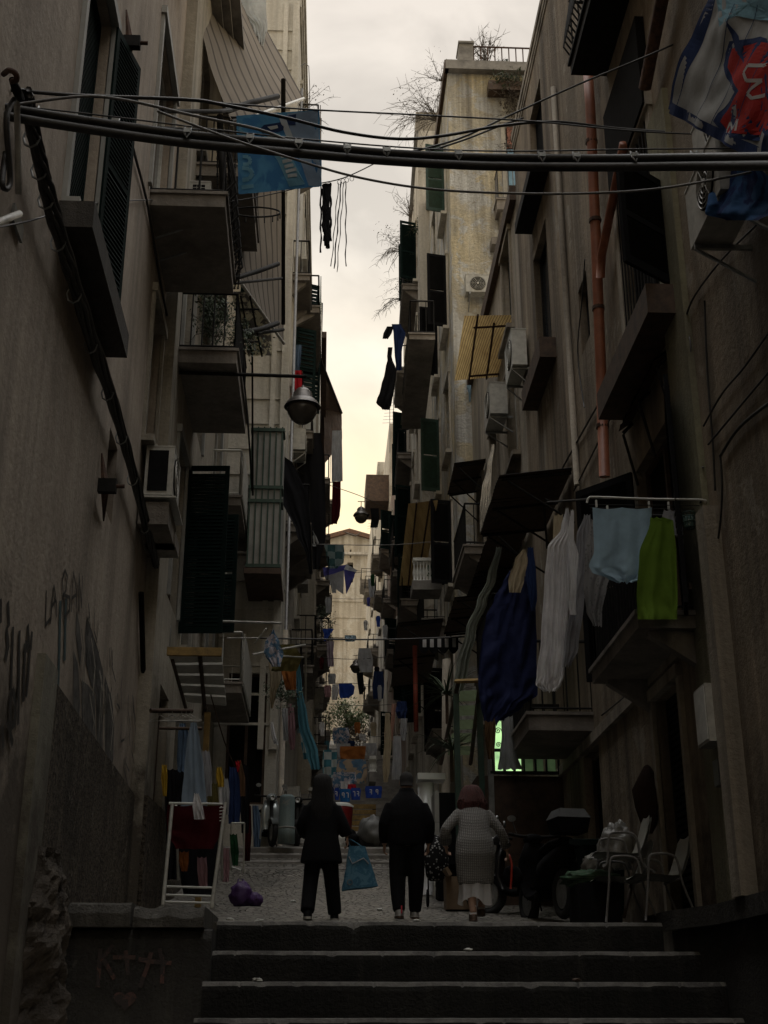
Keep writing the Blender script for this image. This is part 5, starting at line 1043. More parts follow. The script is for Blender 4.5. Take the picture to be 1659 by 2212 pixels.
# laundry farther along, left
H_('plastic_sheet', 'crumpled white plastic sheet hanging at the top above the brown awning', 'plastic sheet', [(478, 575, -30), (500, 575, 20), (540, 578, 60), (548, 572, 85), (556, 566, 118)], 21, FB('milky_plastic', (.62, .64, .63), trans=.5), 4, .15, LD, rag=14)
for lb, cat, rows, Y, m in (
    ('pale sheet with dark floral stains under the lower brown awning', 'sheet', [(500, 560, 630), (505, 570, 660), (515, 583, 700), (535, 587, 768)], 21.5, 'floral'),
    ('red shirt hanging just above the large street lamp', 'shirt', [(632, 652, 800), (634, 654, 812), (632, 655, 835), (628, 645, 855)], 27, 'red'),
    ('long blue scarf hanging beside the dark eave', 'scarf', [(622, 634, 735), (624, 636, 780), (628, 638, 830)], 27.4, 'blue'),
    ('denim jacket hanging between the blue scarf and red shirt', 'jacket', [(640, 652, 745), (636, 650, 780), (636, 646, 810)], 27.2, 'denim'),
    ('large dark blue black curtain hanging beyond the lamp on the left', 'curtain', [(642, 692, 935), (640, 700, 990), (648, 702, 1060), (660, 704, 1150), (672, 690, 1230)], 31, 'black'),
    ('dark triangular cloth stretched from the green balcony on the left', 'cloth', [(585, 592, 965), (590, 640, 1010), (610, 668, 1080), (640, 672, 1150), (662, 672, 1200), (668, 674, 1240)], 25.5, 'black'),
    ('grey sheet hanging against the sky on the left side', 'sheet', [(718, 738, 930), (716, 739, 970), (716, 740, 1040)], 38, 'greyw'),
    ('dark red garment hanging below the grey sheet against the sky', 'garment', [(718, 736, 1040), (717, 736, 1090), (716, 734, 1112), (716, 728, 1132)], 38, 'darkred'),
    ('white cloth triangle tied to the clothes line near the tower roof', 'cloth', [(668, 672, 1140), (668, 684, 1160), (672, 692, 1180)], 31, 'greyw'),
    ('round green checked cloth hanging before the tower roof', 'cloth', [(700, 742, 1176), (704, 744, 1195), (706, 742, 1215), (710, 728, 1228)], 46, 'greencheck'),
    ('yellow green bundle of cloth below the tilted metal rods on the left', 'cloth', [(596, 636, 1392), (590, 652, 1420), (585, 640, 1450)], 21.5, 'olive'),
    ('beige torn cloth hanging under the crossed rods on the left', 'cloth', [(580, 606, 1430), (584, 606, 1470), (582, 596, 1500), (585, 590, 1530)], 21.8, 'beige'),
    ('orange brown cloth hanging beside the beige torn cloth', 'cloth', [(604, 640, 1412), (608, 640, 1450), (618, 640, 1490)], 22.0, 'orange'),
    ('small blue and white printed flag hanging diamond wise from the rods', 'flag', [(588, 592, 1360), (572, 604, 1390), (570, 612, 1410), (586, 606, 1440)], 21, 'patch2'),
    ('narrow teal streamer falling steeply above the dark haired woman', 'streamer', [(640, 644, 1405), (640, 652, 1480), (644, 666, 1560), (662, 688, 1630), (672, 692, 1662)], 23.5, 'teal'),
    ('checked teal towel beside the steep streamer', 'towel', [(642, 652, 1500), (646, 664, 1560), (650, 668, 1600), (656, 670, 1640)], 24.2, 'tealw'),
    ('white shirt hanging high in the left alley gap', 'shirt', [(608, 622, 1530), (610, 624, 1560), (612, 622, 1600)], 24.6, 'greyw'),
    ('pink and white shirt next to the streamer on the left', 'shirt', [(622, 634, 1520), (622, 638, 1560), (624, 638, 1600), (628, 636, 1620)], 24.4, 'pink'),
    ('pair of small white socks hanging left of the pink shirt', 'socks', [(584, 590, 1560), (586, 596, 1590), (592, 602, 1608)], 24.2, 'white'),
    ('long pale jeans hanging over the white clothes stand', 'jeans', [(412, 424, 1558), (404, 432, 1600), (398, 440, 1660), (392, 446, 1730), (390, 450, 1765)], 15.2, 'paledenim'),
    ('blue denim shirt hanging above the long pale jeans', 'shirt', [(388, 400, 1560), (384, 408, 1590), (382, 404, 1640), (384, 402, 1668)], 15.6, 'denim'),
    ('black trousers hanging left of the pale jeans', 'trousers', [(384, 402, 1665), (382, 400, 1700), (380, 398, 1740)], 15.5, 'black'),
    ('yellow cloth hanging on the far left wall by the stand', 'cloth', [(350, 360, 1650), (348, 362, 1680), (352, 360, 1720)], 15.8, 'yellow'),
    ('wide dark red cover spread over the clothes stand', 'cover', [(362, 484, 1738), (360, 480, 1770), (362, 476, 1800), (380, 462, 1834)], 14.6, 'darkred'),
    ('long black coat hanging behind the clothes stand', 'coat', [(360, 386, 1660), (356, 390, 1720), (358, 388, 1800), (360, 384, 1900)], 16.2, 'black'),
    ('heap of dark clothes hanging low behind the clothes stand', 'clothes', [(386, 470, 1800), (384, 474, 1850), (390, 470, 1900), (396, 462, 1935)], 16.6, 'black'),
    ('dark olive dress hanging between the stand and the navy jacket', 'dress', [(452, 470, 1690), (448, 474, 1750), (450, 476, 1820), (456, 470, 1890)], 17.0, 'olive'),
    ('grey skirt hanging right of the long pale jeans', 'skirt', [(436, 452, 1620), (434, 458, 1660), (436, 458, 1720)], 16.0, 'grey'),
    ('black trousers hanging beyond the navy jacket', 'trousers', [(520, 536, 1650), (518, 540, 1720), (522, 538, 1800)], 19.0, 'black'),
    ('white blouse peeping between the dark clothes on the left', 'blouse', [(474, 486, 1700), (472, 490, 1730), (476, 488, 1765)], 18.4, 'white'),
    ('red triangle scarf hanging high by the brown garment', 'scarf', [(508, 520, 1642), (510, 518, 1656), (513, 516, 1668)], 17.2, 'red'),
    ('rose towel low between the stand and the purple bag', 'towel', [(478, 494, 1830), (476, 496, 1865), (480, 494, 1905)], 17.4, 'pink'),
    ('white rag caught between the legs of the pale jeans', 'rag', [(420, 428, 1712), (416, 438, 1740), (420, 444, 1770)], 14.5, 'white'),
    ('orange rag hanging beneath the dark red cover', 'rag', [(388, 408, 1838), (386, 408, 1860), (392, 404, 1882)], 14.8, 'orange'),
    ('dark pink garment low under the clothes stand', 'garment', [(426, 446, 1850), (426, 448, 1880), (430, 448, 1915)], 14.9, 'pink'),
    ('small yellow shirt on a hanger beyond the pale jeans', 'shirt', [(468, 478, 1655), (466, 484, 1680), (470, 484, 1700)], 17.2, 'yellow'),
    ('navy jacket on a hanger beside the small yellow shirt', 'jacket', [(496, 512, 1655), (494, 518, 1690), (492, 520, 1740), (494, 518, 1780)], 17.6, 'navy'),
    ('brown garment hanging beside the navy jacket', 'garment', [(512, 520, 1640), (508, 530, 1680), (512, 530, 1720)], 17.9, 'brown'),
    ('small white shirt between the yellow shirt and the navy jacket', 'shirt', [(484, 492, 1680), (480, 496, 1710), (482, 494, 1760)], 17.4, 'greyw'),
    ('dark green garment low on the second rack', 'garment', [(496, 512, 1800), (498, 516, 1840), (502, 514, 1870)], 17, 'green'),
    ('blue jeans draped beside the parked scooter', 'jeans', [(545, 558, 1740), (546, 566, 1790), (548, 562, 1830)], 21.5, 'denim'),
    ('dark maroon garment left of the draped blue jeans', 'garment', [(526, 542, 1740), (524, 544, 1800), (528, 540, 1860)], 21, 'darkred')):
    H_('hanging_'+cat.replace(' ', '_'), lb, cat, rows, Y, C[m], 2, .06 if Y < 20 else .10, LD, nu=14, nv=14, rag=2)
# right side and centre, farther
for lb, cat, rows, Y, m in (
    ('black scarf knotted high against the sky on the right', 'scarf', [(836, 850, 705), (828, 846, 720), (826, 838, 732)], 36, 'black'),
    ('dark rainbow striped towel hanging against the sky on the right', 'towel', [(846, 866, 700), (850, 876, 720), (852, 868, 760), (856, 868, 800)], 36, 'navy'),
    ('black leggings hanging from the right balcony against the sky', 'leggings', [(838, 846, 770), (832, 856, 800), (822, 852, 840), (812, 846, 870), (826, 842, 885)], 35.8, 'black'),
    ('small black top hanging above the leggings', 'blouse', [(838, 848, 750), (836, 846, 770), (838, 842, 790)], 35.9, 'black'),
    ('grey garments in a row beside the second hanging lamp', 'garments', [(800, 818, 1098), (802, 820, 1120), (800, 816, 1140)], 34.5, 'black'),
    ('row of pale clothes hanging below the lamp on the right', 'clothes', [(795, 808, 1250), (796, 810, 1270), (798, 806, 1290)], 50, 'greyw'),
    ('white striped shirts hanging left of the tower base', 'shirts', [(705, 722, 1385), (706, 720, 1410), (708, 722, 1440)], 42, 'stripe'),
    ('blue cloth corner hanging above the striped shirts', 'cloth', [(697, 722, 1358), (700, 712, 1372), (700, 704, 1385)], 41, 'blue'),
    ('royal blue cloth hanging beside the farthest lamp', 'cloth', [(731, 760, 1476), (732, 766, 1484), (732, 764, 1498), (734, 754, 1508)], 46.2, 'blue'),
    ('white strip hanging left of the royal blue cloth', 'cloth', [(718, 731, 1478), (716, 732, 1495), (717, 728, 1512)], 46.3, 'white'),
    ('light blue shirt hanging below the tower string course', 'shirt', [(745, 768, 1372), (744, 770, 1378), (746, 766, 1386)], 60, 'lightblue'),
    ('pile of pale blue clothes right of the hanging lamps', 'clothes', [(775, 800, 1400), (772, 806, 1425), (778, 804, 1452)], 40, 'greyw'),
    ('dark blue jumper hanging right of the lamps', 'jumper', [(808, 828, 1450), (804, 830, 1480), (806, 828, 1510)], 38, 'navy'),
    ('black strips of cloth dangling below the hanging lamp', 'cloth', [(770, 784, 1452), (772, 786, 1475), (776, 784, 1500)], 44.6, 'black'),
    ('flowered clothes below the green tree', 'clothes', [(720, 752, 1572), (718, 756, 1590), (722, 750, 1608)], 40, 'patch2'),
    ('mint coloured cloth hanging under the flowered clothes', 'cloth', [(726, 756, 1606), (728, 760, 1620), (732, 754, 1636)], 38, 'greyw'),
    ('white patterned pillowcase hanging right of the patchwork', 'pillowcase', [(785, 813, 1605), (784, 815, 1620), (788, 814, 1632)], 36, 'greyw'),
    ('orange brown blanket hanging above the patchwork blankets', 'blanket', [(735, 790, 1612), (734, 790, 1625), (736, 788, 1640)], 35.5, 'orange'),
    ('teal checked blanket left of the patchwork', 'blanket', [(698, 728, 1620), (696, 728, 1650), (698, 724, 1680)], 33.5, 'tealw'),
    ('big brown and blue patchwork blanket in the middle of the street', 'blanket', [(728, 790, 1640), (726, 792, 1665), (728, 790, 1692)], 33, 'patch'),
    ('flowered blue quilt under the patchwork blanket', 'quilt', [(720, 768, 1668), (718, 770, 1690), (720, 766, 1712)], 32, 'patch2'),
    ('red cloth lying over the line of blue jerseys', 'cloth', [(752, 768, 1694), (750, 770, 1703), (754, 766, 1710)], 30.5, 'red'),
    ('white cloth folded beside the red cloth', 'cloth', [(736, 756, 1688), (736, 756, 1700), (738, 752, 1712)], 30.8, 'white'),
    ('dark blue jersey hanging at the top right of the clothes by the red pole', 'jersey', [(858, 878, 1515), (854, 880, 1535), (860, 876, 1552)], 26, 'navy'),
    ('white cloth below the dark blue jersey near the red pole', 'cloth', [(866, 880, 1552), (864, 878, 1580), (868, 876, 1600)], 25.8, 'greyw'),
    ('salmon towel hanging beside the weathered pale column pipe', 'towel', [(846, 856, 1520), (844, 852, 1560), (840, 848, 1600)], 25.6, 'salmon'),
    ('long light grey sheet hanging behind the man in black', 'sheet', [(850, 866, 1590), (848, 868, 1640), (846, 868, 1684)], 24.5, 'greyw'),
    ('pale striped sheet wrapped round the column pipe on the right', 'sheet', [(832, 842, 1540), (830, 846, 1600), (826, 842, 1660), (828, 838, 1690)], 24.8, 'beige'),
    ('short blue curtain fragment on the light wall beside the bamboo awning', 'curtain', [(1008, 1018, 832), (1012, 1018, 850), (1013, 1017, 868)], 27.6, 'lightblue'),
    ('green cloth on the railing of the white baluster balcony', 'cloth', [(922, 938, 1215), (920, 938, 1230), (922, 936, 1245)], 30, 'green')):
    H_('hanging_'+cat.replace(' ', '_'), lb, cat, rows, Y, C[m], 2, .10, LD, nu=14, nv=12, rag=1.5)
# half umbrella shaped blue and white cloth before the tower
t = thing('parasol_cloth', 'violet blue and white panelled parasol cloth tied across the street before the tower', 'parasol', at(730, 1245, 46))
for i, (pts, m) in enumerate((([(697, 1226), (748, 1220), (743, 1232), (700, 1245)], 'lilac'), ([(700, 1245), (743, 1232), (742, 1284), (708, 1262)], 'greyw'), ([(743, 1230), (768, 1236), (763, 1252), (748, 1284), (743, 1278)], 'lilac'), ([(748, 1218), (772, 1232), (768, 1237), (743, 1230)], 'greyw'))):
    a, b, c, d = (pts+pts[-1:])[:4]; cc = sp([(a[0], a[1], 46+.3*(i % 2)), (b[0], b[1], 46.2), (c[0], c[1], 46.2), (d[0], d[1], 46)]); MB().grid(sheet(cc, amp=.05, seed=i), 8, 8).build('panel', C[m], t, True)
# line of blue football jerseys
for i, (x0, x1, y0, y1, m, lb) in enumerate(((700, 722, 1700, 1722, 'navy', 'leftmost of the blue jerseys behind the woman'), (722, 734, 1702, 1728, 'blue', 'narrow blue jersey second in the jersey line'), (733, 758, 1704, 1732, 'teal', 'wide azure jersey in the middle of the jersey line'), (757, 780, 1702, 1728, 'blue', 'azure jersey with white figures right of the middle'), (788, 826, 1698, 1724, 'blue', 'royal blue jersey with white marks beside the man'))):
    t = thing('football_jersey', lb, 'jersey', at((x0+x1)/2, y1, 29.5), 'blue jerseys pegged in a line'); rows = [(x0+2, x1-2, y0), (x0, x1, y0+6), (x0+1, x1-1, (y0+y1)/2), (x0+2, x1-2, y1)]
    hang('cloth', None, None, rows, 29.5, FB('jersey_azure', (.03, .15, .40), trans=.3) if m == 'teal' else C[m], 1.5, .05, parent=t, nu=10, nv=8)
    for q in range(2 if x1-x0 > 15 else 1):
        xc = x0+(x1-x0)*(.33+.36*q); mb = MB()
        for seg in (((-2, -5), (2, -5)), ((2, -5), (2, 5)), ((-2, 0), (2, 0)), ((-2, -5), (-2, 0)))[:2+(i+q) % 3]: mb.tube(sp([(xc+seg[0][0], (y0+y1)/2+seg[0][1], 29.36), (xc+seg[1][0], (y0+y1)/2+seg[1][1], 29.36)]), .012, 4)
        mb.build('printed_number', C['white'], t)
# white scalloped fringe and balustrades
t = thing('scalloped_valance', 'black and white striped scalloped valance over a right balcony', 'valance', at(930, 1400, 25)); 
for k in range(5):
    x = 913+k*16; c = sp([(x, 1378, 25), (x+8, 1378, 25), (x+8, 1398, 25), (x, 1398, 25)]); MB().grid(sheet(c, amp=.01), 2, 2).build('white_stripe', C['white'], t)
c = sp([(905, 1376, 25.05), (990, 1376, 25.05), (990, 1402, 25.05), (905, 1402, 25.05)]); MB().grid(lambda u, v: sheet(c)(u, v)+V((0, 0, -.10*abs(math.sin(u*math.pi*4))*v)), 40, 2).build('backing', C['black'], t)
def balusters(label, x0, x1, y0, y1, Y, n):
    t = thing('balustrade', label, 'balustrade', at((x0+x1)/2, y1, Y)); a, b = at(x0, y1, Y), at(x1, y1, Y); h = at(x0, y0, Y).z-a.z
    for k in range(n): MB().lathe(a+(b-a)*(k+.5)/n, [(.05, 0), (.05, h*.06), (.025, h*.1), (.045, h*.3), (.05, h*.4), (.022, h*.75), (.045, h*.9), (.05, h)], 8).build('baluster', M['white'], t, True)
    MB().ob((a+b)/2+V((0, 0, h+.03)), ((b-a)/2), (0, .07, 0), (0, 0, .04)).build('handrail', M['white'], t); MB().ob((a+b)/2+V((0, .3, -.12)), ((b-a)/2*1.05), (0, .4, 0), (0, 0, .12)).build('base_slab', M['concrete'], t)
balusters('white classical balustrade beneath the yellow matting awning', 892, 952, 1212, 1256, 30, 9)
balusters('small white balustrade balcony on the left near the tower', 643, 665, 1214, 1246, 33, 3)
balusters('short white balustrade low beside the jersey line', 798, 812, 1640, 1668, 31, 4)
t = thing('tilted_rods', 'white metal drying rods crossing over the left alley clothes', 'drying rack', at(600, 1410, 21.5))
for pts, r in (([(478, 1342, 20), (606, 1346, 21)], .022), ([(545, 1414, 21), (660, 1393, 21.5)], .02), ([(550, 1390, 21), (575, 1358, 20.6)], .015), ([(570, 1415, 21), (655, 1420, 21.5)], .016), ([(661, 1400, 21.5), (660, 1520, 21.5)], .02), ([(490, 1378, 20), (560, 1378, 21)], .01)): MB().tube(sp(pts), r, 7).build('rod', M['offwhite'], t, True)
t = thing('clothes_rail', 'dark wooden rail with wire hangers on the left wall', 'clothes rail', at(385, 1535, 15.8)); MB().tube(sp([(325, 1535, 15.6), (415, 1536, 16)]), .03, 8).build('rail', M['brownw'], t, True); MB().tube(sp([(343, 1573, 15.4), (436, 1574, 15.6)]), .02, 8).build('rail', M['brownw'], t, True)
for x in (345, 372, 392, 402, 412): c = at(x, 1545, 15.7); MB().tube([c+V((0, 0, .05)), c, c+V((-.14, .05, -.07)), c+V((.14, -.05, -.07)), c], .006, 4).build('hanger', M['offwhite'], t, True)
cable('rope', 'taut rope slanting from the plank canopy down to the clothes', sp([(455, 1500, 17), (484, 1600, 17.4), (508, 1658, 17.8)]), .010, 'rope', M['brownw'], k=2)
# ================================================================ plants
def leafy(t, c, rx, ry, rz, n, size, mat, nm='foliage', seed=1):
    rnd = random.Random(seed); mb = MB(); cl = [(V((rnd.gauss(0, .42), rnd.gauss(0, .42), rnd.gauss(0, .42))), rnd.uniform(.18, .38)) for _ in range(14)]
    for _ in range(n):
        q, s = rnd.choice(cl); p = q+V((rnd.gauss(0, s), rnd.gauss(0, s), rnd.gauss(0, s)))
        p = V(c)+V((p.x*rx, p.y*ry, p.z*rz)); a = V((rnd.uniform(-1, 1), rnd.uniform(-1, 1), rnd.uniform(-1, 1))).normalized()*size*rnd.uniform(.5, 1.2); b = a.orthogonal().normalized()*a.length*.45
        mb.face(p-a, p+b, p+a, p-b)
    return mb.build(nm, mat, t)
def twigs(t, c, n, ln, mat, seed=1, spread=1., nm='branches', droop=0., r=.012, side=0):
    rnd = random.Random(seed)
    for part_ in range(1):
        mb = MB()
        for _ in range(n):
            d = V((rnd.gauss(side, spread), rnd.gauss(0, spread), 1)).normalized(); p = V(c); pts = [p.copy()]; l = ln*rnd.uniform(.5, 1.15)
            for k in range(5): d = (d+V((rnd.gauss(0, .22), rnd.gauss(0, .22), rnd.gauss(0, .15)-droop))).normalized(); p = p+d*l/5; pts.append(p.copy())
            mb.tube(pts, [r*(1-.14*i) for i in range(6)], 4)
            for k in (2, 3, 4, 5):
                for _2 in range(2):
                    e = (d+V((rnd.gauss(0, .7), rnd.gauss(0, .7), rnd.gauss(0, .5)-droop))).normalized(); mb.tube([pts[k], pts[k]+e*l*.12, pts[k]+e*l*.22+V((0, 0, -droop*.1))], [r*.5, r*.4, r*.25], 3)
        mb.build(nm, mat, t)
PG = 'plants growing on roofs and balconies'
for nm, lb, pt, n, ln, sd_, sp_, dr, lf_, side_ in (
    ('dry_shrub', 'leafless shrub standing behind the rooftop railing of the yellow building', at(1050, 142, 29), 22, 1.15, 3, .28, 0, (70, .05), 0),
    ('dry_shrub', 'feathery dry weed leaning off the upper left corner of the yellow building', at(955, 175, 29), 14, .85, 4, .5, .05, (20, .03), -.5),
    ('dry_shrub', 'big cloud of dry branches overhanging the left edge of the yellow building', at(945, 262, 33), 34, 1.7, 5, .6, .18, (90, .04), -.9),
    ('dry_shrub', 'curly dry bush sprouting from the mid height balcony edge at right', at(872, 545, 40), 26, 1.3, 6, .7, .35, (60, .04), -.7),
    ('dry_shrub', 'sparse twigs above the curly bush at the right skyline', at(888, 470, 38), 12, 1.1, 7, .4, .0, (20, .03), -.3),
    ('dry_shrub', 'thin bare weeds poking over the right skyline below the bush', at(868, 650, 40), 16, 1.1, 8, .8, .3, (20, .03), -.6),
    ('dry_shrub', 'dry tufts on the cornice of the pale building against the sky at left', at(652, 240, 27), 10, .9, 9, .5, .2, (15, .03), .6)):
    t = thing(nm, lb, 'shrub', pt, PG); twigs(t, pt, n, ln, M['twig'], sd_, sp_, 'branches', dr, .010 if ln < 1 else .013, side_); leafy(t, pt+V((side_*.5, 0, ln*.55)), ln*.4, ln*.4, ln*.4, lf_[0]*3, lf_[1], M['twig'], 'dead_leaves', sd_)
for lb, pt, r, n, m in (('dark green creeper hanging from the terrace edge of the yellow building', at(1105, 175, 28.2), (.5, .2, .35), 900, 'leaf'), ('brown creeper spilling over the hood of the yellow wall', at(1120, 215, 28.2), (.45, .2, .8), 900, 'twig'), ('round green bush on the roof edge', at(1083, 142, 28.6), (.18, .18, .2), 350, 'leaf'),
    ('dense dark ivy on the overgrown balcony at the right skyline', at(885, 590, 37), (.28, .8, .75), 1700, 'leaf'), ('ivy clump beside the top of the dark gap at right', at(912, 490, 35.4), (.25, .3, .4), 600, 'leaf'), ('hanging reddish plant under the blue door balcony', at(1118, 305, 28.0), (.3, .2, .55), 600, 'twig'),
    ('bushy pot plant behind the railing of the second left balcony', at(462, 690, 17.6), (.38, .3, .5), 1300, 'leaf'), ('trailing plant at the end of the second left balcony', at(520, 735, 18.6), (.3, .3, .2), 500, 'leaf'), ('small balcony greenery above the beige torn cloth', at(608, 1500, 22.6), (.3, .3, .2), 500, 'leaf'),
    ('green potted bush far left before the tower', at(706, 1340, 45), (.3, .4, .6), 400, 'leaf')):
    t = thing('creeper' if n != 1300 else 'potted_plant', lb, 'plant', pt, PG); leafy(t, pt, *r, n, .05 if pt.y > 25 else .035, M[m], seed=n); twigs(t, pt-V((0, 0, r[2]*.6)), 8, r[2]*1.6, M['twig'], n, .6, 'stems', .2, .007)
def spiky(name, label, p, n, ln, mat, seed, up=.5):
    t = thing(name, label, 'plant', p, PG); rnd = random.Random(seed); mb = MB()
    for _ in range(n):
        a = rnd.uniform(0, 6.28); e = rnd.uniform(-.1, 1.2)*up+.15; d = V((math.cos(a)*math.cos(e), math.sin(a)*math.cos(e), math.sin(e))); s = d.cross(V((0, 0, 1))).normalized()*.02; l = ln*rnd.uniform(.6, 1.1); pr = None
        for k in range(5):
            q = V(p)+d*l*k/4+V((0, 0, -.35*l*(k/4)**2)); w_ = s*(1-k/4.4)
            if pr: mb.face(pr[0], pr[1], q+w_, q-w_)
            pr = (q-w_, q+w_)
    mb.build('leaves', mat, t); MB().tube([V(p)+V((0, 0, -.5)), V(p)], .03, 6).build('stem', M['brownw'], t)
spiky('yucca', 'spiky green plant beside the white air conditioner of the yellow wall', at(1068, 640, 27.9), 30, .42, M['leafl'], 1, 1.1)
spiky('palm_plant', 'drooping palm leaves between the lean-to and the red pole', at(965, 1500, 21), 46, 1.0, M['leaf'], 2, .7)
spiky('palm_plant', 'lower dark palm near the white box behind the man', at(975, 1620, 20), 46, .9, M['leaf'], 3, .6)
tt = at(748, 1575, 98); t = thing('street_tree', 'green leafy tree at the foot of the tower', 'tree', tt)
MB().tube([tt+V((0, 0, -2)), tt+V((.1, 0, .5)), tt+V((-.1, 0, 1.6))], [.18, .13, .07], 8).build('trunk', M['brownw'], t, True); leafy(t, tt+V((0, 0, .6)), 1.7, 1.5, 1.15, 2600, .13, M['leafl'], 'crown', 5); leafy(t, tt+V((.7, -.5, -.7)), 1.0, 1., .9, 900, .12, M['olive'] if 'olive' in M else M['twig'], 'dry_crown', 6)
# antennas
for lb, x, y, Y in (('tall comb shaped antenna rising beside the dark leggings', 850, 900, 50), ('small antenna above the rose brick building', 842, 935, 54), ('antenna on the tower side roof', 805, 1160, 70)):
    c = at(x, y, Y); t = thing('television_antenna', lb, 'antenna', c, 'antennas on the far roofs'); MB().tube([c+V((0, 0, -1)), c+V((0, 0, 1.3))], .018, 5).build('mast', M['metal'], t)
    for k in range(5): MB().tube([c+V((-.35+.03*k, 0, .5+k*.17)), c+V((.35-.03*k, 0, .55+k*.17))], .010, 4).build('element', M['metal'], t)
cable('fence', 'light balcony fence standing out against the sky beside the pale building', sp([(650, 142, 27), (667, 143, 27), (669, 235, 27)]), .012, 'fence', M['greycable'], k=2)
b_ = at(760, 1155, 120); tag(MB().tube(smooth_pts([b_+V((-.9, 0, .35)), b_+V((-.35, 0, .1)), b_, b_+V((.4, 0, -.1)), b_+V((.9, 0, .2))], 3), [.03, .05]+[.09]*2+[.10]*3+[.12]+[.10]*2+[.07]*2+[.03], 5).build('seagull', M['twig'], None, True), 'gull gliding just above the tower roof', 'bird')

# small garments on the farthest lines
rnd = random.Random(11)
for i, (x, y, w_, h, m, lb) in enumerate(((715, 1255, 12, 26, 'greyw', 'faded pale garment left of the parasol cloth'), (702, 1290, 14, 34, 'greyw', 'pale blue grey sheet strip at the left of the tower wall'), (800, 1240, 10, 26, 'green', 'light green shirt on the far right balcony'), (812, 1330, 10, 24, 'blue', 'small blue garment on the far right wall'),
    (826, 1350, 12, 30, 'greyw', 'white garment on the far right wall'), (708, 1455, 18, 22, 'greyw', 'crumpled white cloth left of the tower foot'), (700, 1480, 16, 26, 'pink', 'dusty pink cloth left of the royal blue cloth'), (765, 1560, 14, 24, 'orange', 'ochre cloth beside the green tree'), (745, 1600, 22, 18, 'navy', 'dark patterned cloth under the tree'),
    (800, 1560, 14, 30, 'beige', 'tan cloth on the far right balcony rail'), (815, 1480, 10, 34, 'greyw', 'narrow white sheet right of the hanging lamps'), (835, 1600, 10, 30, 'grey', 'grey cloth beside the long light grey sheet'), (690, 1560, 12, 30, 'white', 'white towel on the far left wall'), (700, 1600, 12, 24, 'teal', 'teal towel low on the far left wall'),
    (660, 1560, 10, 34, 'grey', 'grey vest beyond the teal streamer'), (785, 1340, 10, 22, 'white', 'white vest on a line before the tower'), (792, 1290, 8, 20, 'lilac', 'violet vest on the right end of a far line'), (720, 1640, 10, 14, 'pink', 'pink baby clothes over the checked blanket'), (808, 1440, 12, 20, 'black', 'black socks on the far right balcony'),
    (775, 1585, 16, 14, 'white', 'white pillow cover right of the flowered clothes'), (690, 1420, 10, 26, 'darkred', 'dark red cloth on the far left balcony'), (640, 1560, 9, 24, 'lightblue', 'light blue vest right of the white shirt'), (870, 1560, 9, 26, 'lilac', 'violet cloth among the clothes by the red pole'))):
    Y = 34+rnd.random()*16; x1 = x+w_; H_('hanging_garment', lb, 'garment', [(x+2, x1-2, y), (x, x1, y+h*.2), (x+1, x1-1, y+h*.6), (x+2, x1-1, y+h)], Y, C[m], 2, .08, LD, nu=8, nv=8, rag=2)
# ================================================================ things standing on the landing
def ground(px, Y): p = at(px, 1985, Y); return V((p.x, Y, gz(Y)))
# white folding clothes stand
t = thing('clothes_stand', 'white folding clothes stand leaning open on the left of the landing', 'clothes stand', ground(415, 14.2))
def seg(nm, a, b, r, par, mat=None): return MB().tube(sp([a, b]), r, 8).build(nm, mat or M['white'], par, True)
seg('leg', (487, 1735, 14.6), (457, 1962, 13.6), .020, t); seg('leg', (372, 1738, 14.6), (352, 1955, 13.6), .020, t)
for y, Y in ((1948, 13.7), (1933, 13.75), (1915, 13.8)): seg('rung', (353+(1955-y)*.1, y, Y), (458+(1962-y)*.12, y+3, Y), .012, t)
seg('rail', (365, 1735, 14.6), (480, 1737, 14.6), .014, t); seg('leg', (478, 1740, 14.6), (480, 1900, 15.6), .016, t); seg('leg', (380, 1740, 14.7), (385, 1900, 15.6), .016, t)
for k in range(5): seg('comb_bar', (474, 1745+k*7, 14.5), (484, 1744+k*7, 14.5), .006, t)
t = thing('clothes_rack', 'second thin white clothes rack farther along the left wall', 'clothes rack', ground(505, 17.5))
for a, b in (((500, 1778, 17.5), (528, 1778, 17.5)), ((528, 1778, 17.5), (526, 1885, 17.2)), ((500, 1778, 17.5), (498, 1880, 17.2)), ((566, 1745, 20), (562, 1812, 20)), ((520, 1880, 17.3), (496, 1872, 17.3))): seg('rod', a, b, .012, t)
def blobmesh(c, rx, ry, rz, amp, freq, seed, nu=28, nv=16, flat=.0):
    mb = MB()
    def fn(u, v):
        a = u*2*math.pi; e = (v-.5)*math.pi; d = V((math.cos(a)*math.cos(e), math.sin(a)*math.cos(e), math.sin(e))); k = 1+amp*noise.noise(d*freq+V((seed, 0, 0)))+amp*.5*noise.noise(d*freq*2.5+V((0, seed, 0)))
        p = V((d.x*rx*k, d.y*ry*k, d.z*rz*k)); p.z = max(p.z, -rz*.8); return V(c)+p
    return mb.grid(fn, nu, nv)
c = ground(518, 18.2); t = thing('purple_bag', 'purple plastic bag slumped on the ground at the left', 'bag', c); purple = simple('purple_plastic', (.06, .022, .11), .6, 0, .2, 8, .5)
blobmesh(c+V((0, 0, .14)), .15, .12, .18, .35, 2.2, 3).build('bag_body', purple, t, True); MB().tube([c+V((-.06, 0, .25)), c+V((-.04, 0, .36)), c+V((.02, 0, .36)), c+V((.05, 0, .25))], .012, 5).build('handle', purple, t, True)
blobmesh(c+V((.20, 0, .08)), .10, .10, .10, .3, 3, 6).build('side_pouch', purple, t, True)
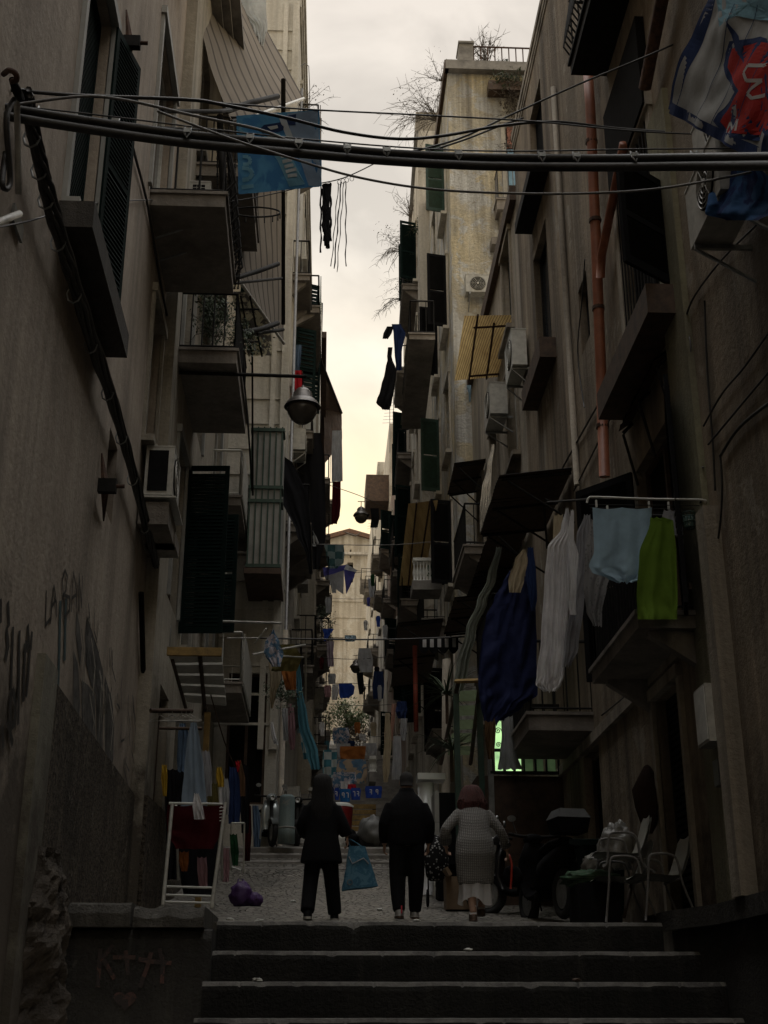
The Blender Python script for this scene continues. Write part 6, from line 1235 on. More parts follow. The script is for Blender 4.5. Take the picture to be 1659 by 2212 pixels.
for i, (x, Y, lb) in enumerate(((497, 15.2, 'crumpled white scrap on the cobbles at the left'), (632, 19, 'tiny white scrap lying on the cobbles beside the woman'), (820, 17.5, 'small pale scrap on the cobbles between the woman and the man'), (560, 14.5, 'flattened pale paper on the cobbles near the clothes stand'))):
    p = ground(x, Y); tag(blobmesh(p+V((0, 0, .015)), .045, .04, .02, .6, 3, i+2, 8, 6).build('litter', M['white'], None), lb, 'litter')
# bollard
c = at(618, 1822, 25.05); t = thing('bollard', 'thick pale blue grey bollard on the upper steps', 'bollard', c)
MB().lathe(c, [(.0, 0), (.165, 0), (.165, .26), (.155, .28), (.15, .3), (.15, .84), (.14, .88), (.10, .915), (.0, .93)], 28).build('post', plaster('bollard_paint', (.24, .31, .31), (.18, .24, .25), (.08, .10, .10), (.3, .3, .28), .62, .5, 3, .3), t, True)
MB().lathe(c+V((0, 0, .27)), [(.153, 0), (.168, .004), (.168, .035), (.153, .04)], 28).build('collar', M['panel'], t, True)
# scooters
def scooter(label, p, yaw, s, col_, dark=False, topcase=None, front_up=None):
    t = thing('scooter', label, 'scooter', p, 'scooters parked in the street'); rot = V((math.cos(yaw), math.sin(yaw), 0)); lat = V((-rot.y, rot.x, 0)); z = V((0, 0, 1))
    def T(a, l, h): return V(p)+rot*a*s+lat*l*s+z*h*s
    def ring(a, h, r, hh, n=12): return [T(a, r*math.cos(k*2*math.pi/n), h+hh*math.sin(k*2*math.pi/n)) for k in range(n)]
    tyre = simple('tyre_rubber', (.015, .015, .016), .85)
    for a, nm in ((.62, 'front_wheel'), (-.58, 'rear_wheel')):
        mb = MB(); R_, r_ = .235, .055
        mb.loft([[T(a+math.cos(q)*(R_+r_*math.cos(w_)), r_*math.sin(w_), .27+math.sin(q)*(R_+r_*math.cos(w_))) for w_ in [k*math.pi/4 for k in range(8)]] for q in [k*math.pi/12 for k in range(24)]], False, True)
        o = mb.build(nm, tyre, t, True); MB().loft([[T(a+math.cos(q)*.17, l, .27+math.sin(q)*.17) for q in [k*math.pi/10 for k in range(20)]] for l in (-.03, .03)]).build('rim', M['metal'], o)
    MB().loft([ring(-.85, .78, .06, .05), ring(-.7, .70, .14, .12), ring(-.4, .62, .17, .17), ring(-.1, .55, .16, .18), ring(.05, .42, .14, .12)]).build('rear_body', col_, t, True)
    MB().loft([ring(.0, .30, .16, .05), ring(.25, .28, .16, .05), ring(.40, .33, .16, .06)]).build('floorboard', M['black'], t, True)
    MB().loft([[T(a, l*w_, h) for l in (-1, -.6, 0, .6, 1) for _ in (0,)] + [T(a-.05, l*w_, h) for l in (1, .6, 0, -.6, -1)] for a, h, w_ in ((.38, .30, .15), (.45, .5, .20), (.42, .75, .19), (.36, .95, .12))]).build('leg_shield', col_, t, True)
    MB().loft([ring(-.75, .86, .09, .04), ring(-.5, .85, .14, .05), ring(-.15, .80, .13, .05), ring(.0, .74, .09, .04)]).build('seat', M['black'], t, True)
    MB().tube([T(.60, 0, .28), T(.40, 0, .95), T(.36, 0, 1.02)], .035*s, 8).build('steering_column', M['iron'], t, True)
    MB().tube([T(.30, -.34, 1.05), T(.36, -.15, 1.03), T(.36, .15, 1.03), T(.30, .34, 1.05)], .02*s, 8).build('handlebar', M['iron'], t, True)
    MB().loft([ring(.50, .98, .05, .05), ring(.44, 1.0, .11, .08), ring(.30, 1.0, .10, .06)]).build('headlight_nacelle', col_, t, True)
    MB().loft([ring(.515, .985, .045, .045), ring(.50, .985, .055, .055)]).build('headlight', M['white'], t, True)
    MB().loft([[T(.62+math.cos(q)*.30, l, .27+math.sin(q)*.30) for q in [math.pi*(.15+.7*k/8) for k in range(9)]]+[T(.62+math.cos(q)*.27, l, .27+math.sin(q)*.27) for q in [math.pi*(.85-.7*k/8) for k in range(9)]] for l in (-.07, .07)]).build('front_mudguard', col_, t, True)
    for l in (-.22, .22):
        o = MB().tube([T(.36, l, 1.05), T(.38, l*1.2, 1.22)], .007*s, 5).build('mirror', M['iron'], t, True); MB().loft([[T(.37+dx, l*1.25+.055*math.cos(q), 1.25+.04*math.sin(q)) for q in [k*math.pi/6 for k in range(12)]] for dx in (0, .02)]).build('mirror_glass', M['metal'], o)
    if topcase:
        o = MB().hexa([T(a*w_-.84, l*w_, h) for h, w_ in ((.92, .85), (1.08, 1)) for a, l in ((-.19, -.2), (.19, -.2), (.19, .2), (-.19, .2))]).build('top_case', M['black'], t); MB().hexa([T(a*w_-.84, l*w_, h) for h, w_ in ((1.085, 1.03), (1.19, .75)) for a, l in ((-.19, -.2), (.19, -.2), (.19, .2), (-.19, .2))]).build('case_lid', topcase, o)
    MB().tube([T(-.1, .16, .3), T(-.18, .3, .02)], .012*s, 5).build('kickstand', M['iron'], t, True)
    return t
scooter('silver scooter facing the camera beside the bollard at left', V((at(570, 1825, 24.9).x, 25.8, 3.0)), -math.pi*.42, .95, simple('silver_paint', (.42, .46, .46), .25, .5, .15, 5, 0))
scooter('dark scooter half hidden behind the bollard and woman', V((at(640, 1825, 26).x, 26.8, 3.1)), -math.pi*.5, .95, M['iron'])
scooter('dark scooter with grey top case parked by the right wall', V((at(1190, 1950, 15.6).x, 15.9, gz(15.9))), math.pi*.56, 1.0, M['black'], topcase=simple('grey_top_case', (.075, .078, .078), .7))
scooter('black motor scooter in shadow behind the woman in the cardigan', V((at(1150, 1935, 16.9).x, 17.0, gz(17))), math.pi*.9, .95, simple('black_gloss_paint', (.02, .02, .022), .3))
# street things behind the people
p = ground(968, 19.5); t = thing('tall_black_cabinet', 'tall black cabinet with pale side standing behind the man', 'cabinet', p)
MB().box(p.x-.12, p.x+.38, 19.3, 19.9, p.z+.5, at(965, 1712, 19.3).z).build('body', M['black'], t); MB().box(p.x-.19, p.x-.125, 19.3, 19.9, p.z+.5, at(945, 1708, 19.3).z).build('side_panel', M['panel'], t); MB().box(p.x-.15, p.x+.36, 19.35, 19.85, p.z, p.z+.498).build('base', M['black'], t)
p = ground(945, 18.2); t = thing('shopping_trolley', 'black wheeled shopping trolley with white speckled bag beside the man', 'trolley', p)
blobmesh(p+V((0, 0, .62)), .17, .15, .34, .12, 2, 4).build('bag', FB('speckled_black', (.015, .015, .016), (.3, .3, .3), 'dots', 22, 0), t, True)
for dx in (-.13, .13): o = MB().lathe(p+V((dx-.015, 0, .12)), [(.001, 0), (.11, 0), (.12, .01), (.11, .03), (.001, .03)], 20, (1, 0, 0)).build('wheel', M['black'], t, True)
MB().tube([p+V((-.12, 0, .12)), p+V((-.12, .04, 1.15)), p+V((.12, .04, 1.15)), p+V((.12, 0, .12))], .012, 6).build('frame', M['iron'], t)
p = at(935, 1720, 20.5); t = thing('white_gas_heater', 'white rounded appliance top catching light behind the man', 'appliance', p); cw = simple('glossy_white', (.7, .71, .72), .25, 0, .1, 5, 0)
MB().ob(at(930, 1681, 20.5), (.22, 0, 0), (0, .2, 0), (0, 0, .05)).build('lid', cw, t); MB().lathe(V((at(920, 1720, 20.5).x, 20.5, gz(20.5))), [(.09, 0), (.12, .3), (.13, at(920, 1692, 20.5).z-gz(20.5)), (.001, at(920, 1690, 20.5).z-gz(20.5))], 16).build('body', cw, t, True)
p = ground(985, 17.6); t = thing('cardboard_box', 'brown cardboard box on the ground left of the woman in the cardigan', 'box', p); cb = simple('cardboard', (.22, .15, .09), .9, 0, .25, 5, .2)
MB().box(p.x-.14, p.x+.22, 17.4, 17.8, p.z, p.z+.42).build('carton', cb, t); MB().ob(p+V((-.12, -.16, .47)), (.02, 0, .01), (0, .18, 0), (.03, 0, -.05)).build('flap', cb, t)
# grey tarpaulin covered heap, red cooler, crates in the centre
p = at(800, 1822, 26); t = thing('covered_cart', 'grey plastic covered cart at the top of the upper steps', 'cart', p)
blobmesh(p+V((.05, .3, .22)), .30, .30, .34, .25, 2.2, 5).build('cover', simple('grey_cover', (.13, .13, .125), .55, 0, .25, 4, .5), t, True); MB().box(p.x-.3, p.x+.4, 26.1, 26.6, p.z-.05, p.z+.08).build('base', M['iron'], t)
p = at(735, 1790, 27); t = thing('red_bin', 'dark red bin with white lid beyond the woman', 'bin', p)
MB().lathe(V((p.x, 27, 3.2)), [(.001, 0), (.22, 0), (.26, .75), (.26, .8)], 20).build('body', simple('dark_red_plastic', (.25, .015, .015), .5), t, True); MB().lathe(V((p.x, 27, 4.0)), [(.27, 0), (.28, .03), (.2, .08), (.001, .1)], 20).build('lid', M['white'], t, True)
p = at(770, 1760, 29); t = thing('wooden_fence_panel', 'brown slatted wooden panel behind the jerseys', 'panel', p)
for k in range(5): z = at(770, 1795-k*12, 29.8).z; MB().box(at(735, 1760, 29.8).x, at(812, 1760, 29.8).x, 29.78, 29.84, z, z+.1).build('slat', M['yellow_wood'], t)
for x in (738, 808): MB().box(at(x, 1760, 29.9).x-.04, at(x, 1760, 29.9).x+.04, 29.86, 29.93, gz(29.9), at(x, 1738, 29.9).z).build('post', M['brownw'], t)
for i, (x, y, r, lb) in enumerate(((754, 1800, .2, 'black plastic sack slumped by the grey cart'), (742, 1812, .16, 'pale sack leaning beside the black sack'))): p = at(x, y, 25.9); tag(blobmesh(V((p.x, 25.9, 3.0+r*.8)), r, r*.8, r*1.1, .4, 2, i+3).build('rubbish_sack', M['black'] if i == 0 else M['offwhite'], None, True), lb, 'sack')
# ---------------------------------------------------------------- white chairs on the right
def chair(label, p, yaw, s=1., legs=True, group='white armchairs with metal frames at the right wall'):
    t = thing('armchair', label, 'chair', p, group); fx = V((math.cos(yaw), math.sin(yaw), 0)); ly = V((-fx.y, fx.x, 0)); z = V((0, 0, 1))
    T = lambda a, l, h: V(p)+(fx*a+ly*l+z*h)*s       # a: towards the front of the seat
    wh = simple('grey_white_plastic_seat', (.36, .36, .33), .5, 0, .15, 6, .05)
    def shell(prof):
        def fn(u, v):
            k = v*(len(prof)-1); i = min(int(k), len(prof)-2); f = k-i; a = prof[i][0]*(1-f)+prof[i+1][0]*f; h = prof[i][1]*(1-f)+prof[i+1][1]*f; w_ = prof[i][2]*(1-f)+prof[i+1][2]*f
            return T(a, (u-.5)*w_, h + .02*(2*u-1)**2)
        mb = MB(); mb.grid(fn, 10, 24); n0 = len(mb.v); mb.grid(lambda u, v: fn(u, v)+(z*.0-fx*.018-z*.018), 10, 24); return mb
    shell([(.30, .425, .36), (.28, .445, .42), (.1, .44, .44), (-.12, .43, .43), (-.19, .44, .42)]).build('seat', wh, t, True)
    shell([(-.19, .45, .42), (-.235, .52, .43), (-.29, .66, .42), (-.33, .80, .38), (-.345, .845, .26)]).build('backrest', wh, t, True)
    for l in (-.26, .26):
        MB().tube(smooth_pts([T(.22, l, 0 if legs else .3), T(.17, l, .35), T(.14, l, .60), T(.08, l, .655), (T(-.10, l, .65)), T(-.16, l, .58), T(-.2, l, .35), T(-.33, l, 0 if legs else .25)], 4), .012, 8).build('leg_frame', M['greycable'], t, True)
    for a, h in ((.15, .41), (-.17, .41)): MB().tube([T(a, -.26, h), T(a, .26, h)], .010, 6).build('crossbar', M['greycable'], t, True)
    return t
chair('rightmost white armchair facing left at the edge of the landing', V((3.13, 12.24, .785)), math.pi*1.02, .90)
q = chair('upper white armchair stacked on another, left of the rightmost chair', V((2.84, 12.5, 1.01)), math.pi*1.0, .90, False)
chair('lower white armchair beneath the upper one at the landing edge', V((2.84, 12.5, .79)), math.pi*1.0, .90)
# umbrella with its pole
t = thing('closed_parasol', 'closed dark parasol leaning on the right wall above the chairs', 'parasol', at(1375, 1985, 12.9)); c0, c1 = at(1402, 1795, 13.1), at(1398, 1652, 13.3); ax = (c1-c0)
MB().loft([[c0+ax*k + V((r*math.cos(a)*(1+.25*math.sin(a*4)), r*.7*math.sin(a), 0)) for a in [q*2*math.pi/20 for q in range(20)]] for k, r in ((-.04, .03), (.08, .07), (.35, .125), (.6, .15), (.8, .09), (.97, .035), (1.0, .01))]).build('canopy', FB('dark_brown_canvas', (.035, .022, .018), trans=.05), t, True)
MB().tube([at(1348, 1982, 12.6), at(1372, 1880, 12.8), at(1400, 1780, 13.1)], .017, 8).build('pole', M['brownw'], t, True)
p = ground(1297, 12.7); t = thing('black_crate', 'low black crate of wrapped goods at the edge of the landing', 'crate', p)
x0, x1 = at(1252, 1985, 12.5).x, at(1342, 1985, 12.5).x; MB().box(x0, x1, 12.45, 13.0, p.z, at(1300, 1908, 12.5).z).build('crate', M['black'], t)
tag(blobmesh(V(((x0+x1)/2-.02, 12.75, at(1300, 1900, 12.7).z)), .26, .2, .09, .5, 3, 2).build('green_netting', FB('green_netting', (.03, .09, .045), (.10, .13, .10), 'stripes', 20, .1, 2), None, True), 'dark green striped netting heaped on the black crate', 'netting')
p = ground(1305, 14.3); t = thing('wheeled_bin', 'dark green wheeled rubbish bin by the right wall', 'bin', p); zb_ = at(1300, 1780, 14.3).z
MB().loft([[p+V((x*s, y*s, h)) for x, y in ((-.22, -.24), (.22, -.24), (.22, .24), (-.22, .24))] for h, s in ((.08, .8), (.75, 1.0), (.8, 1.08))]).build('body', M['green'], t); MB().ob(p+V((0, .0, .86)), (.28, 0, 0), (0, .3, .04), (0, 0, .03)).build('lid', M['green'], t)
for dx in (-.2, .2): MB().lathe(p+V((dx-.02, .2, .09)), [(.001, 0), (.09, 0), (.09, .04), (.001, .04)], 14, (1, 0, 0)).build('wheel', M['black'], t)
p = at(1338, 1850, 13.4); tag(blobmesh(p+V((0, 0, .08)), .19, .15, .26, .35, 2.2, 8, 36, 22).build('plastic_bag', simple('shiny_clear_plastic', (.26, .26, .25), .2, 0, .3, 5, 1.), None, True), 'large shiny plastic bag stuffed full behind the stacked chairs', 'bag')
p = at(1290, 1875, 13.2); tag(blobmesh(p+V((0, 0, .02)), .15, .13, .12, .35, 2.5, 5).build('plastic_bag', simple('dull_white_plastic', (.17, .165, .15), .5, 0, .3, 6, .5), None, True), 'smaller dull white bag on top of the goods at the right', 'bag')
t = thing('standpipe', 'old capped standpipe valve on the right parapet', 'pipe', V((4.0, 12.2, .87))); q = at(1610, 1960, 11.6)
MB().lathe(V((q.x, 11.6, .87)), [(.001, 0), (.07, 0), (.06, .06), (.045, .1), (.05, .3), (.07, .34), (.045, .4), (.03, .46), (.001, .47)], 16).build('body', M['right2'], t, True); MB().tube([V((q.x-.08, 11.6, 1.22)), V((q.x+.10, 11.56, 1.24))], .028, 8).build('handle', M['right2'], t, True)
t = thing('wooden_post', 'thin wooden stick propped beside the lime green towel', 'stick', at(1510, 1455, 11.2)); MB().tube(sp([(1498, 1272, 11.2), (1517, 1452, 11.2)]), .018, 6).build('stick', M['brownw'], t); MB().ob(at(1498, 1268, 11.2), (.05, 0, 0), (0, .03, 0), (0, 0, .03)).build('tip', M['brownw'], t)

# ================================================================ people
def ring_at(c, rx, ry, n=20, tilt=0): return [V(c)+V((rx*math.cos(a), ry*math.sin(a), tilt*math.sin(a)*ry)) for a in [k*2*math.pi/n for k in range(n)]]
def limb(mb, pts, rs, n=12):
    pts = smooth_pts(pts, 3); m = len(rs)-1; r = [rs[min(int(i/3), m)]*(1-(i/3 % 1))+rs[min(int(i/3)+1, m)]*(i/3 % 1) for i in range(len(pts))]; mb.tube(pts, r, n)
def sph(mb, c, rx, ry, rz, n=16):
    mb.loft([ring_at(V(c)+V((0, 0, rz*math.sin(e))), rx*math.cos(e)+.0005, ry*math.cos(e)+.0005, n) for e in [(-.5+k/12)*math.pi for k in range(13)]])
def remesh(o, vs, it=4):
    m = o.modifiers.new('Remesh', 'REMESH'); m.mode = 'VOXEL'; m.voxel_size = vs; m.use_smooth_shade = True
    s = o.modifiers.new('Smooth', 'SMOOTH'); s.factor = .5; s.iterations = it
def hand(mb, w_, d, out, s=1.):
    "palm, four unequal curled fingers and a thumb; w_: wrist, d: pointing direction, out: palm-side direction"
    d, out = V(d).normalized(), V(out).normalized(); lat = d.cross(out).normalized()
    mb.ob(w_+d*.045*s, d*.045*s, lat*.036*s, out*.014*s)
    for k, ln in enumerate((.068, .078, .072, .056)):
        b = w_+d*.085*s+lat*(-.027+.018*k)*s; mb.tube([b, b+d*ln*.4*s+out*.008*s, b+d*ln*.65*s+out*.03*s, b+d*ln*.6*s+out*.05*s], [.0095*s, .009*s, .0085*s, .007*s], 7)
    b = w_+d*.02*s-lat*.034*s; mb.tube([b, b+d*.03*s-lat*.018*s+out*.012*s, b+d*.055*s-lat*.012*s+out*.03*s], [.012*s, .010*s, .008*s], 7)
skin = simple('skin', (.42, .26, .19), .55, 0, .08, 12, .05); blk = simple('black_coat_cloth', (.0065, .0065, .008), .92, 0, .3, 2.2, 1.0, .2)
def face(par, c, s=1., yaw=0):
    f = MB(); sph(f, c+V((0, .105*s, -.01)), .014*s, .022*s, .022*s, 8); f.build('nose', skin, par, True)
    for dx in (-.034, .034):
        e = MB(); sph(e, c+V((dx*s, .088*s, .015*s)), .013*s, .01*s, .009*s, 8); e.build('eye', M['white'], par, True)
        e = MB(); sph(e, c+V((dx*2.35*s, .0, -.005*s)), .010*s, .022*s, .034*s, 8); e.build('ear', skin, par, True)
    e = MB(); e.ob(c+V((0, .094*s, -.055*s)), (.026*s, 0, 0), (0, .006*s, 0), (0, 0, .006*s)); e.build('mouth', simple('lips', (.35, .12, .10), .5), par)
def strands(t, rings, n, mat, a0=-3.5, a1=.35, r=.007, seed=3):
    rnd = random.Random(seed); mb = MB(); ORI = ORG[t.name]
    for _ in range(n):
        a = rnd.uniform(a0, a1); end = rnd.uniform(.0, .16); ph = rnd.uniform(0, 6); pts = []
        for i, (z, y, rx, ry) in enumerate(rings):
            f = 1.03+rnd.uniform(-.03, .05); zz = z-(end-.08 if i == 0 else 0); aa = a+.05*math.sin(i*1.3+ph)
            pts.append(ORI+V((rx*f*math.cos(aa), y+ry*f*math.sin(aa), zz)))
        mb.tube(smooth_pts(pts, 3), r, 4)
    mb.build('hair_strands', mat, t, True)
def person(label, p, build):
    t = thing('person', label, 'person', p, 'people walking up the street'); build(t, V(p)); return t
S_ = .0056
WH = ((1.18, -.10, .09, .04), (1.30, -.09, .125, .06), (1.45, -.06, .12, .08), (1.58, -.03, .105, .105), (1.68, -.01, .095, .10), (1.725, 0, .06, .06), (1.735, 0, .01, .01))
RH = ((1.335, .13, .155, .07), (1.37, .16, .17, .11), (1.44, .20, .145, .125), (1.52, .235, .12, .125), (1.585, .25, .08, .09), (1.605, .25, .02, .02))
# --- woman with long dark hair and a blue bag
def w1(t, p):
    A_ = lambda x, y, z: p+V((x, y, z)); b = MB()
    limb(b, [A_(-.08, .02, .88), A_(-.12, .04, .50), A_(-.15, -.14, .10)], [.10, .065, .042]); limb(b, [A_(.08, 0, .88), A_(.13, .10, .48), A_(.17, .16, .09)], [.10, .065, .042])
    b.loft([ring_at(A_(0, 0, h), rx, ry) for h, rx, ry in ((.82, .17, .13), (1.0, .15, .12), (1.2, .16, .12), (1.36, .17, .10), (1.42, .07, .06), (1.50, .055, .055))]); sph(b, A_(0, .01, 1.60), .078, .095, .115)
    limb(b, [A_(-.15, 0, 1.33), A_(-.25, .02, 1.10), A_(-.21, .26, 1.02)], [.055, .045, .03]); hand(b, A_(-.20, .27, 1.02), (.3, 1, 0), (1, 0, 0))
    limb(b, [A_(.15, 0, 1.33), A_(.25, -.01, 1.14), A_(.31, .03, .98)], [.055, .045, .03]); hand(b, A_(.31, .03, .98), (.1, .05, -1), (-1, 0, 0))
    for x, y in ((-.15, -.14), (.17, .19)): b.loft([ring_at(A_(x, y+.03, h), .042, r) for h, r in ((.03, .10), (.07, .09), (.11, .05))])
    o = b.build('body', skin, t, True); remesh(o, .008)
    face(t, A_(0, .01, 1.60))
    c = MB(); c.loft([ring_at(A_(0, 0, h), rx, ry, 24) for h, rx, ry in ((.66, .26, .18), (.80, .24, .175), (1.0, .20, .155), (1.2, .20, .15), (1.34, .205, .14), (1.41, .15, .11), (1.44, .08, .08))])
    limb(c, [A_(-.16, 0, 1.33), A_(-.25, .02, 1.10), A_(-.20, .23, 1.02)], [.075, .07, .055]); limb(c, [A_(.16, 0, 1.33), A_(.25, -.01, 1.14), A_(.305, .03, 1.0)], [.075, .075, .08])
    o = c.build('coat', blk, t, True); remesh(o, .014, 6)
    tr_ = MB(); limb(tr_, [A_(-.08, .02, .86), A_(-.12, .04, .50), A_(-.155, -.14, .09)], [.12, .095, .085]); limb(tr_, [A_(.08, 0, .86), A_(.13, .10, .48), A_(.175, .17, .08)], [.12, .095, .085]); o = tr_.build('trousers', blk, t, True); remesh(o, .014, 4)
    h = MB(); h.loft([ring_at(A_(0, y, z), rx, ry, 22) for z, y, rx, ry in WH]); hm = simple('dark_brown_hair', (.005, .004, .0035), .9, 0, .3, 30, .4); h.build('hair', hm, t, True); strands(t, WH, 260, hm, seed=5)
    for x, y, nm in ((-.15, -.14, 0), (.17, .19, 1)):
        s = MB(); s.loft([ring_at(A_(x, y+.03, h_), .052, r) for h_, r in ((.028, .135), (.05, .135), (.09, .10), (.12, .06))]); o = s.build('shoe', M['black'], t, True); s = MB(); s.loft([ring_at(A_(x, y+.03, h_), .056, .14) for h_ in (.0, .027)]); s.build('sole', M['offwhite'], o)
pw_ = V((at(692, 1978, 16).x, 16.0, gz(16.0))); person('woman with long dark hair in black coat carrying a blue shopping bag', pw_, w1)
hb_ = pw_+V((.325, .04, .93)); t = thing('shopping_bag', "big blue shopping bag hanging from the dark haired woman's right hand", 'bag', hb_+V((.1, 0, -.5))); bgm = FB('blue_bag_print', (.055, .15, .23), (.09, .19, .26), 'blotch', 9, .1)
def bagfn(u, v):
    a = u*2*math.pi; r = .06+.13*v; sx = .10+.12*v
    return hb_+V((.11+.04*v+math.copysign(abs(math.cos(a))**.6, math.cos(a))*sx*(1+.06*noise.noise(V((u*6, v*5, 1)))), math.copysign(abs(math.sin(a))**.6, math.sin(a))*(.03+.07*v), -.06-.50*v+.06*math.cos(a)*v*.5))
mb = MB(); mb.grid(bagfn, 36, 16); mb.face(*[bagfn(k/20, 1) for k in range(20)]); mb.build('bag_body', bgm, t, True)
MB().tube(smooth_pts([hb_+V((.03, 0, -.07)), hb_+V((0, 0, .01)), hb_+V((.04, 0, .015)), hb_+V((.18, 0, -.07))], 4), .008, 6).build('handle', bgm, t, True)
q = bagfn(.68, .85)+V((0, -.01, 0)); MB().tube([q+V((.03*math.cos(a), -.004, .03*math.sin(a))) for a in [k*math.pi/8 for k in range(17)]], .005, 4).build('printed_circle', M['greycable'], t)
MB().tube([bagfn(.62, .25)+V((0, -.012, 0)), bagfn(.70, .42)+V((0, -.012, 0)), bagfn(.80, .30)+V((0, -.012, 0)), bagfn(.88, .45)+V((0, -.012, 0))], .008, 4).build('printed_mark', C['greyw'], t)
# --- man
def man(t, p):
    A_ = lambda x, y, z: p+V((x, y, z)); b = MB()
    limb(b, [A_(-.09, 0, .90), A_(-.11, .04, .50), A_(-.10, -.06, .10)], [.11, .07, .045]); limb(b, [A_(.09, 0, .90), A_(.11, .06, .50), A_(.10, .16, .10)], [.11, .07, .045])
    b.loft([ring_at(A_(0, 0, h), rx, ry) for h, rx, ry in ((.86, .18, .14), (1.05, .18, .14), (1.25, .18, .13), (1.38, .16, .11), (1.50, .07, .06), (1.57, .062, .065))]); sph(b, A_(0, .03, 1.655), .080, .10, .12)
    limb(b, [A_(-.17, 0, 1.38), A_(-.27, -.01, 1.14), A_(-.275, .12, .90)], [.045, .04, .032]); limb(b, [A_(.17, 0, 1.38), A_(.27, -.01, 1.14), A_(.275, .12, .90)], [.045, .04, .032])
    hand(b, A_(-.275, .12, .90), (0, .5, -1), (1, 0, 0)); hand(b, A_(.275, .12, .90), (0, .5, -1), (-1, 0, 0))
    for x, y in ((-.10, -.05), (.10, .17)): b.loft([ring_at(A_(x, y+.03, h), .045, r) for h, r in ((.03, .11), (.07, .10), (.12, .05))])
    o = b.build('body', skin, t, True); remesh(o, .008); face(t, A_(0, .03, 1.655))
    c = MB(); c.loft([ring_at(A_(0, 0, h), rx, ry, 24) for h, rx, ry in ((.86, .215, .16), (.92, .235, .175), (1.05, .25, .19), (1.22, .25, .19), (1.33, .24, .17), (1.42, .20, .145), (1.48, .15, .12), (1.53, .10, .095), (1.57, .085, .085))])
    for s in (-1, 1): limb(c, [A_(s*.19, 0, 1.37), A_(s*.275, -.01, 1.14), A_(s*.275, .11, .93)], [.082, .08, .062])
    o = c.build('jacket', blk, t, True); remesh(o, .014, 6)
    k = MB(); k.loft([ring_at(A_(0, 0, h), rx, ry, 20) for h, rx, ry in ((1.49, .115, .105), (1.53, .10, .098), (1.57, .088, .09))]); k.build('collar', blk, t, True)
    tr_ = MB(); limb(tr_, [A_(-.09, 0, .90), A_(-.115, .04, .50), A_(-.105, -.05, .09)], [.135, .105, .075]); limb(tr_, [A_(.09, 0, .90), A_(.115, .06, .50), A_(.105, .16, .10)], [.135, .105, .075]); o = tr_.build('trousers', blk, t, True); remesh(o, .014, 4)
    h = MB(); h.loft([ring_at(A_(0, y, z), rx, ry, 20) for z, y, rx, ry in ((1.60, -.02, .078, .082), (1.66, .0, .086, .10), (1.72, .015, .084, .10), (1.765, .02, .06, .075), (1.785, .02, .015, .02))]); h.build('hair', simple('short_dark_hair', (.012, .010, .009), .9, 0, .3, 30, .3), t, True)
    gs = simple('grey_trainer', (.25, .24, .22), .6)
    for x, y in ((-.10, -.05), (.10, .17)):
        s = MB(); s.loft([ring_at(A_(x, y+.03, h_), .055, r) for h_, r in ((.028, .145), (.05, .14), (.09, .11), (.13, .06))]); o = s.build('shoe', gs, t, True); s = MB(); s.loft([ring_at(A_(x, y+.03, h_), .059, .15) for h_ in (0, .027)]); s.build('sole', M['brownw'], o)
        if x < 0: MB().ob(A_(x+.02, y-.115, .10), (.008, 0, 0), (0, .004, 0), (0, 0, .045)).build('heel_stripe', simple('red_reflector', (.6, .02, .05), .4), o)
person('man in a black padded jacket and dark trousers walking in the middle', V((at(880, 1985, 16.2).x, 16.2, gz(16.2))), man)
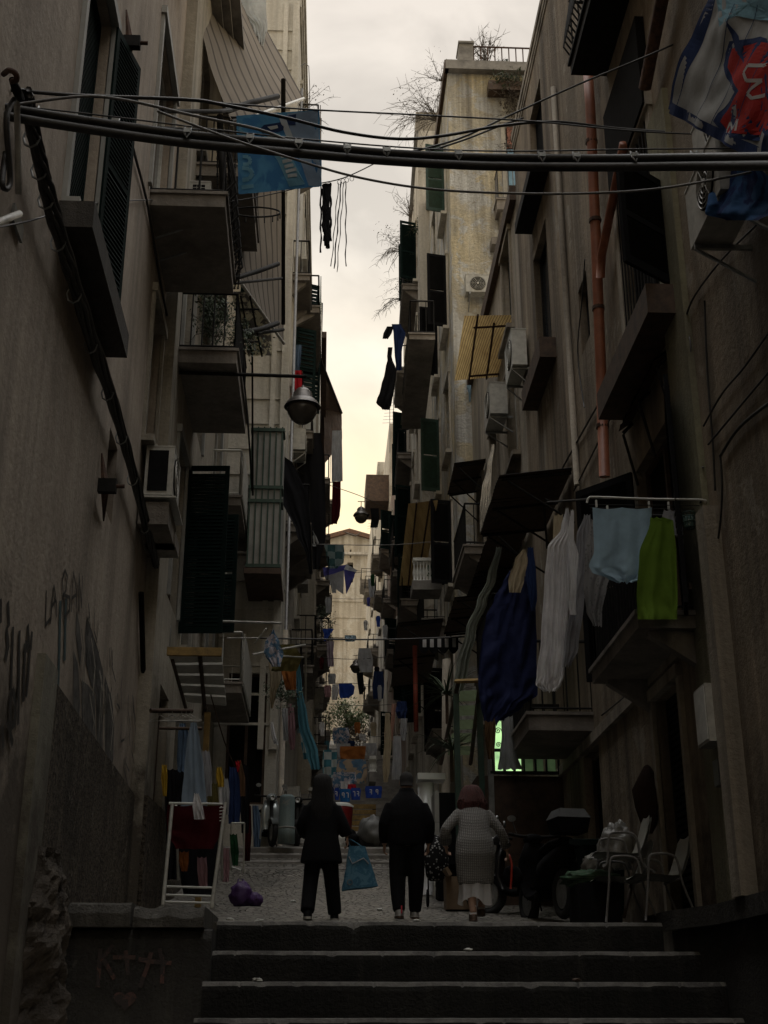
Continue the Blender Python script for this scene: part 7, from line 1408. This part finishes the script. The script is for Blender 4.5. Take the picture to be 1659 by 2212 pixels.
# --- older woman in the long grey cardigan
def w2(t, p):
    A_ = lambda x, y, z: p+V((x, y, z)); b = MB()
    limb(b, [A_(-.06, .0, .80), A_(-.06, .02, .45), A_(-.045, -.06, .09)], [.11, .065, .04]); limb(b, [A_(.08, .02, .80), A_(.09, .18, .46), A_(.07, .10, .16)], [.11, .065, .04])
    b.loft([ring_at(A_(0, y, h), rx, ry) for h, y, rx, ry in ((.76, 0, .21, .16), (.95, .02, .18, .15), (1.12, .07, .17, .14), (1.26, .14, .16, .12), (1.32, .18, .07, .07), (1.37, .22, .055, .06))]); sph(b, A_(0, .25, 1.45), .078, .095, .112)
    limb(b, [A_(-.16, .12, 1.24), A_(-.34, .02, 1.04), A_(-.33, .22, .88)], [.055, .045, .034]); limb(b, [A_(.16, .12, 1.24), A_(.31, .05, 1.03), A_(.40, .16, .83)], [.06, .05, .034])
    hand(b, A_(-.33, .22, .88), (.2, .6, -.6), (1, 0, 0)); hand(b, A_(.40, .16, .83), (.2, .4, -.9), (-1, 0, 0))
    for x, y, z in ((-.045, -.05, 0), (.07, .12, .07)): b.loft([ring_at(A_(x, y+.03, z+h), .040, r) for h, r in ((.02, .10), (.06, .09), (.10, .05))])
    o = b.build('body', skin, t, True); remesh(o, .008); face(t, A_(0, .25, 1.45))
    kn = knit(); c = MB(); c.loft([ring_at(A_(0, y, h), rx, ry, 28) for h, y, rx, ry in ((.41, .02, .205, .16), (.55, .02, .225, .175), (.75, .0, .24, .19), (.90, .01, .225, .18), (1.02, .04, .19, .16), (1.14, .08, .185, .155), (1.24, .13, .195, .145), (1.31, .16, .15, .12), (1.35, .18, .09, .09))])
    limb(c, [A_(-.16, .12, 1.25), A_(-.345, .01, 1.04), A_(-.34, .13, .93)], [.072, .062, .055]); limb(c, [A_(.16, .12, 1.25), A_(.315, .04, 1.03), A_(.385, .14, .88)], [.072, .058, .048])
    o = c.build('cardigan', kn, t, True); remesh(o, .012, 4)
    for q in ((-.345, .01, .97), ): pass
    cf = MB(); cf.tube([A_(-.345, .06, .985), A_(-.34, .14, .92)], [.078, .075], 16); cf.build('cuff', kn, t, True); cf = MB(); cf.tube([A_(.365, .11, .915), A_(.39, .15, .87)], [.064, .062], 16); cf.build('cuff', kn, t, True)
    s = MB(); rr = lambda h, rx, ry, am: [A_(0, .02, h)+V((rx*(1+am*math.sin(a*7))*math.cos(a), ry*(1+am*math.sin(a*7))*math.sin(a), am*.3*math.sin(a*3+1))) for a in [k*2*math.pi/56 for k in range(56)]]
    s.loft([rr(.22, .19, .15, .16), rr(.34, .185, .145, .10), rr(.50, .19, .15, .03), rr(.6, .19, .15, 0)], False); s.build('skirt', C['white'], t, True)
    h = MB(); h.loft([ring_at(A_(0, y, z), rx, ry, 24) for z, y, rx, ry in RH]); hm = simple('dyed_red_hair', (.065, .012, .008), .8, 0, .35, 30, .5); h.build('hair', hm, t, True); strands(t, RH, 300, hm, r=.008, seed=6)
    for x, y, z in ((-.045, -.05, 0), (.07, .12, .07)):
        s = MB(); s.loft([ring_at(A_(x, y+.03, z+h_), .048, r) for h_, r in ((0, .12), (.03, .12), (.06, .10), (.08, .06))]); s.build('shoe', M['brownw'], t, True)
        s = MB(); s.tube([A_(x, y, z+.06), A_(x, y+.01, z+.17)], [.042, .045], 12); s.build('sock', C['white'], t, True)
def knit():
    m, tt, n, l, b = base_mat('grey_knit'); pos = _pos(n, l, 1, 1, 1); x = n.new('ShaderNodeTexWave'); x.bands_direction = 'X'; x.inputs['Scale'].default_value = 14; x.inputs['Distortion'].default_value = 1.2; l.new(pos, x.inputs['Vector'])
    y = n.new('ShaderNodeTexWave'); y.bands_direction = 'Z'; y.inputs['Scale'].default_value = 17; y.inputs['Distortion'].default_value = 1.5; l.new(pos, y.inputs['Vector'])
    mm = n.new('ShaderNodeMath'); mm.operation = 'MULTIPLY'; l.new(x.outputs['Fac'], mm.inputs[0]); l.new(y.outputs['Fac'], mm.inputs[1])
    l.new(_mix(n, l, _range(n, l, mm.outputs[0], .0, .7), (.16, .155, .148), (.31, .30, .285)), b.inputs['Base Color']); b.inputs['Roughness'].default_value = 1; _bump(n, l, mm.outputs[0], b, .8, .02); return m
pw2 = V((at(1030, 1982, 15.4).x, 15.4, gz(15.4))); person('older woman with dyed red hair in a long grey knitted cardigan and white skirt', pw2, w2)
t = thing('handbag', "dark handbag with red strap in the older woman's right hand", 'bag', pw2+V((.42, .2, .3))); q = pw2+V((.43, .22, .70))
blobmesh(q+V((.04, .03, -.18)), .11, .08, .14, .2, 2, 7).build('bag_body', M['black'], t, True); MB().tube(smooth_pts([q+V((0, -.06, -.32)), q+V((.02, -.07, -.05)), q+V((-.0, 0, .08)), q+V((.06, .05, -.1))], 4), .014, 6).build('strap', simple('red_strap', (.5, .04, .02), .4), t, True)

for i, (x, Y, z, m, lb) in enumerate(((1010, 11.70, .507, 'offwhite', 'small pale wrapper on the second step of the stairs'), (560, 11.32, .249, 'offwhite', 'torn paper bit on the third step at the left'), (1240, 11.33, .249, 'brownw', 'brown leaf like scrap on the third step at the right'), (900, 12.12, .774, 'white', 'cigarette packet sized scrap on the top step'))):
    p = V((at(x, 2000, Y).x, Y, z+.012)); tag(blobmesh(p, .04, .03, .014, .7, 3, i+9, 8, 6).build('litter', M[m], None), lb, 'litter')
